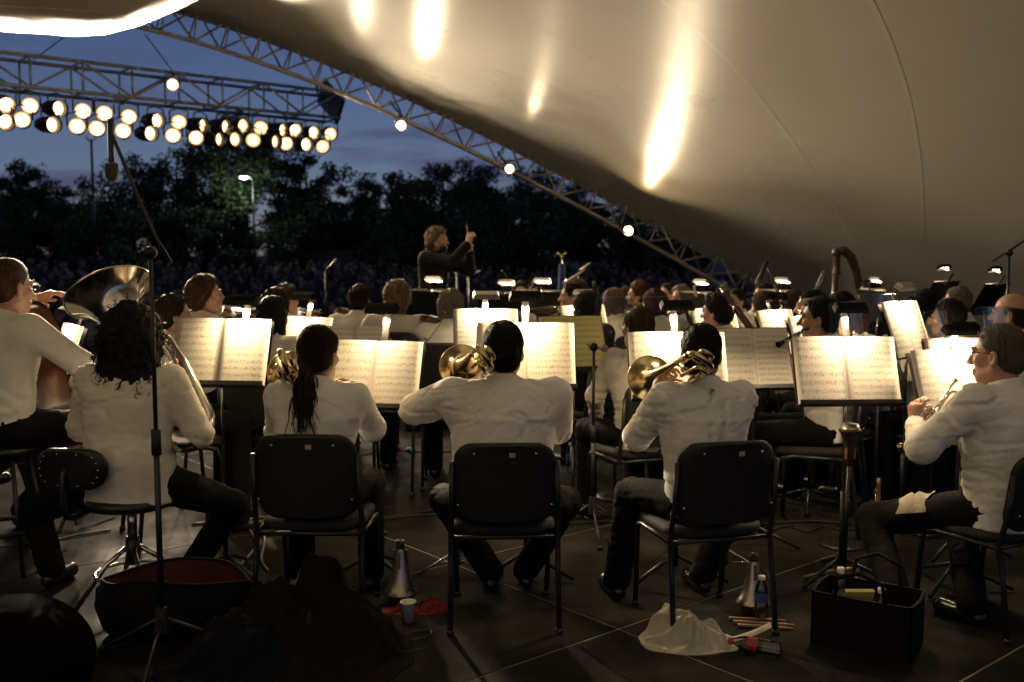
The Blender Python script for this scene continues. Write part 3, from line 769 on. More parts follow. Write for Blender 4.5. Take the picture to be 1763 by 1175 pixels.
    if fine and collar:      # yoke seam and back pleat
        bk = (V[:, 1] < r.C[1] - 0.02) & (np.abs(V[:, 0]) < 0.2); zy = r.N[2] - 0.135; Nn = vert_normals(V, F)
        dd = 0.0045 * np.exp(-((V[:, 2] - zy - 0.012) / 0.012) ** 2)
        if pleat: dd = dd + (V[:, 2] < zy) * (0.006 * np.exp(-(V[:, 0] / 0.018) ** 2) - 0.008 * np.exp(-((np.abs(V[:, 0] - 0.004) - 0.030) / 0.010) ** 2)) * np.clip((V[:, 2] - r.P[2] - 0.05) / 0.2, 0, 1)
        V = V + Nn * (dd * bk)[:, None]
    sh = np_build('shirt', V, F, cloth_m(shirt), root)
    if collar:
        e = MB(); c0 = r.N + np.array((0, -0.004, 0.014)); ring = []
        for lvl, (dz, ro) in enumerate(((-0.006, 0.076), (0.018, 0.069), (0.034, 0.063), (0.030, 0.069), (0.006, 0.080), (-0.012, 0.087))):
            row = []
            for t in np.linspace(0.22, 2 * math.pi - 0.22, 25):
                x, y = math.sin(t) * ro * r.sc * r.bulk ** .25, math.cos(t) * ro * r.sc * r.bulk ** .25
                row.append(c0 + np.array((x, y, dz - 0.30 * y)))
            ring.append(row)
        e.grid(ring); own_local(e.build('collar', cloth_m(shirt)), root)
    # --- trousers
    if dress or trousers:
        pts = [r.P, *r.Hip, *r.K, *r.A]; lo, hi = bounds(pts, 0.25); hi[2] = r.P[2] + 0.14; lo[2] = 0.0
        f = SDF(lo, hi, res * 1.1); b = r.bulk
        f.cone(r.P + [0, -0.01, max(-0.01, 0.148 * r.sc * b - 0.125)], r.P + [0, 0, 0.09], 0.148 * r.sc * b + 0.010, 0.146 * r.sc * b + 0.010, 0.04, (Yf, 0.82))
        for i in range(2):
            f.cone(r.Hip[i], r.K[i], 0.086 * r.sc * b ** .5 + 0.012, 0.060 * r.sc + 0.012, 0.04); f.cone(r.K[i], r.A[i] + [0, 0, 0.0], 0.058 * r.sc + 0.012, 0.05 * r.sc + 0.016, 0.025)
        f.cut((0, 0, 0.055), (0, 0, -1), 0.006); f.cut(r.P + [0, 0, 0.105], (0, 0, 1), 0.006)
        V, F = f.mesh(); V = wrinkle(V, F, 0.008 if fine else 0.005, 0, seed=pos[0] * 2.3, pulls=[(r.K[0], 0.1), (r.K[1], 0.1)])
        np_build('trousers', V, F, cloth_m(trousers), root)
        for i in range(2):
            a = r.A[i]; fd = r.A[i] - r.K[i]; f = SDF(a + [-0.09, -0.12, -0.1], a + [0.09, 0.26, 0.06], 0.010)
            f.cone(a + [0, -0.03, -0.05], a + [0, 0.16, -0.055], 0.036, 0.038, 0.03); f.cone(a + [0, 0, -0.03], a + [0, 0.02, 0.01], 0.04, 0.038, 0.02)
            f.cut((0, 0, a[2] - 0.088), (0, 0, -1), 0.004)
            V, F = f.mesh(); np_build('shoe', V, F, mat('black_leather', (0.012, 0.010, 0.009), 0.28, 0, 0.5, bump=0.1), root)
    return root
def own_local(o, root): o.parent = root; return o
# ================================================================== furniture, stands, instruments
def arc(c, u, v, r, a0, a1, n=10):
    return [Vector(c) + Vector(u) * (r * math.cos(a)) + Vector(v) * (r * math.sin(a)) for a in np.linspace(a0, a1, n)]
CHAIR = None
def chair(label, loc, yaw, group='black orchestra chairs'):
    """black posture chair; origin on the floor under the middle of the seat, facing local +Y."""
    global CHAIR
    if CHAIR is not None:
        c = copy_thing(CHAIR); c.location = loc; c.rotation_euler = (0, 0, yaw); tag(c, label, 'chair', group); return c
    r = thing('orchestra_chair', label, 'chair', loc, yaw, group)
    b = MB(); rounded_slab(b, 0.435, 0.37, 0.035, 0.085, T((0, -0.235, 0.685)) @ Matrix.Rotation(D2R(8), 4, 'X'), curve=-0.035); b.build('backrest', M_blackplastic(), r)
    s = MB(); rounded_slab(s, 0.45, 0.43, 0.05, 0.09, T((0, 0.01, 0.452)) @ Matrix.Rotation(D2R(-92), 4, 'X'), curve=0.012); s.build('seat', mat('chair_fabric', (0.012, 0.011, 0.011), 0.8, bump=0.2, bscale=200), r)
    for sx in (-1, 1):
        m_ = MB(); m_.tube([(sx * 0.225, -0.262, 0.78), (sx * 0.228, -0.250, 0.60), (sx * 0.23, -0.225, 0.50), (sx * 0.232, -0.21, 0.43), (sx * 0.232, -0.235, 0.30), (sx * 0.236, -0.275, 0.0)], 0.0125, 8); m_.tube([(sx * 0.236, -0.275, 0.022), (sx * 0.236, -0.275, 0.0)], 0.017, 8); m_.build('rear_leg', M_black(), r)
        m_ = MB(); m_.tube([(sx * 0.232, -0.215, 0.425), (sx * 0.232, 0.10, 0.425), (sx * 0.228, 0.165, 0.41), (sx * 0.222, 0.19, 0.36), (sx * 0.215, 0.225, 0.0)], 0.0125, 8); m_.tube([(sx * 0.215, 0.225, 0.022), (sx * 0.215, 0.225, 0.0)], 0.017, 8); m_.build('front_leg', M_black(), r)
    m_ = MB(); m_.tube([(-0.232, -0.20, 0.42), (0.232, -0.20, 0.42)], 0.0105, 8); m_.build('crossbar', M_black(), r)
    for k, (x, z) in enumerate(((-0.13, 0.835), (0.13, 0.835), (-0.2, 0.6), (0.2, 0.6))):
        m_ = MB(); m_.sphere((x, -0.29 + (0.02 if z < .7 else -.003) - 0.035 * (1 - (2 * x / 0.455) ** 2) , z - 0.01), 0.006, 8, 5); m_.build('screw', M_chrome(), r)
    t = MB(); t.box((0.03, -0.3005 - 0.033, 0.822), (0.026, 0.002, 0.02), Matrix.Rotation(D2R(8), 3, 'X')); t.build('sticker', mat('chair_sticker', (0.42, 0.38, 0.3), 0.6), r, smooth=False)
    CHAIR = r; return r

# ---- printed music
def score_mat(name, paper):
    m = bpy.data.materials.new(name); m.use_nodes = True; t = m.node_tree; b = t.nodes['Principled BSDF']; b.inputs['Roughness'].default_value = 0.75
    def mth(op, a, c=None, d=None):
        n = t.nodes.new('ShaderNodeMath'); n.operation = op
        for i, x in enumerate((a, c, d)):
            if x is None: continue
            if isinstance(x, (int, float)): n.inputs[i].default_value = x
            else: t.links.new(x, n.inputs[i])
        return n.outputs[0]
    uv = t.nodes.new('ShaderNodeUVMap'); sp_ = t.nodes.new('ShaderNodeSeparateXYZ'); t.links.new(uv.outputs[0], sp_.inputs[0])
    u, v = sp_.outputs[0], sp_.outputs[1]
    oi0 = t.nodes.new('ShaderNodeObjectInfo'); rows_ = mth('MULTIPLY', v, mth('ADD', 8.0, mth('FLOOR', mth('MULTIPLY', oi0.outputs['Random'], 4.0)))); fr = mth('FRACT', rows_)
    band = mth('MULTIPLY', mth('GREATER_THAN', fr, 0.34), mth('LESS_THAN', fr, 0.66))
    lines = mth('LESS_THAN', mth('FRACT', mth('MULTIPLY', fr, 15.5)), 0.30)
    wide = mth('MULTIPLY', mth('GREATER_THAN', fr, 0.22), mth('LESS_THAN', fr, 0.80))
    pu = mth('FRACT', mth('MULTIPLY', u, 1.0)); inx = mth('MULTIPLY', mth('GREATER_THAN', pu, 0.07), mth('LESS_THAN', pu, 0.93)); iny = mth('MULTIPLY', mth('GREATER_THAN', v, 0.05), mth('LESS_THAN', v, 0.95))
    ins = mth('MULTIPLY', inx, iny)
    comb = t.nodes.new('ShaderNodeCombineXYZ'); t.links.new(mth('MULTIPLY', u, 42.0), comb.inputs[0]); t.links.new(mth('MULTIPLY', v, 34.0), comb.inputs[1])
    oi = t.nodes.new('ShaderNodeObjectInfo'); t.links.new(mth('MULTIPLY', oi.outputs['Random'], 50.0), comb.inputs[2])
    nz_ = t.nodes.new('ShaderNodeTexNoise'); nz_.inputs['Scale'].default_value = 1.0; nz_.inputs['Detail'].default_value = 1.5; t.links.new(comb.outputs[0], nz_.inputs['Vector'])
    notes = mth('MULTIPLY', mth('MULTIPLY', mth('GREATER_THAN', nz_.outputs['Fac'], 0.555), wide), ins)
    staff = mth('MULTIPLY', mth('MULTIPLY', band, lines), ins)
    ink = mth('MINIMUM', mth('ADD', mth('MULTIPLY', staff, 0.40), mth('MULTIPLY', notes, 0.36)), 0.62)
    mx = t.nodes.new('ShaderNodeMixRGB'); mx.inputs['Color1'].default_value = (*paper, 1); mx.inputs['Color2'].default_value = (0.05, 0.045, 0.04, 1)
    t.links.new(ink, mx.inputs['Fac']); t.links.new(mx.outputs['Color'], b.inputs['Base Color'])
    # paper lets a little light through
    b.inputs['Specular IOR Level'].default_value = 0.25
    return m
SCORE = score_mat('printed_score', (0.80, 0.76, 0.66)); SCORE_Y = score_mat('printed_score_yellow', (0.70, 0.66, 0.30))
def page_mesh(name, x0, x1, h, bow, material, M, parent, thick=0.0008, skew=0.0):
    nx, ny = 9, 5; vs = []; uvs = []
    for side in (0, 1):
        for j in range(ny):
            for i in range(nx):
                fx, fy = i / (nx - 1), j / (ny - 1); x = lerp(x0, x1, fx)
                y = -bow * math.sin(math.pi * fx) * (1 - 0.2 * fy) - (0.006 * fy * fy) + (thick if side else 0)
                vs.append(M @ Vector((x + skew * fy, y, h * fy))); uvs.append((fx, fy))
    fs = []
    n = nx * ny
    for j in range(ny - 1):
        for i in range(nx - 1):
            a = j * nx + i; fs.append((a, a + 1, a + nx + 1, a + nx)); fs.append((n + a, n + a + nx, n + a + nx + 1, n + a + 1))
    for j in range(ny - 1):
        for i in (0, nx - 1): a = j * nx + i; fs.append((a, a + nx, n + a + nx, n + a))
    me = bpy.data.meshes.new(name); me.from_pydata([tuple(v) for v in vs], [], fs); me.materials.append(material)
    ul = me.uv_layers.new(name='UVMap')
    for lp in me.loops: ul.data[lp.index].uv = uvs[lp.vertex_index]
    me.polygons.foreach_set('use_smooth', [True] * len(me.polygons)); me.update()
    o = bpy.data.objects.new(name, me); COL.objects.link(o); o.parent = parent; return o

STAND = {}
def music_stand(px, py_top, depth, yaw, who, w=0.50, h=0.345, tilt=22, sheet='double', lamp=True, power=6.5, lift=0.10, cover=None, lamp_x=0.0, sub=None, silver=False, sheet_w=None, who_sheet=None):
    """stand, its sheet music and its clip lamp, each a thing of its own. The top edge of the paper sits at the pixel."""
    yaw = D2R(yaw); tl = D2R(tilt)
    top = pix(px, py_top, depth); up = Vector((0, math.sin(tl), math.cos(tl))); nv = Vector((0, -math.cos(tl), math.sin(tl)))
    Rw = Rz(yaw).to_3x3(); bot = top - Rw @ (up * h)
    base = Vector((bot.x, bot.y, 0)); zb = bot.z
    r = thing('music_stand', 'black music stand ' + who, 'music stand', base, yaw, 'music stands')
    Md = T((0, 0, zb)) @ Matrix.Rotation(-tl, 4, 'X')
    d = MB(); d.box((0, 0.012, h * 0.49), (w, 0.004, h * 0.98)); d.box((0, -0.022, -0.006), (w, 0.062, 0.004)); d.box((0, -0.052, 0.004), (w, 0.004, 0.018)); 
    for v_i in range(len(d.v)): d.v[v_i] = tuple(Md @ Vector(d.v[v_i]))
    d.build('desk', M_black(), r, smooth=False)
    p = MB(); p.tube([(0, 0.035, zb + 0.06), (0, 0.06, zb - 0.06), (0, 0.06, 0.42)], 0.009, 8); p.build('inner_tube', M_chrome(), r)
    p = MB(); p.tube([(0, 0.06, 0.46), (0, 0.06, 0.06)], 0.0135, 8); p.build('pole', M_black(), r)
    for k in range(3):
        a = D2R(90 + 120 * k); f = MB(); f.tube([(0, 0.06, 0.12), (0.10 * math.cos(a), 0.06 + 0.10 * math.sin(a), 0.085), (0.27 * math.cos(a), 0.06 + 0.27 * math.sin(a), 0.016)], 0.011, 7); f.build('foot', M_black(), r)
    if sheet:
        sroot = thing('sheet_music', ('open white sheet music ' if sheet != 'yellow' else 'open yellow sheet music ') + (who_sheet or who), 'sheet music', base, yaw, 'sheet music on the stands')
        Ms = Md @ T((0, -0.004, 0.0)); sw = (sheet_w or w * 0.98) / 2; sm = SCORE_Y if sheet == 'yellow' else SCORE
        if sheet in ('double', 'yellow'):
            page_mesh('page', -sw, 0.0, h, 0.010, sm, Ms, sroot); page_mesh('page', 0.001, sw, h * 0.992, 0.012, sm, Ms @ T((0, -0.0015, 0)), sroot)
        else:
            page_mesh('page', -sw * 0.5, sw * 0.5, h, 0.006, sm, Ms, sroot)
        if cover:
            c = MB(); c.box((0, 0.003, h * 0.5), (w * 1.02, 0.004, h * 1.05))
            for i in range(len(c.v)): c.v[i] = tuple(Ms @ Vector(c.v[i]))
            c.build('folder', mat('folder_' + cover, {'red': (0.35, 0.012, 0.012), 'maroon': (0.08, 0.01, 0.012)}[cover], 0.5), sroot, smooth=False)
    if lamp:
        lr = thing('stand_lamp', 'small clip lamp with %s shade ' % ('silver' if silver else 'black') + (sub or who), 'lamp', base, yaw, 'clip lamps on the music stands')
        Ml = Md @ T((lamp_x, 0, h)); q = lambda a, b, c: Ml @ Vector((a, b, c))
        br = MB(); br.box((0, 0.018, lift * 0.5 - 0.01), (0.034, 0.004, lift + 0.06)); br.box((0, -0.028, lift + 0.012), (0.034, 0.092, 0.004)); br.box((0, 0.008, -0.02), (0.05, 0.035, 0.03))
        for i in range(len(br.v)): br.v[i] = tuple(Ml @ Vector(br.v[i]))
        br.build('bracket', M_chrome(), lr, smooth=False)
        sh = MB(); wv, dv = 0.086, 0.026; c0 = (0, -0.085, lift + 0.022)
        # trapezoid hood, open below
        ring = []
        Hd = T(c0) @ Matrix.Rotation(tl + D2R(28), 4, 'X')
        for (k, zz) in ((1.0, -0.020), (0.95, 0.0), (0.86, 0.012), (0.0, 0.014)):
            ring.append([q(*(Hd @ Vector((sx * wv * max(k, 0.02), sy * dv * max(k, 0.02), zz)))) for sx, sy in ((-1, -1), (1, -1), (1, 1), (-1, 1), (-1, -1))])
        sh.grid(ring); ring2 = [[Vector(p) + Vector((0, 0, -0.0025)) for p in row] for row in ring]; sh.grid(ring2[:3], flip=True)
        sh.build('shade', mat('silver_shade', (0.5, 0.48, 0.44), 0.35, 0.8) if silver else mat('shade_black', (0.004, 0.004, 0.004), 0.7, 0, 0.08), lr, smooth=False)
        tb = MB(); tb.tube([q(*(Hd @ Vector((-0.065, 0, -0.008)))), q(*(Hd @ Vector((0.065, 0, -0.008))))], 0.008, 8); tb.build('bulb', mat('stand_bulb', (0.9, 0.8, 0.6), 0.4, emit=(1.0, 0.76, 0.44), estr=14.0), lr)
        ld = bpy.data.lights.new('stand_light', 'AREA'); ld.shape = 'RECTANGLE'; ld.size = 0.14; ld.size_y = 0.04; ld.energy = power * random.uniform(0.7, 1.15); ld.color = (1.0, 0.74 + random.uniform(-0.03, 0.04), 0.44 + random.uniform(-0.05, 0.05)); ld.spread = D2R(150)
        lo = bpy.data.objects.new('stand_light', ld); COL.objects.link(lo); lo.parent = lr
        aimv = (Md @ Vector((lamp_x, 0.0, h * 0.45))) - q(*c0); Rl = align(-aimv, Vector((1, 0, 0)).cross(aimv)).to_4x4(); Rl.translation = q(*(Hd @ Vector((0, 0.004, -0.022)))); lo.matrix_local = Rl
    return r

def mic_stand(label, foot, ztop, boom=None, mic=None, clutch=None, tripod=0.33, group='microphone stands', mic_label=None, bend=None):
    """foot on floor, pole to ztop; boom: list of points (world) that starts at the clutch."""
    f = Vector(foot); r = thing('microphone_stand', label, 'mic stand', f, 0, group)
    p = MB(); p.tube([(0, 0, 0.20), (0, 0, ztop * 0.55)], 0.0125, 8); p.build('lower_pole', M_black(), r)
    p = MB(); p.tube([(0, 0, ztop * 0.53), (0, 0, ztop)], 0.009, 8); p.build('upper_pole', M_black(), r)
    p = MB(); p.tube([(0, 0, ztop * 0.55 - 0.05), (0, 0, ztop * 0.55 + 0.05)], 0.019, 10); p.build('clutch', M_blackplastic(), r)
    p = MB(); p.box((0, 0, 0.19), (0.05, 0.05, 0.10), taper=0.7); p.build('hub', M_blackplastic(), r, smooth=False)
    for k in range(3):
        a = D2R(35 + 120 * k); g = MB(); g.tube([(0.02 * math.cos(a), 0.02 * math.sin(a), 0.19), (tripod * math.cos(a), tripod * math.sin(a), 0.012)], 0.008, 7); o = g.build('leg', M_black(), r)
        g = MB(); g.sphere((tripod * math.cos(a), tripod * math.sin(a), 0.014), (0.018, 0.018, 0.014), 8, 6); g2 = g.build('rubber_foot', M_blackplastic()); g2.parent = o
    if boom:
        b = MB(); b.tube([Vector(q_) - f for q_ in boom], 0.0075, 8); b.build('boom', M_black(), r)
        b = MB(); b.sphere(Vector((0, 0, ztop)), 0.026, 10, 8); b.tube([(0, -0.03, ztop), (0, 0.05, ztop)], 0.012, 8); b.build('boom_joint', M_blackplastic(), r)
    return r
def microphone(label, a, b, ra=0.012, rb=0.016, head=0.0, colour='silver'):
    a, b = Vector(a), Vector(b); L_ = (b - a).length; r = thing('microphone', label, 'microphone', a, 0, 'microphones')
    R = align(b - a).to_4x4(); m_ = {'silver': mat('mic_silver', (0.5, 0.47, 0.42), 0.4, 0.7), 'black': M_black()}[colour]
    o = MB(); o.lathe([(0.001, 0), (ra, 0.0), (ra, L_ * 0.6), (rb, L_ * 0.68), (rb, L_ * 0.7), (0.001, L_ * 0.7)], 14, R); o.build('handle', m_, r)
    o = MB(); hr = head or rb * 1.05; o.lathe([(0.001, L_ * 0.7), (hr, L_ * 0.72), (hr * 1.05, L_ * 0.82), (hr * 0.9, L_ * 0.94), (hr * 0.5, L_ * 0.99), (0.001, L_)], 14, R); o.build('grille', mat('mic_grille', (0.10, 0.095, 0.09), 0.55, 0.6, bump=0.6, bscale=900) if colour == 'black' else mat('mic_grille_light', (0.4, 0.37, 0.32), 0.5, 0.6, bump=0.6, bscale=900), r)
    return r

# ---- brass
def flare(r0, r1, L_, n=16, k=3.2): # bell profile from throat to rim
    out = []
    for i in range(n + 1):
        t = i / n; out.append((r0 + (r1 - r0) * (0.18 * t + 0.82 * (math.exp(k * t ** 2.6) - 1) / (math.exp(k) - 1)), L_ * t))
    return out
def bell(mb, r0, r1, L_, M, n=40, k=3.2):
    p = flare(r0, r1, L_, 22, k); mb.lathe(p, n, M); mb.lathe([(max(0.0005, r - 0.0015), z) for r, z in p], n, M)
    rim = [M @ Vector((r1 * math.cos(a), r1 * math.sin(a), L_)) for a in np.linspace(0, 2 * math.pi, n + 1)[:-1]]; mb.tube(rim, 0.0028 if r1 < 0.15 else 0.005, 6, closed=True)
def trombone(label, B, U, xdir, group='trombones', slide=0.62):
    B, U = Vector(B), Vector(U); y = (B - U); L_ = y.length; y.normalize(); x = Vector(xdir); x -= y * x.dot(y); x.normalize(); z = x.cross(y)
    R = Matrix((x, y, z)).transposed(); r = thing('trombone', label, 'trombone', U, 0, group); W_ = lambda a, b, c: R @ Vector((a, b, c))
    Y2Z = R.to_4x4() @ Matrix.Rotation(-math.pi / 2, 4, 'X')
    bl = MB(); bell(bl, 0.0115, 0.110, 0.44, Y2Z @ T((0, 0, L_ - 0.44)), 44, 3.6); bl.build('bell', M_brass(), r)
    g = MB(); g.tube([W_(0, 0.06, 0), W_(0, L_ - 0.43, 0)], 0.0115, 12); g.tube([W_(0, 0.05, 0), W_(0, 0.16, 0)], 0.0135, 12); g.build('bell_tube', M_brass(), r)
    sep_ = 0.105; o = MB(); o.tube([W_(0, 0.16, 0), W_(0, 0.055, 0)] + [W_(sep_ / 2 - sep_ / 2 * math.cos(a), 0.05 - sep_ / 2 * math.sin(a), 0) for a in np.linspace(0.0, math.pi, 13)] + [W_(sep_, 0.055, 0), W_(sep_, 0.16, 0)], 0.0128, 12); o.build('tuning_slide', M_brass(), r)
    o = MB(); o.tube([W_(sep_, 0.14, 0), W_(sep_, L_ - 0.36, 0)], 0.0105, 12); o.build('neck_pipe', M_brass(), r)
    for k_, (dx, dz, y0, y1) in enumerate(((0.028, 0.03, -0.01, 0.30), (0.052, -0.032, 0.02, 0.26))):
        o = MB(); s2 = 0.052; xx = dx
        o.tube([W_(xx, y1, dz), W_(xx, y0 + s2 / 2, dz)] + [W_(xx + s2 / 2 - s2 / 2 * math.cos(a), y0 + s2 / 2 - s2 / 2 * math.sin(a), dz) for a in np.linspace(0, math.pi, 11)] + [W_(xx + s2, y1, dz)], 0.0085, 10); o.build('attachment_tubing', M_brass(), r)
    for yy in (0.085, 0.27):
        o = MB(); o.tube([W_(0, yy, 0), W_(sep_, yy, 0)], 0.004, 8); o.sphere(W_(0.012, yy, 0), 0.008, 8, 6); o.sphere(W_(sep_ - 0.012, yy, 0), 0.008, 8, 6); o.build('brace', M_brass(), r)
    o = MB(); o.lathe([(0.001, 0), (0.023, 0), (0.023, 0.035), (0.001, 0.035)], 14, R.to_4x4() @ T((0.06, 0.30, 0.0))); o.build('rotor_valve', M_brass(), r)
    s0 = L_ - 0.36
    o = MB()
    for xx in (sep_ + 0.0, sep_ + 0.085): o.tube([W_(xx, s0 - 0.06, -0.015), W_(xx, s0 + slide, -0.015)], 0.0078, 10)
    o.tube([W_(sep_ + 0.0425 - 0.0425 * math.cos(a), s0 + slide + 0.0425 * math.sin(a), -0.015) for a in np.linspace(0, math.pi, 9)], 0.0085, 10); o.tube([W_(sep_, s0, -0.015), W_(sep_ + 0.085, s0, -0.015)], 0.006, 8); o.build('hand_slide', M_brass(), r)
    o = MB(); o.lathe([(0.004, 0.07), (0.006, 0.03), (0.010, 0.015), (0.0135, 0.0), (0.012, -0.003), (0.009, 0.0), (0.003, 0.012)], 14, R.to_4x4() @ T((sep_ + 0.085, s0 - 0.13, -0.015)) @ Matrix.Rotation(-math.pi / 2, 4, 'X')); o.build('mouthpiece', M_silver(), r)
    return r
def trumpet(label, mouth, bellpt, up):
    m_, b_ = Vector(mouth), Vector(bellpt); y = (b_ - m_); L_ = y.length; y.normalize(); z = Vector(up); z -= y * z.dot(y); z.normalize(); x = y.cross(z); R = Matrix((x, y, z)).transposed()
    r = thing('trumpet', label, 'trumpet', m_, 0); W_ = lambda a, b, c: R @ Vector((a, b, c)); Y2Z = R.to_4x4() @ Matrix.Rotation(-math.pi / 2, 4, 'X')
    o = MB(); bell(o, 0.0075, 0.056, 0.26, Y2Z @ T((0, -0.0, L_ - 0.26)), 36, 3.4); o.build('bell', M_silver(), r)
    h = 0.085
    o = MB(); o.tube([W_(0, L_ - 0.25, 0), W_(0, 0.09, 0)] + [W_(0, 0.09 - h / 2 * math.sin(a), -h / 2 + h / 2 * math.cos(a)) for a in np.linspace(0, math.pi, 11)] + [W_(0, 0.22, -h)], 0.0068, 10); o.build('bell_bow', M_silver(), r)
    o = MB(); o.tube([W_(0.02, -0.0 + 0.06, 0), W_(0.02, L_ - 0.10, 0)] + [W_(0.02, L_ - 0.10 + 0.03 * math.sin(a), -0.035 + 0.035 * math.cos(a)) for a in np.linspace(0, math.pi, 9)] + [W_(0.02, 0.26, -0.07)], 0.006, 10); o.build('lead_pipe', M_silver(), r)
    o = MB(); o.lathe([(0.0045, 0.075), (0.0055, 0.03), (0.009, 0.012), (0.0135, 0.0), (0.0135, -0.004), (0.009, -0.001), (0.003, 0.012)], 16, Y2Z @ T((0.02, 0, 0))); o.build('mouthpiece', M_silver(), r)
    for k in range(3):
        o = MB(); o.tube([W_(0.01, 0.20 + 0.028 * k, -0.10), W_(0.01, 0.20 + 0.028 * k, 0.02)], 0.0125, 12); o.tube([W_(0.01, 0.20 + 0.028 * k, 0.02), W_(0.01, 0.20 + 0.028 * k, 0.045)], 0.004, 8); o.tube([W_(0.01, 0.20 + 0.028 * k, 0.045), W_(0.01, 0.20 + 0.028 * k, 0.05)], 0.009, 10); o.build('valve', M_silver(), r)
    return r
def tuba(label, base, bellc, axis):
    """bell centre and bell axis (pointing out of the bell); body hangs below along the axis."""
    c = Vector(bellc); a = Vector(axis).normalized(); r = thing('tuba', label, 'tuba', base, 0); c = c - Vector(base)
    x = Vector((1, 0, 0)); x -= a * x.dot(a); x.normalize(); y = a.cross(x); R = Matrix((x, y, a)).transposed(); W_ = lambda u, v, w: c + R @ Vector((u, v, w))
    o = MB(); M = T(c) @ R.to_4x4() @ T((0, 0, -0.62)); bell(o, 0.052, 0.215, 0.62, M, 56, 3.0); o.build('bell', M_silver(), r)
    o = MB(); o.tube([W_(0, 0, -0.60), W_(0, 0, -0.72), W_(0.015, 0, -0.80)] + [W_(0.09 - 0.09 * math.cos(t), 0, -0.82 - 0.10 * math.sin(t)) for t in np.linspace(0.2, math.pi, 12)] + [W_(0.18, 0, -0.55), W_(0.17, 0, -0.42)], [0.053, 0.055, 0.056] + [0.056 - 0.001 * i for i in range(12)] + [0.036, 0.03], 20); o.build('bottom_bow', M_silver(), r)
    o = MB(); o.tube([W_(0.17, 0, -0.43)] + [W_(0.12 + 0.05 * math.cos(t), 0.03, -0.40 + 0.06 * math.sin(t)) for t in np.linspace(0, math.pi, 9)] + [W_(0.07, 0.05, -0.66)], 0.026, 14); o.build('upper_bow', M_silver(), r)
    for k in range(4):
        o = MB(); o.tube([W_(0.02 + 0.045 * k, 0.075, -0.72), W_(0.02 + 0.045 * k, 0.075, -0.50)], 0.019, 14); o.tube([W_(0.02 + 0.045 * k, 0.075, -0.50), W_(0.02 + 0.045 * k, 0.075, -0.46)], 0.006, 8); o.sphere(W_(0.02 + 0.045 * k, 0.075, -0.455), (0.013, 0.013, 0.006), 10, 6); o.build('valve', M_silver(), r)
    for k in range(3):
        o = MB(); o.tube([W_(0.03 + 0.05 * k, 0.09, -0.62)] + [W_(0.03 + 0.05 * k, 0.13 + 0.03 * math.sin(t), -0.64 - 0.02 + 0.02 * math.cos(t)) for t in np.linspace(0, math.pi, 7)] + [W_(0.03 + 0.05 * k, 0.09, -0.68)], 0.009, 10); o.build('valve_slide', M_silver(), r)
    o = MB(); o.tube([W_(0.07, 0.05, -0.5), W_(0.05, 0.16, -0.4), W_(0.10, 0.27, -0.36)], 0.008, 10); o.build('mouth_pipe', M_silver(), r)
    return r
def mute(label, base, h=0.27, rb=0.082, tilt=None, group='aluminium brass mutes', M=None, dark=False):
    r = thing('brass_mute', label, 'mute', base, 0, group); M = M or Matrix.Identity(4); s = h / 0.27; q = rb / 0.082
    o = MB(); o.lathe([(0.001, 0.0), (0.055 * q, 0.0), (0.066 * q, 0.028 * s), (0.070 * q, 0.032 * s)], 28, M); o.build('bottom_cap', mat('spun_aluminium', (0.52, 0.47, 0.38), 0.34, 1.0, noise=0.15, nscale=30, rnoise=0.1) if dark else mat('mute_base', (0.16, 0.05, 0.03), 0.45, 0.3), r)
    o = MB(); o.lathe([(0.070 * q, 0.032 * s), (0.082 * q, 0.040 * s), (0.082 * q, 0.047 * s), (0.066 * q, 0.066 * s), (0.050 * q, 0.10 * s), (0.036 * q, 0.16 * s), (0.026 * q, 0.22 * s), (0.022 * q, 0.235 * s)], 32, M); o.build('cone', mat('mute_fibre', (0.02, 0.014, 0.011), 0.6) if dark else mat('spun_aluminium', (0.52, 0.47, 0.38), 0.34, 1.0, noise=0.15, nscale=30, rnoise=0.1), r)
    o = MB(); o.lathe([(0.022 * q, 0.235 * s), (0.019 * q, 0.25 * s), (0.0185 * q, 0.272 * s), (0.014 * q, 0.272 * s), (0.001, 0.26 * s)], 20, M); o.build('neck', M_blackplastic(), r)
    for k in range(3):
        a = 2 * math.pi * k / 3 + 0.5; c = MB(); c.box(Vector((0.033 * q * math.cos(a), 0.033 * q * math.sin(a), 0.19 * s)), (0.012, 0.012, 0.07 * s), Matrix.Rotation(a, 3, 'Z'))
        for i in range(len(c.v)): c.v[i] = tuple(M @ Vector(c.v[i]))
        c.build('cork_strip', mat('cork', (0.2, 0.1, 0.045), 0.9), r, smooth=False)
    return r

# ---- strings and woodwind
def fiddle_outline(n=44):
    pts = []
    key = [(0, 0.50), (0.13, 0.47), (0.20, 0.40), (0.225, 0.33), (0.20, 0.24), (0.155, 0.16), (0.145, 0.06), (0.16, -0.03), (0.21, -0.09), (0.265, -0.17), (0.285, -0.28), (0.255, -0.40), (0.16, -0.475), (0, -0.50)]
    right = []
    for i in range(len(key) - 1):
        for k in range(3):
            t = k / 3; p0 = key[max(0, i - 1)]; p1 = key[i]; p2 = key[i + 1]; p3 = key[min(len(key) - 1, i + 2)]
            cr = lambda a, b, c, d: 0.5 * ((2 * b) + (-a + c) * t + (2 * a - 5 * b + 4 * c - d) * t * t + (-a + 3 * b - 3 * c + d) * t ** 3)
            right.append((cr(p0[0], p1[0], p2[0], p3[0]), cr(p0[1], p1[1], p2[1], p3[1])))
    right.append(key[-1]); return right + [(-x, y) for x, y in right[-2:0:-1]]
FO = fiddle_outline()
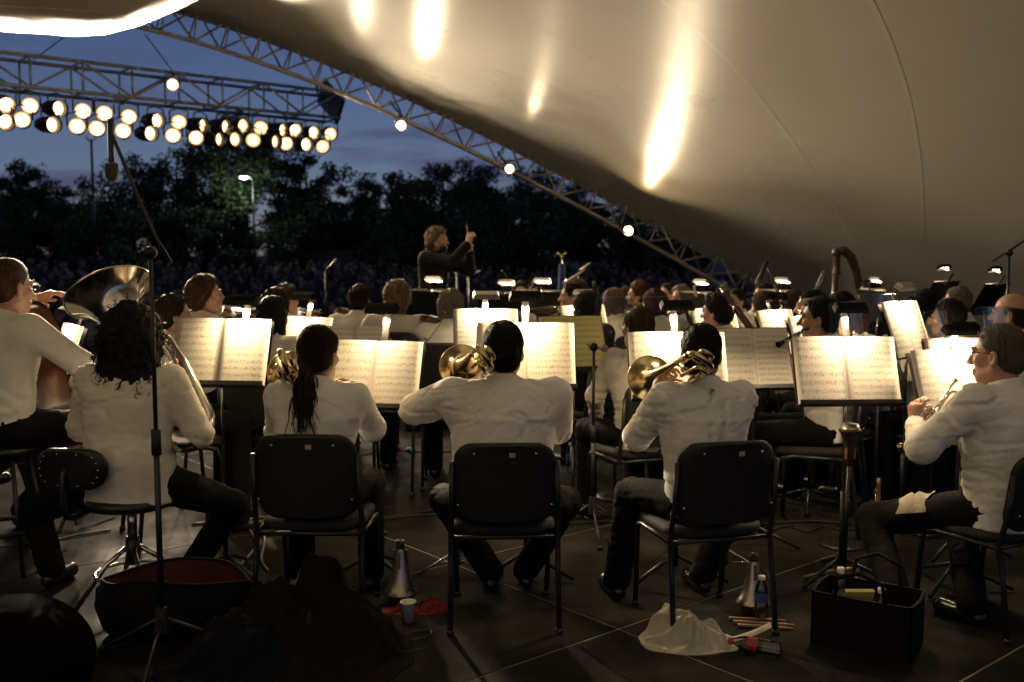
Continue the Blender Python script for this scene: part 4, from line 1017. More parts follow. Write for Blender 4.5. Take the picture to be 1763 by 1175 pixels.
def fiddle(name, label, cat, loc, R, L_, depth, neck, kind_wood=None, group=None, endpin=False):
    """body length L_ along local Z, front faces local -Y; loc = body centre."""
    r = thing(name, label, cat, loc, 0, group); R = R.to_3x3(); wood = kind_wood or M_wood(); W_ = lambda x, y, z: R @ Vector((x, y, z))
    b = MB(); n = len(FO)
    def plate(yy, arch):
        vs = [W_(0, yy + arch, 0)]; fs = []
        for k, s in enumerate((0.45, 0.8, 1.03)):
            for (x, z) in FO: vs.append(W_(x * L_ * s * 1.0, yy + arch * (1 - s * s) if s < 1 else yy, z * L_ * s))
        for j in range(n): fs.append((0, 1 + j, 1 + (j + 1) % n))
        for k in range(2):
            for j in range(n): fs.append((1 + k * n + j, 1 + (k + 1) * n + j, 1 + (k + 1) * n + (j + 1) % n, 1 + k * n + (j + 1) % n))
        return vs, fs
    v, f = plate(-depth / 2, -depth * 0.28); m_ = MB(); m_.add(v, f); m_.build('front_plate', wood, r)
    v, f = plate(depth / 2, depth * 0.22); m_ = MB(); m_.add(v, [q[::-1] for q in f]); m_.build('back_plate', wood, r)
    vs = [W_(x * L_, -depth / 2, z * L_) for x, z in FO] + [W_(x * L_, depth / 2, z * L_) for x, z in FO]; m_ = MB(); m_.add(vs, [(j, (j + 1) % n, n + (j + 1) % n, n + j) for j in range(n)]); m_.build('ribs', wood, r)
    nk = L_ * neck; t = L_ * 0.036
    m_ = MB(); m_.tube([W_(0, -depth * 0.55, 0.46 * L_), W_(0, -depth * 0.72, 0.5 * L_ + nk)], [t * 1.1, t * 0.8], 8); m_.build('neck', wood, r)
    m_ = MB(); m_.box(W_(0, -depth * 0.95, 0.5 * L_ + nk * 0.30), (t * 1.9, t * 0.5, nk * 1.45), R); m_.build('fingerboard', mat('ebony', (0.012, 0.01, 0.009), 0.35), r, smooth=False)
    m_ = MB(); c0 = 0.5 * L_ + nk; m_.tube([W_(0, -depth * 0.72, c0), W_(0, -depth * 0.5, c0 + L_ * 0.14), W_(0, -depth * 0.55, c0 + L_ * 0.2)] + [W_(0, -depth * 0.75 + L_ * 0.03 * math.cos(a) , c0 + L_ * 0.2 + L_ * 0.03 * math.sin(a)) for a in np.linspace(0.3, 4.5, 8)], [t * 0.9, t * 0.75, t * 0.6] + [t * 0.55] * 8, 8); m_.build('scroll', wood, r)
    for k, zz in enumerate((0.05, 0.08, 0.11, 0.14)):
        sx = 1 if k % 2 else -1; m_ = MB(); m_.tube([W_(0, -depth * 0.6, c0 + L_ * zz), W_(sx * L_ * 0.10, -depth * 0.6, c0 + L_ * zz)], [L_ * 0.009, L_ * 0.016], 6); m_.build('peg', mat('ebony', (0.012, 0.01, 0.009), 0.35), r)
    m_ = MB(); m_.box(W_(0, -depth * 1.05, -0.08 * L_), (0.19 * L_, 0.018 * L_, 0.012 * L_ + depth * 0.0), R); m_.box(W_(0, -depth * 0.95, -0.08 * L_), (0.2 * L_, depth * 0.5, 0.014 * L_), R); m_.build('bridge', mat('maple', (0.35, 0.22, 0.1), 0.5), r, smooth=False)
    for k in range(4):
        x = (k - 1.5) * 0.045 * L_; m_ = MB(); m_.tube([W_(x * 0.7, -depth * 0.9, -0.26 * L_), W_(x, -depth * 1.22, -0.08 * L_), W_(x * 0.45, -depth * 1.05, c0)], 0.0009 + L_ * 0.0012, 4); m_.build('string', M_chrome(), r)
    m_ = MB(); m_.box(W_(0, -depth * 0.9, -0.36 * L_), (0.11 * L_, 0.02 * L_, 0.2 * L_), R); m_.build('tailpiece', mat('ebony', (0.012, 0.01, 0.009), 0.35), r, smooth=False)
    if endpin: m_ = MB(); m_.tube([W_(0, 0, -0.5 * L_), W_(0, 0, -0.5 * L_ - endpin)], 0.008, 8); m_.build('endpin', M_chrome(), r)
    return r
def bow(label, a, b, group='bows'):
    a, b = Vector(a), Vector(b); d = b - a; L_ = d.length; d.normalize(); s = d.cross(Vector((0, 1, 0))); s.normalize(); r = thing('bow', label, 'bow', a, 0, group)
    o = MB(); o.tube([d * (L_ * t) + s * (-0.010 * math.sin(math.pi * t)) for t in np.linspace(0, 1, 9)], [0.0046 - 0.0018 * t for t in np.linspace(0, 1, 9)], 6); o.build('stick', mat('bow_wood', (0.22, 0.11, 0.05), 0.35), r)
    o = MB(); w = d.cross(s) * 0.005; e0, e1 = s * 0.022 + d * 0.03, s * 0.020 + d * (L_ - 0.012); o.add([e0 - w, e0 + w, e1 + w, e1 - w, e0 - w + s * 0.001, e0 + w + s * 0.001, e1 + w + s * 0.001, e1 - w + s * 0.001], [(0, 1, 2, 3), (7, 6, 5, 4), (0, 4, 5, 1), (2, 6, 7, 3)]); o.build('bow_hair', mat('bow_hair', (0.6, 0.55, 0.42), 0.6), r, smooth=False)
    o = MB(); o.tube([d * 0.05, d * 0.05 + s * 0.024], 0.006, 6); o.build('frog', mat('ebony', (0.012, 0.01, 0.009), 0.35), r)
    o = MB(); o.tube([d * (L_ - 0.006), d * (L_ - 0.006) + s * 0.022], [0.004, 0.003], 6); o.build('tip', mat('bow_tip', (0.5, 0.42, 0.3), 0.4), r)
    return r
def stick_wind(name, label, cat, a, b, r0, r1, material, keys=8, bell_r=None, key_m=None):
    a, b = Vector(a), Vector(b); d = b - a; L_ = d.length; R = align(d).to_4x4(); r = thing(name, label, cat, a, 0)
    o = MB(); p = [(0.001, 0), (r0, 0.0), (r0, 0.1 * L_), (r0 * 1.18, 0.11 * L_), (r0 * 1.18, 0.125 * L_), (r0, 0.13 * L_), (lerp(r0, r1, .5), 0.5 * L_), (lerp(r0, r1, .5) * 1.2, 0.51 * L_), (lerp(r0, r1, .5) * 1.2, 0.53 * L_), (r1, 0.54 * L_), (r1, 0.9 * L_), (bell_r or r1, L_), (max(0.001, (bell_r or r1) - 0.003), L_)]
    o.lathe(p, 16, R); o.build('tube', material, r)
    k_m = key_m or M_chrome(); Rr = R.to_3x3()
    rod = MB(); rod.tube([Rr @ Vector((r1 * 1.35, 0, 0.16 * L_)), Rr @ Vector((r1 * 1.35, 0, 0.86 * L_))], 0.0028, 6); rod.build('key_rod', k_m, r)
    for i in range(keys):
        z = L_ * (0.2 + 0.62 * i / max(1, keys - 1)); k = MB(); an = 0.5 * math.sin(i * 2.1); k.lathe([(0.001, 0.006), (0.008, 0.005), (0.009, 0.0), (0.001, 0.0)], 10, R @ T((0, 0, z)) @ Matrix.Rotation(an, 4, 'Z') @ T((r1 * 1.05, 0, 0)) @ Matrix.Rotation(math.pi / 2, 4, 'Y')); k.build('key', k_m, r)
    return r

# ---- glass-like things
def clear_mat(name, tint=(0.93, 0.93, 0.9), rough=0.03, refl=1.0):
    if name in MATS: return MATS[name]
    m = bpy.data.materials.new(name); m.use_nodes = True; t = m.node_tree; t.nodes.clear()
    o = t.nodes.new('ShaderNodeOutputMaterial'); mx = t.nodes.new('ShaderNodeMixShader'); tr = t.nodes.new('ShaderNodeBsdfTransparent'); gl = t.nodes.new('ShaderNodeBsdfGlossy'); fr = t.nodes.new('ShaderNodeFresnel'); fr.inputs['IOR'].default_value = 1.45
    tr.inputs['Color'].default_value = (*tint, 1); gl.inputs['Roughness'].default_value = rough
    ml = t.nodes.new('ShaderNodeMath'); ml.operation = 'MULTIPLY'; ml.inputs[1].default_value = refl; t.links.new(fr.outputs[0], ml.inputs[0])
    t.links.new(ml.outputs[0], mx.inputs['Fac']); t.links.new(tr.outputs[0], mx.inputs[1]); t.links.new(gl.outputs[0], mx.inputs[2]); t.links.new(mx.outputs[0], o.inputs['Surface']); MATS[name] = m; return m
def shield(label, px0, px1, py_top, depth, yaw, h=0.62, lean=6):
    """clear acrylic sound shield on a slim stand, standing in front of the brass."""
    c = pix((px0 + px1) / 2, py_top, depth); w = (px1 - px0) / FPX * depth; zt = c.z; r = thing('sound_shield', label, 'sound shield', (c.x, c.y, 0), D2R(yaw), 'clear acrylic sound shields')
    b = MB(); rounded_slab(b, w, h, 0.006, 0.035, T((0, 0, zt - h / 2)) @ Matrix.Rotation(D2R(-lean), 4, 'X'), curve=-0.03); b.build('panel', clear_mat('acrylic', (0.94, 0.94, 0.92), 0.05, 0.4), r)
    p = MB(); p.tube([(0, 0.01, zt - h * 0.72), (0, 0.0, 0.03)], 0.010, 8); p.build('pole', M_black(), r)
    p = MB(); p.lathe([(0.001, 0.03), (0.11, 0.024), (0.13, 0.012), (0.13, 0.0), (0.001, 0.0)], 24); p.build('base', M_black(), r)
    p = MB(); p.box((0, 0.0, zt - h * 0.72), (0.06, 0.035, 0.05)); p.build('clamp', M_blackplastic(), r, smooth=False)
    return r
def bottle(label, base, h=0.205, r0=0.031, M=None, cap='white', labelcol=(0.05, 0.10, 0.25), fill=0.0):
    r = thing('water_bottle', label, 'bottle', base, 0, 'plastic drink bottles'); M = M or Matrix.Identity(4); s = h / 0.205
    prof = [(0.001, 0.004), (r0 * 0.8, 0.0), (r0, 0.008)]
    for k in range(6): prof += [(r0, 0.012 + 0.011 * k), (r0 * 0.93, 0.0175 + 0.011 * k)]
    prof += [(r0, 0.082), (r0, 0.135), (r0 * 0.95, 0.142), (r0 * 0.8, 0.16), (0.0135, 0.182), (0.0125, 0.190)]
    o = MB(); o.lathe([(a, b * s) for a, b in prof], 24, M); o.build('bottle_body', clear_mat('pet_plastic', (0.92, 0.93, 0.92), 0.06, 2.2), r)
    o = MB(); o.lathe([(r0 * 1.015, 0.088 * s), (r0 * 1.015, 0.130 * s)], 24, M); o.build('wrapper', mat('wrap_%.2f' % labelcol[0], labelcol, 0.4, noise=0.3, nscale=60), r)
    o = MB(); o.lathe([(0.0145, 0.186 * s), (0.0150, 0.190 * s), (0.0150, 0.204 * s), (0.001, 0.206 * s)], 18, M); o.build('cap', mat('cap_' + cap, {'white': (0.75, 0.73, 0.68), 'red': (0.5, 0.03, 0.02)}[cap], 0.45), r)
    return r
def cable(label, pts, r=0.005, material=None, group='cables on the deck', name='cable'):
    pts = [Vector(p) for p in pts]; sm = []
    for i in range(len(pts) - 1):
        p0, p1, p2, p3 = pts[max(0, i - 1)], pts[i], pts[i + 1], pts[min(len(pts) - 1, i + 2)]
        for k in range(6):
            t = k / 6; sm.append(0.5 * ((2 * p1) + (p2 - p0) * t + (2 * p0 - 5 * p1 + 4 * p2 - p3) * t * t + (3 * p1 - p0 - 3 * p2 + p3) * t ** 3))
    sm.append(pts[-1]); o = MB(); o.tube(sm, r, 7); ob = o.build(name, material or M_blackplastic()); return tag(ob, label, 'cable', group)
# ================================================================== the orchestra
CPOS = pix(752, 440, 9.8); CPOS.z = 0
def yaw_to(p, q=None):
    q = CPOS if q is None else q; return math.degrees(math.atan2(-(q.x - p.x), q.y - p.y))
def to_local(p, pos, yaw):
    return np.array(Rz(-yaw) @ (Vector(p) - Vector(pos)))
def sitter(label, px, top, depth, yaw=None, seat=None, sc=1.0, hs=1.1, hairadd=0.012, chair_label=None, chair_off=0.06, pose=None, wr=None, el=None, knees_w=None, feet_w=None, head=(0, 0, 0), bulk=1.0, lean=0.06, shw=0.185, twist=0.0, stool=False, **kw):
    tgt = pix(px, top, depth)
    if yaw is None: yaw = yaw_to(tgt)
    yr = D2R(yaw)
    nz_ = None
    if pose == 'violin':
        base_n = 1.05; wr = lambda n: ((-0.30, 0.47, n - 0.03), (0.22, 0.36, n - 0.13)); el = ((-0.6, 0, -1), (1, -0.1, -0.5))
    elif pose == 'cello': wr = lambda n: ((-0.16, 0.22, n - 0.05), (0.30, 0.36, n - 0.42)); el = ((-1, 0.1, -0.1), (1, 0, -0.1))
    elif pose == 'wind': wr = lambda n: ((-0.09, 0.30, n - 0.13), (0.09, 0.34, n - 0.24)); el = ((-1, -0.2, -0.5), (1, -0.2, -0.5))
    elif pose == 'bone': wr = lambda n: ((-0.12, 0.27, n - 0.02), (0.10, 0.40, n - 0.08)); el = ((-0.5, -0.1, -1), (0.55, -0.1, -1))
    elif pose == 'rest' or wr is None: wr = lambda n: ((-0.13, 0.33, n - 0.42), (0.13, 0.33, n - 0.42)); el = el or ((-1, -0.3, -0.4), (1, -0.3, -0.4))
    elif not callable(wr): wf = wr; wr = lambda n: wf
    s_ = 0.45 if seat is None else seat
    for it in range(3):
        nN = s_ + 0.085 + 0.505 * sc
        r = make_rig(seat=s_, sc=sc, bulk=bulk, lean=lean, wr=wr(nN), el=el or ((-1, -0.3, -0.6), (1, -0.3, -0.6)), head=head, shw=shw, twist=twist, hs=hs)
        dz = tgt.z - (r.top[2] + hairadd)
        if seat is None:
            s2 = min(0.60, max(0.40, s_ + dz)); rest = dz - (s2 - s_); s_ = s2
            sc = min(1.12, max(0.86, sc + rest / 0.85))
        else: sc = min(1.14, max(0.84, sc + dz / 0.85))
    top3 = Vector(r.top); pos = tgt - Rz(yr) @ top3; pos.z = 0.0
    kn = [to_local(k, pos, yr) for k in knees_w] if knees_w else None
    ft = [to_local(k, pos, yr) for k in feet_w] if feet_w else None
    nN = s_ + 0.085 + 0.505 * sc
    r = make_rig(seat=s_, sc=sc, bulk=bulk, lean=lean, wr=wr(nN), el=el or ((-1, -0.3, -0.6), (1, -0.3, -0.6)), head=head, shw=shw, twist=twist, knees=kn, feet=ft, hs=hs)
    o = person(label, tuple(pos), yr, r, **kw)
    if chair_label:
        c = chair(chair_label, tuple(pos + Rz(yr) @ Vector((0, chair_off, 0))), yr)
        c.scale = (1, 1, s_ / 0.47)
    o['_n'] = 0; del o['_n']
    return o, r, pos, yr
def W3(pos, yr, v): return Vector(pos) + Rz(yr) @ Vector(v)
def strands(root, r, hairname, color, n=500, ln=0.045, seed=1, wild=0.25, down=(0, -0.25, -1.0), thick=0.0011, zmin=-9):
    """fine locks lying over the hair of the people in the front row."""
    hair = [c for c in root.children if c.name.startswith('hair')][0]; me = hair.data
    V = np.empty(len(me.vertices) * 3); me.vertices.foreach_get('co', V); V = V.reshape(-1, 3); N = np.empty(len(V) * 3); me.vertices.foreach_get('normal', N); N = N.reshape(-1, 3)
    g = np.random.default_rng(seed); ids = g.choice(len(V), n); m = MB(); dn = r.HR @ np.array(down, float)
    for i in ids:
        p, nn = V[i], N[i]
        if p[2] < zmin: continue
        d = dn - nn * (dn @ nn) + g.normal(0, wild, 3); d -= nn * (d @ nn); d /= np.linalg.norm(d) + 1e-9; L_ = ln * g.uniform(0.5, 1.3); pts = []
        for t in (0, .33, .66, 1.0): s = t * L_; pts.append(p + d * s + nn * (0.0015 + 0.004 * t * g.uniform(0, 1)) - nn * (s * s / 0.19))
        m.tube(pts, [thick, thick, thick * .8, thick * .3], 3, caps=False)
    o = m.build('hair_strands', hair_m(color)); o.parent = hair; o.matrix_parent_inverse = Matrix.Identity(4); return o

# ---------------------------------------------------------------- front row
# 1 tuba
f1, r1, p1, y1 = sitter('person with long dark curly hair and pale loose top playing the tuba', 226, 528, 4.62, -8, seat=0.52, sc=0.98, hairadd=0.035, bulk=1.28, shw=0.19, res=0.0125, head=(-0.1, 0, 0), hair=('curly', 'dark'), shirt='cream', sleeve=0.86, skin='pink', face=False, collar=False, untuck=0.12, wr_amp=0.009,
    wr=((-0.20, 0.32, 0.86), (0.22, 0.30, 0.82)), el=((-0.6, -0.25, -1), (0.6, -0.3, -1)), knees_w=(pix(60, 880, 4.9), pix(402, 868, 4.75)), feet_w=(gnd(90, 1010) + Vector((0, 0, 0.09)), gnd(330, 1010) + Vector((0, 0, 0.09))))
def curls(root, r, color, n=900):
    hair = [c for c in root.children if c.name.startswith('hair')][0]; me = hair.data
    V = np.empty(len(me.vertices) * 3); me.vertices.foreach_get('co', V); V = V.reshape(-1, 3); N = np.empty(len(V) * 3); me.vertices.foreach_get('normal', N); N = N.reshape(-1, 3)
    g = np.random.default_rng(5); m = MB()
    for i in g.choice(len(V), n):
        p, nn = V[i] - N[i] * 0.006, N[i]; d = np.array((0, 0, -1.0)) * g.uniform(0.5, 1.2) + nn * g.uniform(0.1, 0.7) + g.normal(0, .25, 3); d /= np.linalg.norm(d); a = np.cross(d, g.normal(0, 1, 3)); a /= np.linalg.norm(a); b = np.cross(d, a); L_ = g.uniform(0.03, 0.075); R_ = g.uniform(0.004, 0.009); tn = g.uniform(1.5, 3); ph = g.uniform(0, 6)
        m.tube([p + d * L_ * t + (a * math.cos(ph + tn * 6.28 * t) + b * math.sin(ph + tn * 6.28 * t)) * R_ * (0.4 + 0.6 * t) for t in np.linspace(0, 1, 11)], [0.0032 - 0.0018 * t for t in np.linspace(0, 1, 11)], 4, caps=False)
    o = m.build('curls', hair_m(color)); o.parent = hair
curls(f1, r1, 'dark')
tuba('large silver tuba whose bell rises beside the curly hair', tuple(Vector((p1.x, p1.y, 0)) + Rz(y1) @ Vector((0.05, 0.34, 0))), pix(188, 505, 4.95), Vector((-0.48, 0.42, 0.77)))
# swivel stool
sr = thing('swivel_stool', 'black swivel stool with small oval studded back pad', 'stool', tuple(p1 + Vector((0.0, 0.0, 0))), y1)
def stool(sr):
    o = MB(); o.lathe([(0.001, 0.535), (0.15, 0.53), (0.195, 0.515), (0.205, 0.49), (0.19, 0.47), (0.001, 0.465)], 32); o.build('seat', mat('stool_vinyl', (0.012, 0.011, 0.011), 0.35, bump=0.1), sr)
    o = MB(); o.tube([(0, 0, 0.47), (0, 0, 0.30)], 0.022, 12); o.build('column', M_chrome(), sr)
    o = MB(); o.tube([(0, 0, 0.32), (0, 0, 0.19)], 0.032, 12); o.build('hub', M_black(), sr)
    for k in range(4):
        a = D2R(40 + 90 * k); c, s = math.cos(a), math.sin(a); o = MB(); o.tube([(0.03 * c, 0.03 * s, 0.27), (0.12 * c, 0.12 * s, 0.20), (0.26 * c, 0.26 * s, 0.012)], 0.012, 8); o.build('leg', M_chrome(), sr)
    o = MB(); o.tube([(0.17 * math.cos(t), 0.17 * math.sin(t), 0.15) for t in np.linspace(0, 2 * math.pi, 25)[:-1]], 0.008, 7, closed=True); o.build('foot_ring', M_chrome(), sr)
    bx = -0.16
    o = MB(); o.tube([(bx, -0.02, 0.462), (bx, -0.20, 0.455), (bx, -0.265, 0.475), (bx, -0.29, 0.53), (bx, -0.285, 0.66), (bx, -0.265, 0.70)], 0.014, 8); o.build('back_arm', M_black(), sr)
    pad = MB(); rounded_slab(pad, 0.33, 0.185, 0.045, 0.088, T((-0.14, -0.235, 0.69)) @ Matrix.Rotation(D2R(4), 4, 'X'), curve=-0.02, n=8); po = pad.build('back_pad', mat('stool_vinyl', (0.012, 0.011, 0.011), 0.35, bump=0.1), sr)
    for k in range(14):
        a = 2 * math.pi * k / 14; x = 0.145 * math.cos(a); z = 0.072 * math.sin(a); x = max(-0.075, min(0.075, x)) + 0.065 * math.cos(a); s_ = MB(); s_.sphere((-0.14 + x * 0.98, -0.262 - 0.02 * (1 - (2 * x / .33) ** 2), 0.69 + z), 0.0045, 8, 5); q = s_.build('stud', M_chrome()); q.parent = po
stool(sr)

# 2 trombone, ponytail
f2, r2, p2, y2 = sitter('person with long dark ponytail in white shirt playing trombone', 548, 560, 4.45, -2, sc=0.95, bulk=1.0, res=0.0095, head=(-0.28, -0.05, 0), hair=('pony', 'brown'), shirt='white', sleeve=0.9, skin='fair', face=False, pose='bone', waist=0.95, shw=0.18, untuck=0.05, el=None, chair_label='black chair under the ponytailed trombone player', hands=((1.2, (1, 0, 0)), (1.2, (-1, 0, 0))))
def ponytail(root, r, color):
    hair = [c for c in root.children if c.name.startswith('hair')][0]; g = np.random.default_rng(2); m = MB(); b0 = r.H + r.HR @ np.array((0.0, -0.115, -0.03))
    for k in range(300):
        off = g.normal(0, 0.013, 3); ph = g.uniform(0, 6); L_ = g.uniform(0.20, 0.36); sp_ = g.normal(0, 0.020, 2); pts = []
        for t in np.linspace(0, 1, 10):
            y_ = -0.035 * math.sin(t * 2.2) - 0.02 * t
            pts.append(b0 + off * (0.4 + 0.9 * math.sin(min(1, t * 1.6) * 1.57)) + np.array((0.012 * math.sin(3 * t + ph) * t + sp_[0] * t * 1.1 + 0.006 * math.sin(18 * t + ph), y_ + sp_[1] * t * 0.7, -L_ * t)))
        m.tube(pts, [0.0026, 0.0034, 0.0036, 0.0036, 0.0034, 0.003, 0.0025, 0.002, 0.0012, 0.0004], 4, caps=False)
    o = m.build('ponytail', hair_m(color)); o.parent = hair
    e = MB(); e.tube([b0 + r.HR @ np.array((0.021 * math.cos(a), 0.004, 0.021 * math.sin(a) - 0.004)) for a in np.linspace(0, 6.28, 13)[:-1]], 0.006, 6, closed=True); e2 = e.build('hair_tie', mat('hair_tie', (0.012, 0.01, 0.012), 0.8)); e2.parent = hair
ponytail(f2, r2, 'brown'); strands(f2, r2, 'hair', 'brown', 1800, 0.06, 3, 0.12, (0, -0.9, -0.7))
trombone('brass trombone held by the ponytailed player', pix(500, 643, 4.85), pix(480, 602, 4.12), (0.35, 0.0, -0.9))
# 3 trombone, broad man
f3, r3, p3, y3 = sitter('broad person with short dark hair in tight white shirt playing trombone', 866, 553, 4.45, 2, sc=1.0, bulk=1.38, res=0.0095, hair=('short', 'dark'), shirt='white', sleeve=0.60, skin='pink', face=False, shw=0.205, untuck=0.02, chair_label='black chair under the broad trombone player',
    wr=lambda n: ((-0.18, 0.30, n - 0.04), (0.12, 0.40, n - 0.08)), el=((-1, 0.1, -0.45), (0.55, -0.05, -1)), knees_w=(pix(765, 860, 4.75), pix(975, 865, 4.75)), feet_w=(gnd(845, 1015) + Vector((0, 0, 0.09)), gnd(905, 1012) + Vector((0, 0, 0.09))), hands=((1.2, (1, 0, 0)), (1.2, (-1, 0, 0))), wr_amp=0.008)
strands(f3, r3, 'hair', 'dark', 2200, 0.03, 4, 0.22)
trombone('brass trombone held by the broad player', pix(795, 632, 4.88), pix(822, 596, 4.12), (0.55, 0.0, -0.8))
# 4 trombone, dark hair
f4, r4, p4, y4 = sitter('person with cropped black hair and pleated white shirt playing trombone', 1208, 557, 4.38, 14, sc=0.98, bulk=1.06, res=0.0095, head=(-0.45, 0.02, 0), hair=('short', 'black'), shirt='white', sleeve=0.60, skin='tan', face=False, pose='bone', untuck=0.05, pleat=True, chair_label='black chair under the crop-haired trombone player', chair_off=0.05,
    knees_w=(pix(1085, 848, 4.62), pix(1262, 872, 4.80)), feet_w=(gnd(1062, 1030) + Vector((0, 0, 0.09)), gnd(1208, 1020) + Vector((0, 0, 0.09))), hands=((1.2, (1, 0, 0)), (1.2, (-1, 0, 0))))
strands(f4, r4, 'hair', 'black', 2200, 0.026, 5, 0.22)
trombone('brass trombone with wide open bell beside the crop-haired player', pix(1120, 652, 4.72), pix(1194, 606, 4.05), (0.75, 0.1, -0.62))
# back pleat of that shirt
pl_ = MB(); nP = r4.P + np.array((0, -0.0, 0)); 
# 5 trumpet
f5, r5, p5, y5 = sitter('grey-haired person with glasses in white shirt holding a trumpet', 1722, 556, 4.42, 27, sc=1.02, bulk=1.2, res=0.0095, head=(0.30, -0.04, 0), hair=('buzz', 'salt'), shirt='white', sleeve=0.97, skin='pink', glasses=True, untuck=0.08, chair_label='black chair under the grey-haired trumpet player', chair_off=0.07,
    wr=lambda n: ((-0.20, 0.34, n - 0.18), (0.06, 0.36, n - 0.26)), el=((-1, -0.2, -0.8), (1, -0.3, -0.8)), knees_w=(pix(1500, 892, 4.72), pix(1650, 880, 4.9)), feet_w=(gnd(1545, 1070) + Vector((0, 0, 0.09)), gnd(1672, 1075) + Vector((0, 0, 0.09))), hands=((1.1, (1, 0.2, 0), (0.1, 0.1, 1)), (1.1, (-1, 0, 0))))
strands(f5, r5, 'hair', 'salt', 2600, 0.018, 6, 0.4, thick=0.0009)
trumpet('silver trumpet held upright by the grey-haired player', pix(1650, 655, 4.56), pix(1564, 778, 4.42), (-0.8, -0.2, 0.55))

# ---------------------------------------------------------------- bass player at the left edge, on a tall stool
f0, r0, p0, y0 = sitter('bald person with glasses on tall stool playing the double bass', 14, 447, 5.15, -28, seat=0.66, sc=1.04, bulk=1.05, res=0.0135, head=(0.05, -0.05, 0), hair=('buzz', 'light'), glasses=True, shirt='white', sleeve=0.97, skin='pink', untuck=0.0, hairadd=0.0,
    wr=lambda n: ((-0.30, 0.45, n + 0.08), (0.30, 0.42, n - 0.40)), el=((-1, 0, -0.3), (1, -0.1, -0.2)), feet_w=(gnd(-30, 900) + Vector((0, 0, 0.3)), gnd(40, 905) + Vector((0, 0, 0.09))))
ts = thing('tall_stool', 'tall black stool with foot ring under the bald bass player', 'stool', (p0.x, p0.y, 0), 0)
o = MB(); o.lathe([(0.001, 0.665), (0.16, 0.66), (0.175, 0.64), (0.17, 0.615), (0.001, 0.61)], 28); o.build('seat', M_black(), ts)
for k in range(4):
    a = D2R(45 + 90 * k); o = MB(); o.tube([(0.12 * math.cos(a), 0.12 * math.sin(a), 0.62), (0.22 * math.cos(a), 0.22 * math.sin(a), 0.0)], 0.012, 8); o.build('leg', M_black(), ts)
o = MB(); o.tube([(0.19 * math.cos(t), 0.19 * math.sin(t), 0.22) for t in np.linspace(0, 6.283, 29)[:-1]], 0.013, 8, closed=True); o.build('foot_ring', M_black(), ts)
nb = (Vector((-0.18, -0.12, 1.0))).normalized(); fwd = Vector((-0.62, -0.72, 0.0)); fwd -= nb * fwd.dot(nb); fwd.normalize(); yb = -fwd; xb = yb.cross(nb)
fiddle('double_bass', 'brown double bass leaning against the bald player', 'double bass', tuple(pix(70, 640, 5.55) - Vector((0, 0, 0.18))), Matrix((xb, yb, nb)).transposed(), 1.12, 0.20, 0.52, endpin=0.18)
bow('bow in the hand of the bald bass player', pix(150, 618, 5.35), pix(86, 575, 5.7))

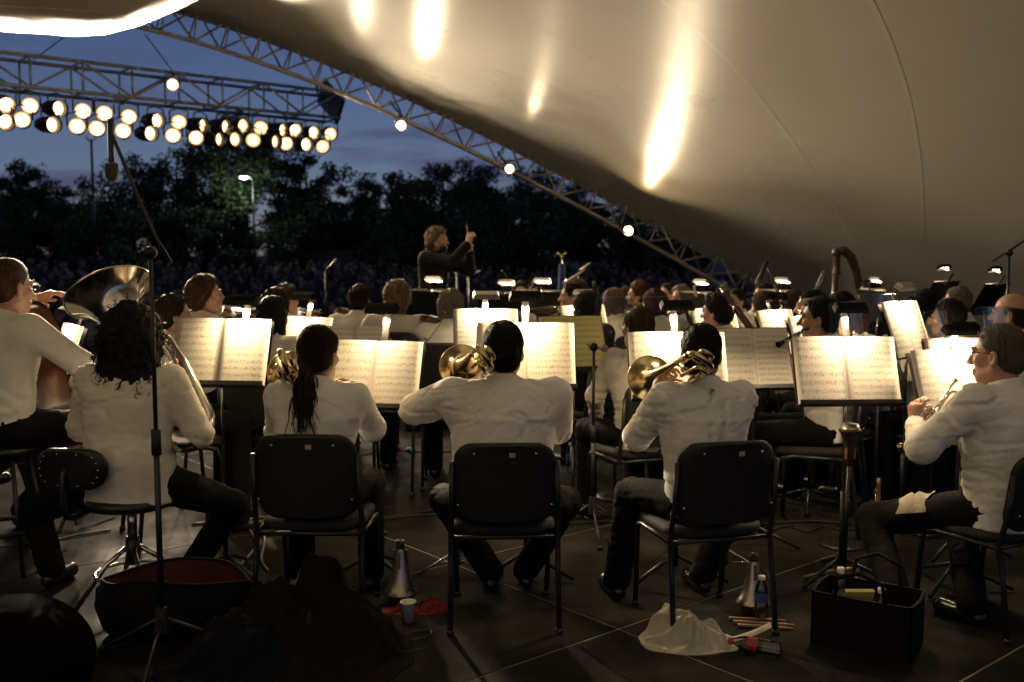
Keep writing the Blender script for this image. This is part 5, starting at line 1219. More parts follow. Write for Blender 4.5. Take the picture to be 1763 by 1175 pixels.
# ---------------------------------------------------------------- the players behind, from left to right
def violin_on(label, name, cat, r, pos, yr, L_=0.36, group='violins and violas'):
    n = r.N; c = W3(pos, yr, (n[0] - 0.17, n[1] + 0.24, n[2] + 0.015)); z = (Rz(yr) @ Vector((-0.42, 0.88, -0.08))).normalized(); up = Vector((0, 0, 1)) + (Rz(yr) @ Vector((0.35, 0, 0))); y = -(up - z * up.dot(z)).normalized(); x = y.cross(z)
    fiddle(name, label, cat, tuple(c), Matrix((x, y, z)).transposed(), L_, 0.038, 0.62, group=group)
MUS = [
 # label, px, top, depth, yaw, kwargs, instrument, chair
 ('dark-haired person with glasses half hidden behind the bass player', 47, 487, 6.5, -62, dict(hair=('bun', 'dark'), glasses=True, shirt='white', sc=0.95), None, None),
 ('person with hair tied back in short-sleeved white shirt holding a violin', 296, 507, 5.75, -58, dict(hair=('bun', 'brown'), shirt='cream', sleeve=0.5, sc=0.92, pose='violin'), 'violin', 'black chair of the player with hair tied back beside the tuba'),
 ('person with wavy light brown hair bowing a viola left of centre', 349, 477, 6.7, -55, dict(hair=('wavy', 'light'), shirt='white', sleeve=0.97, pose='violin', head=(-0.25, 0.1, 0)), 'viola', 'black chair of the wavy-haired viola player'),
 ('person with straight black hair down the back in pale shirt', 470, 511, 6.2, -22, dict(hair=('long', 'black'), shirt='offwhite', pose='violin', sc=0.95), None, 'black chair of the player with straight black hair'),
 ('brown-haired person directly behind the straight black hair', 474, 498, 7.2, -28, dict(hair=('bob', 'brown'), shirt='white', pose='violin', sc=0.95), None, None),
 ('person with brown hair and glasses turned right behind a shaded stand', 491, 488, 7.9, -40, dict(hair=('short', 'light'), glasses=True, shirt='white', pose='violin'), 'violin', None),
 ('person with short dark hair in grey shirt, back to the camera, left of the curls', 618, 489, 7.9, -6, dict(hair=('short', 'dark'), shirt='offwhite', sleeve=0.95, pose='violin'), 'violin', 'black chair of the short-haired player left of the curls'),
 ('person with pinned-up blond curls in sleeveless pale top', 684, 485, 7.1, -8, dict(hair=('wavy', 'blond'), shirt='offwhite', sleeve=0.10, pose='violin', collar=False, sc=0.95), 'violin', 'black chair of the blond curly player'),
 ('person with grey bobbed hair in white shirt in front of the conductor', 776, 500, 6.9, -4, dict(hair=('bob', 'grey'), shirt='white', sleeve=0.55, pose='violin', sc=0.95), 'viola', 'black chair with backrest showing under the grey-bobbed player'),
 ('dark-haired person facing the camera between raised bows', 899, 485, 10.8, 165, dict(hair=('thick', 'black'), shirt='white', pose='violin', skin='tan'), None, None),
 ('brown-haired person beside the violinist who faces the camera', 929, 497, 10.4, 110, dict(hair=('bob', 'brown'), shirt='white', pose='violin'), None, None),
 ('dark-haired violinist in white shirt seen in left profile', 984, 488, 9.3, 92, dict(hair=('thick', 'dark'), shirt='white', pose='violin'), 'violin', None),
 ('light-haired person behind the violinist in left profile', 992, 482, 10.4, 100, dict(hair=('wavy', 'light'), shirt='black', pose='violin'), None, None),
 ('dark-haired person in black with a maroon sash beside the yellow music', 1009, 503, 7.3, 42, dict(hair=('bob', 'dark'), shirt='black', pose='wind', collar=False), None, None),
 ('person with long blond hair behind the clear shield', 1056, 497, 8.2, 36, dict(hair=('long', 'blond'), shirt='white', pose='wind', sc=0.95), None, None),
 ('person in sunglasses partly hidden by the long blond hair', 1077, 493, 9.7, 70, dict(hair=('short', 'light'), glasses=True, shirt='white', pose='violin'), None, None),
 ('auburn-haired person in profile above the clear shield', 1101, 485, 9.0, 75, dict(hair=('thick', 'red'), shirt='white', pose='violin'), 'violin', None),
 ('person with light brown hair seen from behind through the shield', 1127, 500, 8.3, 40, dict(hair=('bob', 'light'), shirt='white', pose='wind'), None, None),
 ('person with round glasses facing left in the far row', 1151, 487, 10.8, 118, dict(hair=('short', 'dark'), glasses=True, shirt='white', pose='violin'), None, None),
 ('grey-haired violinist facing the camera in the far row', 1173, 492, 9.9, 128, dict(hair=('bob', 'salt'), shirt='white', pose='violin', skin='pink'), 'violin', None),
 ('person with clipped-up light hair and pale cardigan, hand in lap', 1099, 528, 5.9, 22, dict(hair=('bun', 'light'), shirt='offwhite', sleeve=0.97, pose='rest', head=(0.15, 0, 0), sc=0.95, untuck=0.12, collar=False, glasses=True, res=0.0135), None, 'black chair of the player in the pale cardigan'),
 ('dark-haired bassoonist in white shirt turned to the left', 1236, 505, 6.6, 52, dict(hair=('thick', 'dark'), shirt='white', pose='wind', skin='pink'), None, 'black chair of the bassoon player'),
 ('dark-haired violinist facing the camera beside the bassoon', 1269, 497, 10.0, 120, dict(hair=('short', 'black'), shirt='white', pose='violin', skin='tan'), None, None),
 ('brown-haired person under the overhead microphone', 1316, 487, 10.1, 95, dict(hair=('short', 'dark'), shirt='white', pose='violin'), None, None),
 ('dark-haired person in profile just right of the microphone boom', 1347, 489, 9.7, 85, dict(hair=('short', 'brown'), shirt='white', pose='violin', skin='pink'), None, None),
 ('light-haired person seen from behind below the overhead microphone', 1316, 503, 8.2, 40, dict(hair=('bob', 'light'), shirt='white', pose='wind'), None, None),
 ('red-haired person seen from behind beside the white-bearded player', 1366, 502, 8.3, 45, dict(hair=('bob', 'red'), shirt='white', pose='wind'), None, None),
 ('person with white beard behind the clarinettist', 1398, 499, 7.2, 66, dict(hair=('short', 'dark'), beard='white', shirt='white', pose='wind', skin='pink'), None, None),
 ('dark-haired clarinettist in white shirt in left profile', 1413, 510, 5.85, 66, dict(hair=('short', 'dark'), shirt='white', sleeve=0.78, skin='tan', res=0.0135, wr=lambda n: ((-0.16, 0.40, n - 0.10), (0.02, 0.36, n - 0.16)), el=((-1, 0.1, -0.9), (1, -0.2, -0.6))), None, 'black chair of the clarinet player in profile'),
 ('dark-haired person behind the clear shield and the black lamp', 1447, 503, 7.6, 50, dict(hair=('thick', 'black'), shirt='white', pose='wind'), None, None),
 ('person with long fair hair seen through the right-hand shield', 1470, 520, 6.5, 42, dict(hair=('long', 'light'), shirt='white', pose='wind', sc=0.93), None, None),
 ('black-haired harpist bent towards the strings', 1494, 484, 10.9, 70, dict(hair=('bob', 'black'), shirt='black', pose='wind', head=(0.2, -0.2, 0)), None, None),
 ('person with long black hair and white shirt right of the shield', 1568, 513, 6.5, 52, dict(hair=('long', 'black'), shirt='white', pose='wind', skin='tan', sc=0.96), None, 'black chair of the player with long black hair'),
 ('black-haired person in the row before the two empty stands', 1592, 500, 7.8, 50, dict(hair=('thick', 'black'), shirt='white', pose='wind'), None, None),
 ('person with long dark brown hair in left profile behind the red folder', 1634, 516, 6.3, 62, dict(hair=('long', 'dark'), shirt='white', pose='wind', sc=0.95), None, None),
 ('grey-haired person in white shirt below the left empty stand', 1650, 493, 7.9, 62, dict(hair=('short', 'grey'), shirt='white', pose='wind', skin='pink'), None, None),
 ('bald ruddy person in white shirt at the right edge', 1744, 506, 6.0, 55, dict(hair=('fringe', 'brown'), shirt='white', pose='wind', skin='pink', hairadd=0.0), None, None),
]
PL = {}
for (lab, px, top, dep, yw, kw, inst, ch) in MUS:
    kw = dict(kw); kw.setdefault('res', 0.0175); kw.setdefault('head', (0, 0, 0)); kw.setdefault('hs', 1.0 if dep > 6.2 else 1.05)
    if ch is None and dep < 9: ch = 'chair of the ' + lab.replace('person with ', 'player with ').replace('person ', 'player ').replace(' just right of the', ' by the').replace(' in white shirt', '').replace(' seen from behind', '')
    o, r, pos, yr = sitter(lab, px, top, dep, yw, chair_label=ch, **kw); PL[lab] = (r, pos, yr)
    hst = kw['hair'][0]; strands(o, r, 'hair', kw['hair'][1], 420 if dep < 8.5 else 260, {'wavy': 0.075, 'long': 0.09, 'bob': 0.07, 'bun': 0.06}.get(hst, 0.042), int(px), {'wavy': 0.7, 'bob': 0.3, 'long': 0.2}.get(hst, 0.35), (0, -0.35, -1.0), 0.0024 if dep < 8 else 0.003)
    if inst: violin_on(('reddish violin' if inst == 'violin' else 'dark brown viola') + ' held by the ' + lab.replace('person with ', 'player with ').replace('person ', 'player ').split(' in ')[0].split(' seen ')[0].split(', ')[0].split(' turned ')[0].split(' bowing ')[0].split(' holding ')[0], inst, inst, r, pos, yr, 0.36 if inst == 'violin' else 0.42)
for k, (a, b, d, lab) in enumerate((((888, 512), (865, 465), 10.2, 'bow raised left of the player who faces the camera'), ((903, 508), (918, 487), 10.0, 'bow raised right of the player who faces the camera'), ((981, 520), (997, 500), 9.0, 'bow crossing in front of the violinist in left profile'), ((1030, 512), (1023, 484), 9.4, 'bow standing upright left of the clear shield'), ((728, 596), (768, 538), 6.6, 'bow slanting across the grey-bobbed player'), ((373, 578), (381, 528), 6.4, 'bow standing upright before the wavy-haired viola player'), ((1404, 503), (1420, 468), 10.2, 'bow raised left of the harp'), ((1232, 506), (1252, 488), 9.8, 'bow tip above the bassoon player'))):
    bow(lab, pix(*a, d), pix(*b, d - 0.05))
stick_wind('bassoon', 'reddish brown bassoon slanting past the dark-haired player', 'bassoon', pix(1243, 497, 6.3), pix(1292, 566, 6.1), 0.018, 0.022, M_wood(), 7)
stick_wind('clarinet', 'black clarinet with silver keys in the hands of the player in profile', 'clarinet', pix(1391, 566, 5.62), pix(1340, 594, 5.45), 0.011, 0.012, M_black(), 8, 0.018)

# harp
hp = pix(1440, 470, 11.3); hr = thing('harp', 'tall dark wooden harp with curved neck against the pale roof', 'harp', (hp.x, hp.y, 0), D2R(8))
zt_ = pix(1435, 428, 11.3).z
cb = MB(); cb.tube([(-0.10, 0, 0.12), (-0.02, 0, 1.0), (0.0, 0, zt_ - 0.06)], [0.045, 0.032, 0.036], 14); cb.build('column', M_dwood(), hr)
cb = MB(); cb.lathe([(0.036, zt_ - 0.30), (0.052, zt_ - 0.28), (0.04, zt_ - 0.26), (0.036, zt_ - 0.1), (0.055, zt_ - 0.07), (0.058, zt_ - 0.02), (0.03, zt_ + 0.01), (0.001, zt_ + 0.012)], 18); cb.build('crown', M_dwood(), hr)
npts = [(0.0, 0, zt_ - 0.05), (0.08, 0, zt_ - 0.02), (0.17, 0, zt_ - 0.10), (0.24, 0, zt_ - 0.26), (0.28, 0, zt_ - 0.45), (0.34, 0, zt_ - 0.56), (0.44, 0, zt_ - 0.60)]
cb = MB(); cb.tube(npts, [0.05, 0.055, 0.055, 0.048, 0.045, 0.05, 0.06], 14); cb.build('neck', M_dwood(), hr)
cb = MB(); cb.tube([(0.44, 0, zt_ - 0.60), (0.16, 0, 0.45), (-0.02, 0, 0.14)], [0.06, 0.14, 0.18], 16); cb.build('soundbox', M_dwood(), hr)
cb = MB(); cb.box((-0.02, 0, 0.07), (0.42, 0.32, 0.14)); cb.build('base', M_dwood(), hr, smooth=False)
for k in range(16):
    t = (k + 1) / 18; a = Vector(npts[0]).lerp(Vector(npts[-1]), t); i = t * (len(npts) - 1); a = Vector(npts[int(i)]).lerp(Vector(npts[min(len(npts) - 1, int(i) + 1)]), i - int(i)) - Vector((0, 0, 0.04)); b = Vector((0.02, 0, 0.2)).lerp(Vector((0.42, 0, zt_ - 0.66)), t)
    s_ = MB(); s_.tube([a, b], 0.0011, 4); s_.build('string', M_chrome(), hr)

# ---------------------------------------------------------------- conductor on a podium
cz = pix(752, 391, 9.8).z; csc = 1.02
rc = make_rig(sc=csc, stand=True, lean=0.05, hs=0.94, wr=((-0.10, 0.36, 1.50), (0.06, 0.42, 1.56)), el=((-0.8, 0, -1), (0.8, 0.1, -0.9)), head=(0.1, 0.0, 0))
ph = cz - (rc.top[2] + 0.02); ph = max(0.1, ph)
pod = thing('podium', 'low black conductor podium', 'podium', (CPOS.x, CPOS.y, 0), D2R(30))
o = MB(); o.box((0, 0, ph - 0.02), (1.2, 1.0, 0.04)); o.build('platform', M_blackplastic(), pod, smooth=False)
o = MB(); o.box((0, 0, (ph - 0.04) / 2), (1.1, 0.9, ph - 0.044)); o.build('base', M_black(), pod, smooth=False)
cyaw = D2R(-112)
cpos = pix(752, 391, 9.8) - Rz(cyaw) @ Vector(rc.top); cpos.z = ph
cond = person('bearded conductor in black with light wavy hair raising a baton', tuple(cpos), cyaw, rc, skin='fair', hair=('wavy', 'blond'), beard='light', shirt='black', sleeve=0.97, trousers='trouser', res=0.0155, group=None, untuck=0.10, wr_amp=0.007, hands=((0.8, (1, 0, 0)), (1.3, (-1, 0.2, 0), (0, 0.2, 1))))
strands(cond, rc, 'hair', 'blond', 420, 0.06, 9, 0.55, (0, -0.5, -0.9), 0.003)
hw = W3(cpos, cyaw, rc.Wr[1])
bt = thing('baton', 'white baton pointing up from the conductor hand', 'baton', tuple(hw))
o = MB(); o.tube([(0, 0, 0.06), (-0.012, 0.012, 0.13), (-0.02, 0.02, 0.20)], [0.004, 0.003, 0.0015], 7); o.build('shaft', mat('baton_white', (0.7, 0.66, 0.55), 0.5), bt)
o = MB(); o.sphere((0, 0, 0.05), (0.011, 0.011, 0.022), 10, 7); o.build('grip', mat('cork', (0.2, 0.1, 0.045), 0.9), bt)

# ---------------------------------------------------------------- music stands
music_stand(388, 550, 5.0, -6, 'before the tuba player', lamp_x=0.10, lift=0.06, sub='before the tuba player')
music_stand(650, 588, 5.0, -12, 'before the ponytailed trombone player', lamp_x=0.03, lift=0.13)
music_stand(905, 557, 5.05, 2, 'before the broad trombone player', lamp_x=0.0, lift=0.10, power=9.0)
music_stand(1163, 573, 5.0, 4, 'before the crop-haired trombone player', lamp_x=0.0, lift=0.10, power=9.0)
music_stand(1450, 581, 4.95, 2, 'between the crop-haired and the grey-haired players', w=0.52, lamp_x=0.03, lift=0.11, power=8.0)
music_stand(1640, 603, 4.85, 14, 'before the grey-haired trumpet player', lamp_x=0.0, lift=0.06, sub='before the grey-haired trumpet player')
BACK = [(528, 547, 6.4, -22, 'behind the ponytail', {}), (612, 563, 5.9, -8, 'without a lamp, behind the ponytailed player', dict(lamp=False)), (836, 533, 6.4, 6, 'right of the grey-bobbed player', dict(lift=0.05, silver=True)),
        (980, 546, 6.1, 18, 'holding yellow pages behind the broad player', dict(sheet='yellow', lamp=False, cover='maroon')), (1292, 567, 5.55, 8, 'right of the crop-haired player', dict(cover='red', lamp=False)), (1385, 545, 6.4, 40, 'beside the clarinet player', dict(silver=True, lift=0.05)),
        (1648, 585, 5.4, 10, 'with red folder before the grey-haired player', dict(cover='red', lift=0.03)), (1225, 532, 7.2, 30, 'left of the bassoon player', dict(silver=True, lift=0.05)), (1000, 527, 7.6, 30, 'behind the yellow pages', dict(silver=True, lift=0.06)),
        (1330, 535, 6.9, 40, 'below the overhead microphone', dict(lift=0.06)),
        (130, 560, 6.0, -50, 'half hidden behind the tuba bell', dict(lift=0.05)), (1545, 520, 6.0, 40, 'at the edge of the right-hand shield', dict(silver=True, lift=0.05))]
for (px, py, d, yw, who, kw) in BACK: music_stand(px, py, d, yw, who, **{'w': 0.42, **kw})
# stands seen from behind, their players face the camera
for (px, py, d, yw, who) in ((742, 499, 9.0, 150, 'of the conductor'), (868, 503, 9.7, 150, 'left of the player who faces the camera'), (930, 500, 9.6, 150, 'right of the player who faces the camera'), (1200, 503, 9.2, 120, 'in the far row above the bassoon player'), (1340, 500, 9.2, 120, 'in the far row right of the microphone'), (1500, 498, 9.8, 100, 'beside the harp')):
    music_stand(px, py, d, yw, who, silver=True, lift=0.05, power=2.0)
for (px, py, d, yw, who) in ((1630, 482, 8.6, 38, 'left of the two empty high stands by the roof'), (1718, 486, 8.4, 38, 'right of the two empty high stands by the roof')):
    music_stand(px, py, d, yw + 180, who, sheet=None, lift=0.06, power=2.0, tilt=30, h=0.32, w=0.44)

# ---------------------------------------------------------------- clear shields
shield('wide clear sound shield behind the light-haired player in cardigan', 1022, 1100, 512, 6.6, 20); shield('clear sound shield joined to the wide one on its right', 1100, 1172, 511, 6.7, 20)
shield('clear sound shield round the black lamp right of the clarinettist', 1424, 1500, 520, 5.5, 25, h=0.5); shield('tall clear sound shield behind the printed music', 1470, 1566, 506, 5.9, 25, h=0.7); shield('small clear sound shield before the long dark brown hair', 1584, 1646, 535, 5.75, 28, h=0.42); shield('clear sound shield before the bald ruddy player', 1668, 1762, 528, 5.6, 28, h=0.5)

# ---------------------------------------------------------------- microphones
fs_ = gnd(281, 1147); mic_stand('tall black boom microphone stand before the tuba player', fs_, CAMZ + 0.01, boom=[pix(294, 452, 3.95), pix(270, 412, 3.95), pix(238, 340, 3.95), pix(191, 228, 3.95), pix(190, 205, 3.95)])
microphone('black microphone hanging high from the tall boom at left', pix(190, 206, 3.95), pix(193, 312, 3.95), 0.011, 0.013, 0.026, 'black')
fs_ = gnd(1020, 925); z2 = pix(1020, 598, fs_.y).z; mic_stand('black microphone stand between the two right-hand trombonists', fs_, z2, tripod=0.26, boom=[pix(1020, 600, fs_.y), pix(1012, 592, fs_.y)])
microphone('silver microphone lying level atop the stand between trombonists', pix(1011, 592, fs_.y), pix(1047, 602, fs_.y), 0.012, 0.014, 0.021, 'silver')
fs_ = pix(1346, 620, 7.4); fs_.z = 0; z3 = pix(1346, 520, 7.4).z; mic_stand('black boom stand among the woodwinds', fs_, z3, boom=[pix(1350, 530, 7.4), pix(1338, 495, 7.4), pix(1322, 462, 7.4)])
microphone('dark microphone angled down over the woodwinds', pix(1321, 450, 7.4), pix(1302, 492, 7.4), 0.016, 0.018, 0.02, 'black')
fs_ = pix(1730, 620, 7.0); fs_.z = 0; z4 = pix(1735, 436, 7.0).z; mic_stand('black boom stand at the right edge against the roof', fs_, z4, boom=[pix(1708, 450, 7.0), pix(1738, 432, 7.0), pix(1768, 412, 7.0), pix(1800, 392, 7.0)])
for k, (a, b, d, lab) in enumerate((((562, 464), (580, 446), 11.0, 'small silver microphone tilted up left of the conductor'), ((788, 466), (800, 460), 10.4, 'short silver microphone just right of the conductor'), ((808, 474), (828, 466), 10.4, 'slim silver microphone further right of the conductor'), ((998, 466), (1017, 452), 10.6, 'slim silver microphone above the violinist in left profile'))):
    microphone(lab, pix(*a, d), pix(*b, d), 0.009, 0.010, 0.011, 'silver')
    fs_ = pix(a[0] - 2, a[1], d); fs_.z = 0; zz = pix(a[0], a[1] + 3, d).z; mic_stand('thin black stand under the ' + lab, fs_, zz)
bm_a, bm_b = pix(968, 489, 10.4), pix(1008, 464, 10.4); o = MB(); o.tube([bm_a, bm_b], 0.011, 8); ob = o.build('boom_arm', M_chrome()); tag(ob, 'silver boom arm slanting up below the slim microphone', 'boom arm')
# flag pole finial behind the strings
fp = pix(967, 500, 12.0); fp.z = 0; fr_ = thing('flag_pole', 'furled striped flag on a pole with gilt eagle finial', 'flag', tuple(fp)); zf = pix(967, 438, 12.0).z
o = MB(); o.tube([(0, 0, 0), (0, 0, zf - 0.05)], 0.012, 8); o.build('pole', M_dwood(), fr_)
o = MB(); o.sphere((0, 0, zf - 0.04), (0.02, 0.02, 0.03), 10, 8); o.box((-0.035, 0, zf), (0.06, 0.012, 0.035), Matrix.Rotation(0.6, 3, 'Y')); o.box((0.035, 0, zf), (0.06, 0.012, 0.035), Matrix.Rotation(-0.6, 3, 'Y')); o.build('finial', M_brass(), fr_)
fl = MB(); rowsf = []
for j in range(14):
    z = zf - 0.12 - 1.05 * j / 13; rowsf.append([Vector(((0.03 + 0.045 * j / 13) * math.cos(a) * (1 + 0.25 * math.sin(4 * a)), (0.03 + 0.045 * j / 13) * math.sin(a), z)) for a in np.linspace(0, 6.283, 17)])
fl.grid(rowsf); fl.mi = [0 if (i % 16) % 4 < 2 else 1 for i in range(len(fl.f))]; fl.mi = [2 if i // 16 < 4 else fl.mi[i] for i in range(len(fl.mi))]
fl.build('flag_cloth', [mat('flag_red', (0.3, 0.02, 0.025), 0.8), mat('flag_white', (0.6, 0.58, 0.52), 0.8), mat('flag_blue', (0.02, 0.03, 0.12), 0.8)], fr_)
# ================================================================== things on the deck
def lump(name, label, cat, base, ells, material, res=0.012, amp=0.008, cuts=(), seed=0.0, cones=(), crease=0.0, group=None, sc=14.0, ridge=False):
    base = Vector(base); lo = np.array([np.array(c) - max(r) - 0.05 for c, r in ells] + [np.minimum(a, b) - max(ra, rb) - .05 for a, b, ra, rb in cones]).min(0); hi = np.array([np.array(c) + max(r) + 0.05 for c, r in ells] + [np.maximum(a, b) + max(ra, rb) + .05 for a, b, ra, rb in cones]).max(0)
    lo[2] = max(lo[2], -0.03); f = SDF(lo, hi, res)
    for c, r in ells: f.ell(c, r, None, 0.04)
    for a, b, ra, rb in cones: f.cone(a, b, ra, rb, 0.03)
    for p, n in cuts: f.cut(p, n, 0.01)
    f.cut((0, 0, 0.003), (0, 0, -1), 0.008)
    V, F = f.mesh(); N = vert_normals(V, F); Q = V + seed
    a = vnoise(Q, sc) - .5; b = np.abs(vnoise(Q + 9, sc * 1.6) - .5); c = np.abs(vnoise(Q + 3, sc * 0.7) - .5)
    d = amp * (a * 1.4 - np.exp(-(b / 0.05) ** 2) * 0.9 - np.exp(-(c / 0.04) ** 2) * 1.1)
    if ridge:
        e = np.abs(vnoise(Q + 5, sc * 2.6) - .5); d = amp * (a * 1.2 + np.exp(-b / 0.06) * 0.8 + np.exp(-c / 0.05) * 1.0 + 0.5 * np.exp(-e / 0.08) - 0.7)
    d *= np.clip(V[:, 2] / 0.03, 0, 1); V = V + N * d[:, None]; V[:, 2] = np.maximum(V[:, 2], 0.002)
    o = np_build(name, V, F, material); o.location = base; return tag(o, label, cat, group)
def heap(name, label, cat, base, peaks, R0, material, folds=9, amp=0.03, seed=1.0, ell=(1.0, 1.0), rz=0.0, fine=0.35):
    """cloth dropped in a heap: a sheet with several peaks, radial folds and fine creases, its hem on the floor."""
    nt_, nr = 120, 40; th = np.linspace(0, 2 * math.pi, nt_, endpoint=False); P = []
    for k in range(nr + 1):
        rho = k / nr
        for t in th:
            Rt = R0 * (0.8 + 0.45 * vnoise(np.array([[math.cos(t) * 1.3 + seed, math.sin(t) * 1.3, seed]]), 1.7)[0]); P.append((math.cos(t) * Rt * rho * ell[0], math.sin(t) * Rt * rho * ell[1], rho, t))
    P = np.array(P); X, Y, rho, t = P.T
    h = np.zeros(len(P))
    for (x, y, hh, s) in peaks: h = np.maximum(h, hh * np.exp(-((((X - x) / s) ** 2 + ((Y - y) / s) ** 2) * 0.62) ** 1.6))
    h = h * (1 - rho ** 3)
    Q = np.stack([X, Y, np.full_like(X, seed)], 1)
    w = vnoise(Q, 3.2); f1 = 1 - np.abs(np.sin(t * folds * 0.5 + 7 * w + 3 * rho)); f2 = 1 - np.abs(2 * vnoise(Q + 4, 14.0) - 1); f3 = 1 - np.abs(2 * vnoise(Q + 8, 7.0) - 1)
    h = h + (amp * (f1 ** 2 - 0.3) * np.sqrt(rho) + amp * 0.9 * (f3 ** 3 - 0.3) + amp * fine * (f2 ** 3 - 0.3)) * np.clip((1 - rho) * 6, 0, 1)
    Z = np.maximum(h, 0.0) + 0.006 * (1 - rho) + 0.003
    sh = 0.25 * amp * np.stack([np.cos(9 * Y + 5 * w), np.sin(9 * X + 5 * w)], 1); V = np.stack([X + sh[:, 0], Y + sh[:, 1], Z], 1)
    F = [(k * nt_ + i, k * nt_ + (i + 1) % nt_, (k + 1) * nt_ + (i + 1) % nt_, (k + 1) * nt_ + i) for k in range(nr) for i in range(nt_)]
    F = [f[::-1] for f in F]
    V = np.concatenate([V, V[-nt_:] * np.array((1, 1, 0))]); F += [(nr * nt_ + i, (nr + 1) * nt_ + i, (nr + 1) * nt_ + (i + 1) % nt_, nr * nt_ + (i + 1) % nt_) for i in range(nt_)]
    o = np_build(name, V, F, material); o.location = base; o.rotation_euler = (0, 0, rz); return tag(o, label, cat)
# mutes, cup, cloth
mute('spun aluminium trombone mute standing on the deck near the red cloth', gnd(690, 1036), 0.295, 0.083)
mute('spun aluminium mute standing behind the upright water bottle', gnd(1296, 1052), 0.27, 0.078)
cp = gnd(703, 1070); cr_ = thing('paper_cup', 'small white foam cup before the trombone mute', 'cup', cp)
o = MB(); o.lathe([(0.001, 0.002), (0.025, 0.0), (0.034, 0.088), (0.036, 0.089), (0.036, 0.092), (0.0325, 0.091), (0.024, 0.006), (0.001, 0.005)], 24); o.build('cup_body', mat('foam_cup', (0.62, 0.60, 0.50), 0.6), cr_)
o = MB(); o.lathe([(0.0355, 0.066), (0.0300, 0.062)], 6); 
o = MB(); o.tube([(0.0352 * math.cos(t), 0.0352 * math.sin(t), 0.089) for t in np.linspace(0, 6.283, 25)[:-1]], 0.002, 6, closed=True); o.build('rim', mat('foam_cup', (0.62, 0.60, 0.50), 0.6), cr_)
gr = gnd(722, 1052)
heap('red_cloth', 'crumpled red cloth on the deck beside the cup', 'cloth', (gr.x, gr.y, 0), [(-0.05, 0, 0.035, 0.05), (0.07, 0.01, 0.045, 0.06)], 0.13, mat('red_cloth', (0.16, 0.010, 0.012), 0.9, noise=0.2, nscale=20), 7, 0.018, 3.0, (1.2, 0.55))
# soft bag with red lining at the left, coat heaped beside it
gb = gnd(305, 1085); bagr = thing('duffel_bag', 'open black bag with red lining behind the stool', 'bag', (gb.x, gb.y, 0), D2R(6))
bm_ = MB(); ring = []
def oval(k, rx, ry, z, wob=0.0): return [Vector((rx * math.cos(t) + wob * 0.02 * math.sin(3 * t + k), ry * math.sin(t) + wob * 0.015 * math.cos(5 * t + k), z + wob * 0.02 * math.sin(2 * t + k * 1.7))) for t in np.linspace(0, 2 * math.pi, 41)]
bm_.grid([oval(0, 0.28, 0.14, 0.0), oval(0, 0.31, 0.17, 0.03), oval(1, 0.33, 0.185, 0.12, 0.6), oval(2, 0.32, 0.18, 0.20, 1), oval(3, 0.31, 0.17, 0.245, 1.2)]); bm_.build('bag_shell', mat('bag_nylon', (0.005, 0.0045, 0.005), 0.8, 0, 0.2, bump=0.5, bscale=30), bagr)
bm_ = MB(); bm_.grid([oval(3, 0.305, 0.165, 0.243, 1.2), oval(2, 0.305, 0.165, 0.20, 1), oval(1, 0.30, 0.16, 0.10, 0.6), oval(0, 0.24, 0.12, 0.03), oval(0, 0.01, 0.01, 0.025)]); bm_.build('lining', mat('bag_lining', (0.055, 0.004, 0.004), 0.8), bagr)
bm_ = MB(); bm_.tube(oval(3, 0.308, 0.168, 0.246, 1.2)[:-1], 0.008, 7, closed=True); bm_.build('rim_piping', mat('bag_nylon', (0.010, 0.009, 0.010), 0.7), bagr)
lump('yellow_rag', 'folded yellow duster inside the open black bag', 'cloth', (gb.x + 0.01, gb.y - 0.02, 0.10), [((-0.06, 0, 0.05), (0.09, 0.06, 0.05)), ((0.09, 0.02, 0.05), (0.10, 0.05, 0.045))], mat('yellow_cloth', (0.30, 0.21, 0.06), 0.9, noise=0.2, nscale=20), 0.009, 0.012, sc=22)
gc = gnd(520, 1120)
heap('coat', 'dark coat heaped on the deck behind the ponytailed player', 'coat', (gc.x, gc.y, 0), [(0.05, 0.20, 0.38, 0.13), (-0.10, 0.10, 0.26, 0.16), (0.20, 0.05, 0.24, 0.16), (-0.28, -0.02, 0.16, 0.15), (0.05, -0.05, 0.18, 0.2)], 0.52, mat('brown_coat', (0.010, 0.0065, 0.0045), 0.9, 0, 0.1, noise=0.35, nscale=9, bump=0.3, bscale=60), 11, 0.045, 5.0, (1.0, 0.75))
gd = gnd(430, 1150)
heap('fleece_jacket', 'dark blue fleece lying in front of the heaped coat', 'jacket', (gd.x, gd.y, 0), [(0, 0, 0.17, 0.15), (0.16, -0.02, 0.12, 0.12), (-0.12, 0.02, 0.12, 0.1)], 0.33, mat('blue_fleece', (0.006, 0.007, 0.011), 0.95, 0, 0.1, noise=0.4, nscale=30, bump=0.4, bscale=90), 8, 0.03, 8.0, (1.0, 0.65))
ge = gnd(60, 1170)
lump('instrument_case', 'rounded black soft instrument case in the near corner', 'case', (ge.x - 0.08, ge.y - 0.15, 0), [((0, 0, 0.10), (0.34, 0.42, 0.26)), ((-0.25, 0.1, 0.1), (0.3, 0.3, 0.22))], mat('soft_case', (0.003, 0.0025, 0.002), 0.95, 0, 0.03, bump=0.3, bscale=30), 0.016, 0.006, sc=6)
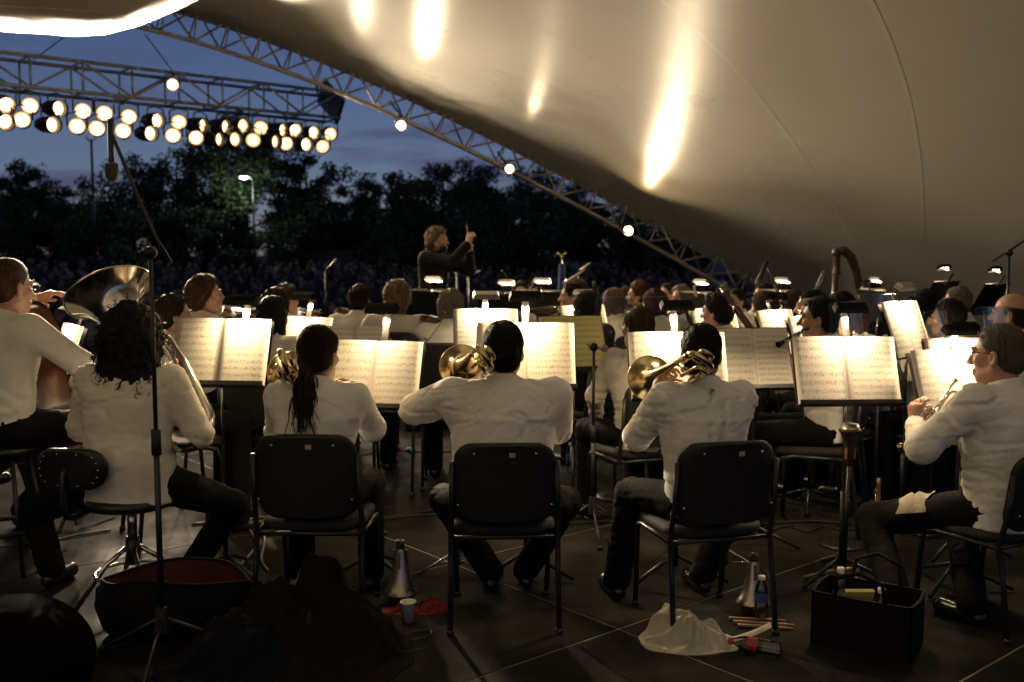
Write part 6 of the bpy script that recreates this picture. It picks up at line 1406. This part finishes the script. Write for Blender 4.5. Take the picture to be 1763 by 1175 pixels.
# white plastic bag, paper, sticks, bottles under the crop-haired player's chair
gw = gnd(1185, 1105)
heap('plastic_bag', 'crumpled white plastic bag under the crop-haired player', 'bag', (gw.x, gw.y, 0), [(-0.09, 0.05, 0.14, 0.065), (-0.02, 0.0, 0.115, 0.075), (0.07, -0.03, 0.085, 0.07), (0.11, 0.05, 0.10, 0.04)], 0.20, mat('white_plastic', (0.40, 0.37, 0.29), 0.38, 0, 0.4, noise=0.12, nscale=12, bump=0.2, bscale=60), 9, 0.024, 2.0, (1.05, 0.75), fine=0.7)
gp_ = gnd(1285, 1108); o = MB(); o.grid([[Vector((-0.11 + 0.22 * i / 8, -0.03 + 0.06 * j / 3 + 0.05 * i / 8, 0.012 + 0.05 * (i / 8) ** 2 + 0.012 * math.sin(j * 1.3))) for i in range(9)] for j in range(4)]); o.grid([[Vector((-0.11 + 0.22 * i / 8, -0.03 + 0.06 * j / 3 + 0.05 * i / 8, 0.0105 + 0.05 * (i / 8) ** 2 + 0.012 * math.sin(j * 1.3))) for i in range(9)] for j in range(4)], flip=True)
ob = o.build('paper_strip', mat('paper', (0.55, 0.52, 0.44), 0.7)); ob.location = gp_; tag(ob, 'curling white paper strip sticking out of the plastic bag', 'paper')
for k, (a, b) in enumerate((((1255, 1068), (1352, 1072)), ((1262, 1074), (1368, 1080)), ((1270, 1080), (1366, 1086)))):
    A_, B_ = gnd(*a), gnd(*b); o = MB(); o.tube([A_ + Vector((0, 0, 0.009)), A_.lerp(B_, 0.85) + Vector((0, 0, 0.009)), A_.lerp(B_, 0.93) + Vector((0, 0, 0.009)), A_.lerp(B_, 0.96) + Vector((0, 0, 0.009)), B_ + Vector((0, 0, 0.009))], [0.0075, 0.0075, 0.004, 0.006, 0.003], 9)
    ob = o.build('drumstick', mat('hickory', (0.30, 0.17, 0.08), 0.5)); tag(ob, ['wooden stick furthest from the camera beside the white bag', 'middle wooden stick beside the white bag', 'wooden stick nearest the camera beside the white bag'][k], 'stick', 'wooden sticks by the plastic bag')
bottle('clear water bottle standing behind the chair leg of the crop-haired player', gnd(1310, 1068), 0.205, 0.031)
gl_ = gnd(1268, 1118); bottle('clear bottle with red label lying on its side', gl_ + Vector((0, 0, 0.031)), 0.215, 0.030, M=Matrix.Rotation(D2R(-25), 4, 'Z') @ Matrix.Rotation(D2R(90), 4, 'Y') @ T((0, 0, -0.02)) @ Matrix.Rotation(math.pi, 4, 'X') @ T((0, 0, -0.2)), cap='red', labelcol=(0.35, 0.03, 0.03))
# open carry bag at right with bottles
gk = gnd(1492, 1108); kr = thing('carry_bag', 'open black carry bag beside the trumpet player', 'bag', (gk.x, gk.y, 0), D2R(-33))
def wall(a, b, h0, h1, t=0.012):
    m_ = MB(); a, b = Vector(a), Vector(b); n = Vector((-(b - a).y, (b - a).x, 0)).normalized() * t; rowsw = []
    for off in (Vector((0, 0, 0)), n):
        rowsw.append([[a.lerp(b, i / 6) + off + Vector((0, 0, z)) + n * (0.8 * math.sin(math.pi * i / 6) * z / h0) for i in range(7)] for z in (0.0, h0 * 0.5, h0)])
    m_.grid(rowsw[0]); m_.grid(rowsw[1], flip=True); m_.grid([rowsw[0][2], rowsw[1][2]]); return m_
mk_ = mat('bag_canvas', (0.006, 0.0048, 0.004), 0.85, 0, 0.2, bump=0.4, bscale=40)
cs = [(-0.19, -0.12, 0), (0.19, -0.12, 0), (0.19, 0.12, 0), (-0.19, 0.12, 0)]
for i in range(4): wall(cs[(i + 1) % 4], cs[i], 0.23, 0.23).build('side_panel', mk_, kr)
o = MB(); o.box((0, 0, 0.008), (0.38, 0.24, 0.012)); o.build('bottom_panel', mk_, kr, smooth=False)
for yy in (-0.14, 0.14):
    o = MB(); o.tube([(-0.1, yy, 0.22), (-0.09, yy * 1.1, 0.31), (0.0, yy * 1.15, 0.345), (0.09, yy * 1.1, 0.31), (0.1, yy, 0.22)], 0.009, 8); o.build('strap_handle', mk_, kr)
kb = lambda x, y, z: tuple(Vector((gk.x, gk.y, 0)) + Rz(D2R(-33)) @ Vector((x, y, z)))
bottle('white-capped bottle standing in the black carry bag', kb(0.06, -0.03, 0.02), 0.24, 0.031, labelcol=(0.10, 0.16, 0.3)); bottle('white-capped bottle at the far corner of the black carry bag', kb(-0.13, 0.06, 0.02), 0.27, 0.031, labelcol=(0.11, 0.16, 0.3))
o = MB(); o.box((0, 0, 0.13), (0.12, 0.02, 0.25), Matrix.Rotation(0.35, 3, 'X')); ob = o.build('yellow_booklet', mat('yellow_paper', (0.45, 0.33, 0.10), 0.7), smooth=False); ob.location = kb(-0.04, -0.04, 0); tag(ob, 'yellow booklet poking out of the black carry bag', 'booklet')
# towel over the trumpet player's knee
kneeW = W3(p5, y5, r5.K[0]); hipW = W3(p5, y5, r5.Hip[0])
tw = kneeW.lerp(hipW, 0.42) + Vector((0, 0, 0.075))
o = MB(); rows_ = []
ax_ = (hipW - kneeW).normalized(); sd = Vector((-ax_.y, ax_.x, 0)).normalized()
for i in range(13):
    an = D2R(-75 + 120 * i / 12); rows_.append([tw - Vector((0, 0, 0.075)) + ax_ * (0.13 * (j / 8 - 0.5) + 0.012 * math.sin(i * 0.9 + j)) + (sd * math.sin(an) + Vector((0, 0, 1)) * math.cos(an)) * (0.098 + 0.008 * math.sin(j * 1.9 + i * 0.8)) for j in range(9)])
o.grid(rows_); o.grid([[p + (p - (kneeW.lerp(hipW, 0.42))).normalized() * 0.006 for p in r_] for r_ in rows_], flip=True); ob = o.build('towel', mat('towel_cotton', (0.36, 0.32, 0.25), 0.95, bump=0.5, bscale=120)); tag(ob, 'white towel draped over the thigh of the trumpet player', 'towel')
# trumpet mute on a peg stand
gm = gnd(1452, 1003); zt2 = pix(1458, 800, gm.y).z; pr_ = thing('peg_stand', 'slim post stand carrying an upturned mute', 'stand', tuple(gm))
o = MB(); o.tube([(0, 0, 0.02), (0.01, 0, zt2)], 0.011, 9); o.build('post', M_black(), pr_)
for k in range(3):
    a = D2R(170 + 120 * k); o = MB(); o.tube([(0, 0, 0.06), (0.08 * math.cos(a), 0.08 * math.sin(a), 0.045), (0.19 * math.cos(a), 0.19 * math.sin(a), 0.012)], [0.014, 0.015, 0.012], 9); o.build('foot', mat('worn_brass_foot', (0.22, 0.17, 0.1), 0.4, 0.8), pr_)
mute('upturned dark mute with silver cap on the slim post stand', gm + Vector((0.012, 0, zt2 + 0.205)), 0.21, 0.056, M=Matrix.Rotation(math.pi, 4, 'X'), dark=True)
o = stick_wind('oboe', 'small reddish wooden oboe standing on its peg behind the towel', 'oboe', gnd(1512, 955) , gnd(1512, 955) + Vector((0.0, 0.03, 0.42)), 0.022, 0.012, M_wood(), 5)
# drinks deeper on the stage
bottle('water bottle on the deck right of the broad player', gnd(982, 812), 0.22, 0.033)
# cables
cz_ = lambda l: [gnd(x, y) + Vector((0, 0, 0.008)) for x, y in l]
cable('black cable running across the deck behind the front row', cz_([(330, 905), (450, 896), (560, 905), (700, 888), (770, 880), (900, 895), (1010, 892), (1110, 890)]), 0.007)
cable('second black cable alongside, behind the front row', cz_([(390, 915), (520, 915), (640, 899), (760, 888), (900, 908), (1030, 900), (1100, 905)]), 0.006)
cable('black cable with a connector left of the broad player', cz_([(600, 790), (660, 778), (705, 778), (760, 780), (830, 776)]), 0.006)
o = MB(); c_ = gnd(708, 779); o.box(c_ + Vector((0, 0, 0.018)), (0.07, 0.045, 0.036)); ob = o.build('cable_box', M_blackplastic(), smooth=False); tag(ob, 'small black cable box with green pilot light', 'box')
l_ = MB(); l_.sphere(c_ + Vector((0.005, -0.023, 0.026)), 0.004, 8, 6); lo_ = l_.build('pilot_light', mat('green_led', (0.1, 0.6, 0.3), 0.4, emit=(0.1, 1.0, 0.35), estr=6.0)); lo_.parent = ob
cable('pale cable looping beside the tuba player foot', cz_([(425, 905), (440, 935), (432, 955), (415, 975), (400, 1000)]), 0.006, mat('grey_cable', (0.25, 0.22, 0.17), 0.5))
cable('pale cable curving from the chair leg to the loop', cz_([(445, 905), (456, 930), (450, 965), (462, 985)]), 0.006, mat('grey_cable', (0.25, 0.22, 0.17), 0.5))
cable('thin black cable coiled near the broad player chair', cz_([(655, 1105), (690, 1108), (735, 1100), (740, 1088), (700, 1095), (665, 1112), (690, 1125), (735, 1120)]), 0.003)
cable('black cable snaking at right behind the trumpet player', cz_([(1310, 905), (1400, 900), (1500, 905), (1620, 897), (1763, 905)]), 0.007)
cable('bundle-end cable wriggling below the right-hand stands', cz_([(1330, 915), (1360, 908), (1390, 918), (1420, 908), (1450, 916), (1490, 910)]), 0.005)
cable('dark cable crossing the deck at the far left', cz_([(-10, 945), (60, 938), (130, 925), (190, 915)]), 0.006)
# wind-player's horn pegs: trombone stands under the chairs
for k, (px, py, lab) in enumerate(((790, 985, 'under the broad player chair'), (1250, 985, 'under the crop-haired player chair'))):
    g_ = gnd(px, py); s_ = thing('trombone_stand', 'folded chrome trombone stand ' + lab, 'stand', tuple(g_), D2R(20 * k))
    o = MB(); o.tube([(0, 0, 0.04), (0, 0, 0.30)], 0.011, 9); o.build('post', M_chrome(), s_)
    for q in range(3):
        a = D2R(200 + 120 * q); o = MB(); o.tube([(0, 0, 0.12), (0.22 * math.cos(a), 0.22 * math.sin(a), 0.01)], 0.007, 8); o.build('leg', M_chrome(), s_)
        o = MB(); o.tube([(0, 0, 0.05), (0.12 * math.cos(a), 0.12 * math.sin(a), 0.065)], 0.005, 7); o.build('leg_brace', M_chrome(), s_)
# ================================================================== beyond the stage
# rigging cables
for k, (a, b, lab) in enumerate((((250, 60), (301, 128), 'thin wire rope from the arch to the straight truss'), ((135, 46), (58, 103), 'thin wire rope at the left above the straight truss'))):
    o = MB(); o.tube([on_plane(*a), on_truss(*b)], 0.008, 6); ob = o.build('wire_rope', M_black()); tag(ob, lab, 'wire rope', 'rigging wires')
for k, (x, y) in enumerate(((672, 175), (857, 262), (1057, 372), (545, 150))):
    a = on_plane(x, y); b = on_plane(x + (2 if k < 3 else 3), y + 30) if k < 3 else on_truss(547, 165)
    o = MB(); o.tube([a, b - (AX * 0.25 if k < 3 else Vector((0, 0, 0)))], 0.018, 8); ob = o.build('hanging_clamp', M_black()); tag(ob, ['clamp holding the highest arch lamp', 'clamp holding the middle arch lamp', 'clamp holding the lowest arch lamp', 'hanger joining the arch to the straight truss end'][k], 'clamp', 'clamps and hangers under the arch')

# audience on the lawn: one far, dark mass
g = np.random.default_rng(21); cv, cf, cm = [], [], []
sph = MB(); sph.sphere((0, 0, 0), 1.0, 7, 5); sv = np.array(sph.v); sf = np.array(sph.f)
def add_v(V, F, m):
    o = sum(len(x) for x in cv); cv.append(V); cf.extend((F + o).tolist()); cm.extend([m] * len(F))
y_ = 17.5
tor = MB(); tor.lathe([(0.01, 0.0), (0.21, 0.02), (0.19, 0.3), (0.22, 0.52), (0.15, 0.62), (0.05, 0.68)], 8); tv = np.array(tor.v); tf = np.array([f for f in tor.f])
while y_ < 66:
    x0, x1 = -0.56 * y_ - 1, 0.27 * y_; x_ = x0
    while x_ < x1:
        x_ += g.uniform(0.5, 0.95) * (1 + (y_ > 40) * 0.25)
        if g.random() < 0.13: continue
        yy = y_ + g.normal(0, 0.25); z = ground_z(x_, yy); s = g.uniform(0.85, 1.1); h0 = z + 0.36 + (0.45 if g.random() < 0.05 else 0)
        col = int(g.choice([0, 1, 2, 3, 4, 5], p=[.3, .25, .2, .07, .10, .08]))
        add_v(tv * np.array((1, 0.7, 1)) * s + np.array((x_, yy, h0)), tf, col)
        add_v(sv * np.array((0.082, 0.095, 0.118)) * s + np.array((x_ + g.normal(0, .03), yy - 0.03, h0 + 0.79 * s)), sf, 6)
        add_v(sv * np.array((0.09, 0.09, 0.09)) * s + np.array((x_, yy + 0.025, h0 + 0.84 * s)), sf, 7 + int(g.integers(0, 3)))
    y_ += 1.15 + 0.012 * y_
me = bpy.data.meshes.new('crowd'); me.from_pydata(np.concatenate(cv).tolist(), [], cf)
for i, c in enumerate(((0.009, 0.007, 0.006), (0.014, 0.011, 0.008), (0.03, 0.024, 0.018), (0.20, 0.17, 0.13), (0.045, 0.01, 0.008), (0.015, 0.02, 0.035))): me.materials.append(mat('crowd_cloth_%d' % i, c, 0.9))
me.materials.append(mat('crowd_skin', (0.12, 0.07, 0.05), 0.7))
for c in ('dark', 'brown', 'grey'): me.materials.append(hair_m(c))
me.polygons.foreach_set('material_index', np.array(cm, np.int32)); me.polygons.foreach_set('use_smooth', np.ones(len(me.polygons), bool)); me.update()
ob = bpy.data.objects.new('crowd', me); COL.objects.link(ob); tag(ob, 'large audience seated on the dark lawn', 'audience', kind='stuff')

# panel fence at the back of the lawn
fa, fb = pix(462, 432, 66), pix(742, 432, 66); fz = ground_z(-8, 66); fr = thing('panel_fence', 'dark panel fence behind the audience left of the conductor', 'fence', (fa.x, fa.y, fz))
n = 8; wd = (fb.x - fa.x) / n; ht = pix(600, 431, 66).z - fz
pm_ = None
for i in range(n):
    if pm_ is None:
        m_ = MB(); m_.box((0, 0, ht / 2), (wd * 0.93, 0.05, ht)); po = m_.build('fence_panel', mat('fence_board', (0.10, 0.10, 0.115), 0.8, noise=0.2, nscale=3), fr, smooth=False); pm_ = po.data
    else: po = bpy.data.objects.new('fence_panel', pm_); COL.objects.link(po); po.parent = fr
    po.location = ((i + 0.5) * wd, 0, 0)
for i in range(n + 1):
    m_ = MB(); m_.box((i * wd, 0.03, ht * 0.52), (0.10, 0.10, ht * 1.04)); m_.build('fence_post', M_black(), fr, smooth=False)

# trees
m_leaf = [mat('leaf_%d' % i, c, 0.7, noise=0.3, nscale=1.5) for i, c in enumerate(((0.020, 0.032, 0.011), (0.030, 0.045, 0.015), (0.013, 0.022, 0.009)))]
m_bark = mat('bark', (0.04, 0.03, 0.022), 0.9, bump=0.6, bscale=8)
def tree(label, px, top, wpx, depth, leaves=2600, dens=1.0, seed=0, low=0.25, name='broadleaf_tree', leaf=0.26):
    g = np.random.default_rng(seed); c = pix(px, top, depth); zg = ground_z(c.x, c.y); H_ = c.z - zg; Wd = wpx / FPX * depth / 2
    r = thing(name, label, 'tree', (c.x, c.y, zg), 0, 'trees beyond the lawn')
    t = MB(); lean = g.normal(0, 0.03, 2); trunk = [Vector((lean[0] * H_ * k + 0.1 * math.sin(k * 5 + seed), lean[1] * H_ * k, H_ * 0.82 * k)) for k in np.linspace(0, 1, 8)]
    t.tube(trunk, [0.028 * H_ * (1 - 0.85 * k) + 0.03 for k in np.linspace(0, 1, 8)], 8); tips = []
    nl = 15
    for i in range(nl):
        k = low + (0.9 - low) * i / nl; p = trunk[0].lerp(trunk[-1], k); an = i * 2.4 + g.uniform(-.4, .4); rad = Wd * (0.95 if k < .6 else 0.95 * math.sqrt(max(0.1, 1 - ((k - .6) / .5) ** 2))) * g.uniform(0.7, 1.1); rise = g.uniform(0.1, 0.25) * H_ * (1.1 - 0.3 * k)
        e = p + Vector((math.cos(an) * rad, math.sin(an) * rad, rise)); m_ = p.lerp(e, 0.5) + Vector((0, 0, rise * 0.12)); t.tube([p, m_, e], [0.012 * H_ * (1.1 - k), 0.007 * H_ * (1.1 - k), 0.012], 6)
        tips += [(m_, 0.75), (e, 1.0), (p.lerp(e, 0.75), 0.9)]
        for q in range(2):
            e2 = m_.lerp(e, 0.5) + Vector(g.normal(0, 0.22, 3) * Wd); t.tube([m_.lerp(e, 0.3), e2], [0.02, 0.008], 5); tips.append((e2, 0.8))
    tips.append((Vector((trunk[-1].x, trunk[-1].y, H_ * 0.93)), 0.8))
    t.build('trunk', m_bark, r)
    V = []; F = []; mi = []; per = int(leaves / len(tips))
    for (tp_, s) in tips:
        sp_ = Wd * 0.26 * s; cl = int(g.integers(0, 3))
        ctr = np.array(tp_) + g.normal(0, sp_ * 0.25, 3)
        for q in range(int(per * dens * g.uniform(0.5, 1.4))):
            d = g.normal(0, 1, 3); d /= np.linalg.norm(d); p = ctr + d * sp_ * g.uniform(0.2, 1.35) ** 0.8 * np.array((1, 1, 0.75)); p[2] = min(p[2], H_ * 1.0)
            if p[2] < H_ * 0.06: continue
            a = g.normal(0, 1, 3); a /= np.linalg.norm(a); b = np.cross(a, g.normal(0, 1, 3)); b /= np.linalg.norm(b) + 1e-9; L_ = leaf * g.uniform(0.6, 1.4); o = len(V)
            V += [p - a * L_ * .5, p + b * L_ * .28, p + a * L_ * .5, p - b * L_ * .28]; F.append((o, o + 1, o + 2, o + 3)); mi.append(cl if g.random() < .7 else int(g.integers(0, 3)))
    np_build('crown', np.array(V), F, m_leaf, r, mi, smooth=False)
    return r
TREES = [('leafy tree rising alone at the left edge of the sky', 30, 264, 110, 70, .8), ('low dark tree between the left edge tree and the lamp post', 110, 322, 150, 74, 1.2), ('airy tree left of the lamp post under the straight truss', 225, 262, 150, 62, .55), ('airy tree right of the lamp post under the straight truss', 305, 250, 130, 64, .6), ('tall dark tree standing behind the right end of the straight truss', 420, 180, 210, 60, 1.3), ('dark tree sloping down right of the straight truss end', 520, 262, 130, 63, 1.2), ('low tree in the gap of evening sky', 600, 348, 120, 78, 1.3), ('rounded tree left of the clump behind the conductor', 675, 296, 130, 70, 1.2), ('tallest rounded tree of the clump behind the conductor', 765, 272, 170, 66, 1.3), ('rounded tree right of the clump, touching the arch', 860, 288, 150, 68, 1.3), ('dark tree seen below the arch beside its middle lamp', 950, 300, 160, 66, 1.3), ('dark tree seen through the arch above the violins', 1050, 350, 170, 64, 1.3), ('low dark tree beside the foot of the arch', 1150, 400, 160, 62, 1.3), ('dark bushy tree behind the audience at far left', 50, 345, 170, 60, 1.4), ('dark bushy tree behind the tall microphone boom', 230, 345, 200, 58, 1.3), ('bushy tree lit green by the park lamp', 385, 330, 120, 57.5, 1.2), ('dark bushy tree left of the conductor above the fence', 560, 372, 190, 72, 1.4), ('dark bushy tree right behind the conductor', 720, 360, 200, 64, 1.4), ('dark bushy tree right of the conductor', 880, 350, 220, 60, 1.4)]
for i, (lab, px, top, w, d, de) in enumerate(TREES): tree(lab, px, top, w, d, 12500, de, i + 1, low=0.12 if i >= 13 or i in (1, 6) else 0.22, leaf=0.23)

# park lamp and dark lamp post
pl = pix(420, 306, 56); zg = ground_z(pl.x, pl.y); lr = thing('park_lamp', 'lit park lamp on a pole among the trees', 'street lamp', (pl.x, pl.y, zg))
o = MB(); o.tube([(0.5, 0, 0), (0.5, 0, pl.z - zg - 0.1)], [0.07, 0.05], 10); o.build('pole', M_black(), lr)
o = MB(); o.tube([(0.5, 0, pl.z - zg - 0.12), (0.25, 0, pl.z - zg + 0.04), (0, 0, pl.z - zg + 0.08)], 0.04, 8); o.build('arm', mat('grey_pole', (0.2, 0.2, 0.2), 0.6), lr)
o = MB(); o.sphere((0, 0, pl.z - zg + 0.07), (0.30, 0.16, 0.09), 14, 8); o.build('housing', mat('grey_pole', (0.2, 0.2, 0.2), 0.6), lr)
o = MB(); o.sphere((0, -0.02, pl.z - zg), (0.24, 0.15, 0.085), 14, 8); o.build('lens', mat('park_lens', (0.9, 0.95, 0.9), 0.3, emit=(0.85, 1.0, 0.92), estr=9.0), lr)
ld = bpy.data.lights.new('park_light', 'POINT'); ld.energy = 220; ld.color = (0.8, 1.0, 0.75); ld.shadow_soft_size = 0.2; lo = bpy.data.objects.new('park_light', ld); COL.objects.link(lo); lo.parent = lr; lo.location = (0, -0.3, pl.z - zg - 0.35)
pp = pix(157, 240, 50); zg = ground_z(pp.x, pp.y); lr = thing('lamp_post', 'tall unlit lamp post left of the tall microphone boom', 'lamp post', (pp.x, pp.y, zg))
o = MB(); o.tube([(0, 0, 0), (0, 0, pp.z - zg)], [0.09, 0.06], 10); o.build('pole', M_black(), lr)
o = MB(); o.tube([(-0.25, 0, pp.z - zg + 0.14), (-0.18, 0, pp.z - zg - 0.02), (0, 0, pp.z - zg - 0.08), (0.18, 0, pp.z - zg - 0.02), (0.25, 0, pp.z - zg + 0.14)], 0.035, 8); o.build('bracket', M_black(), lr)
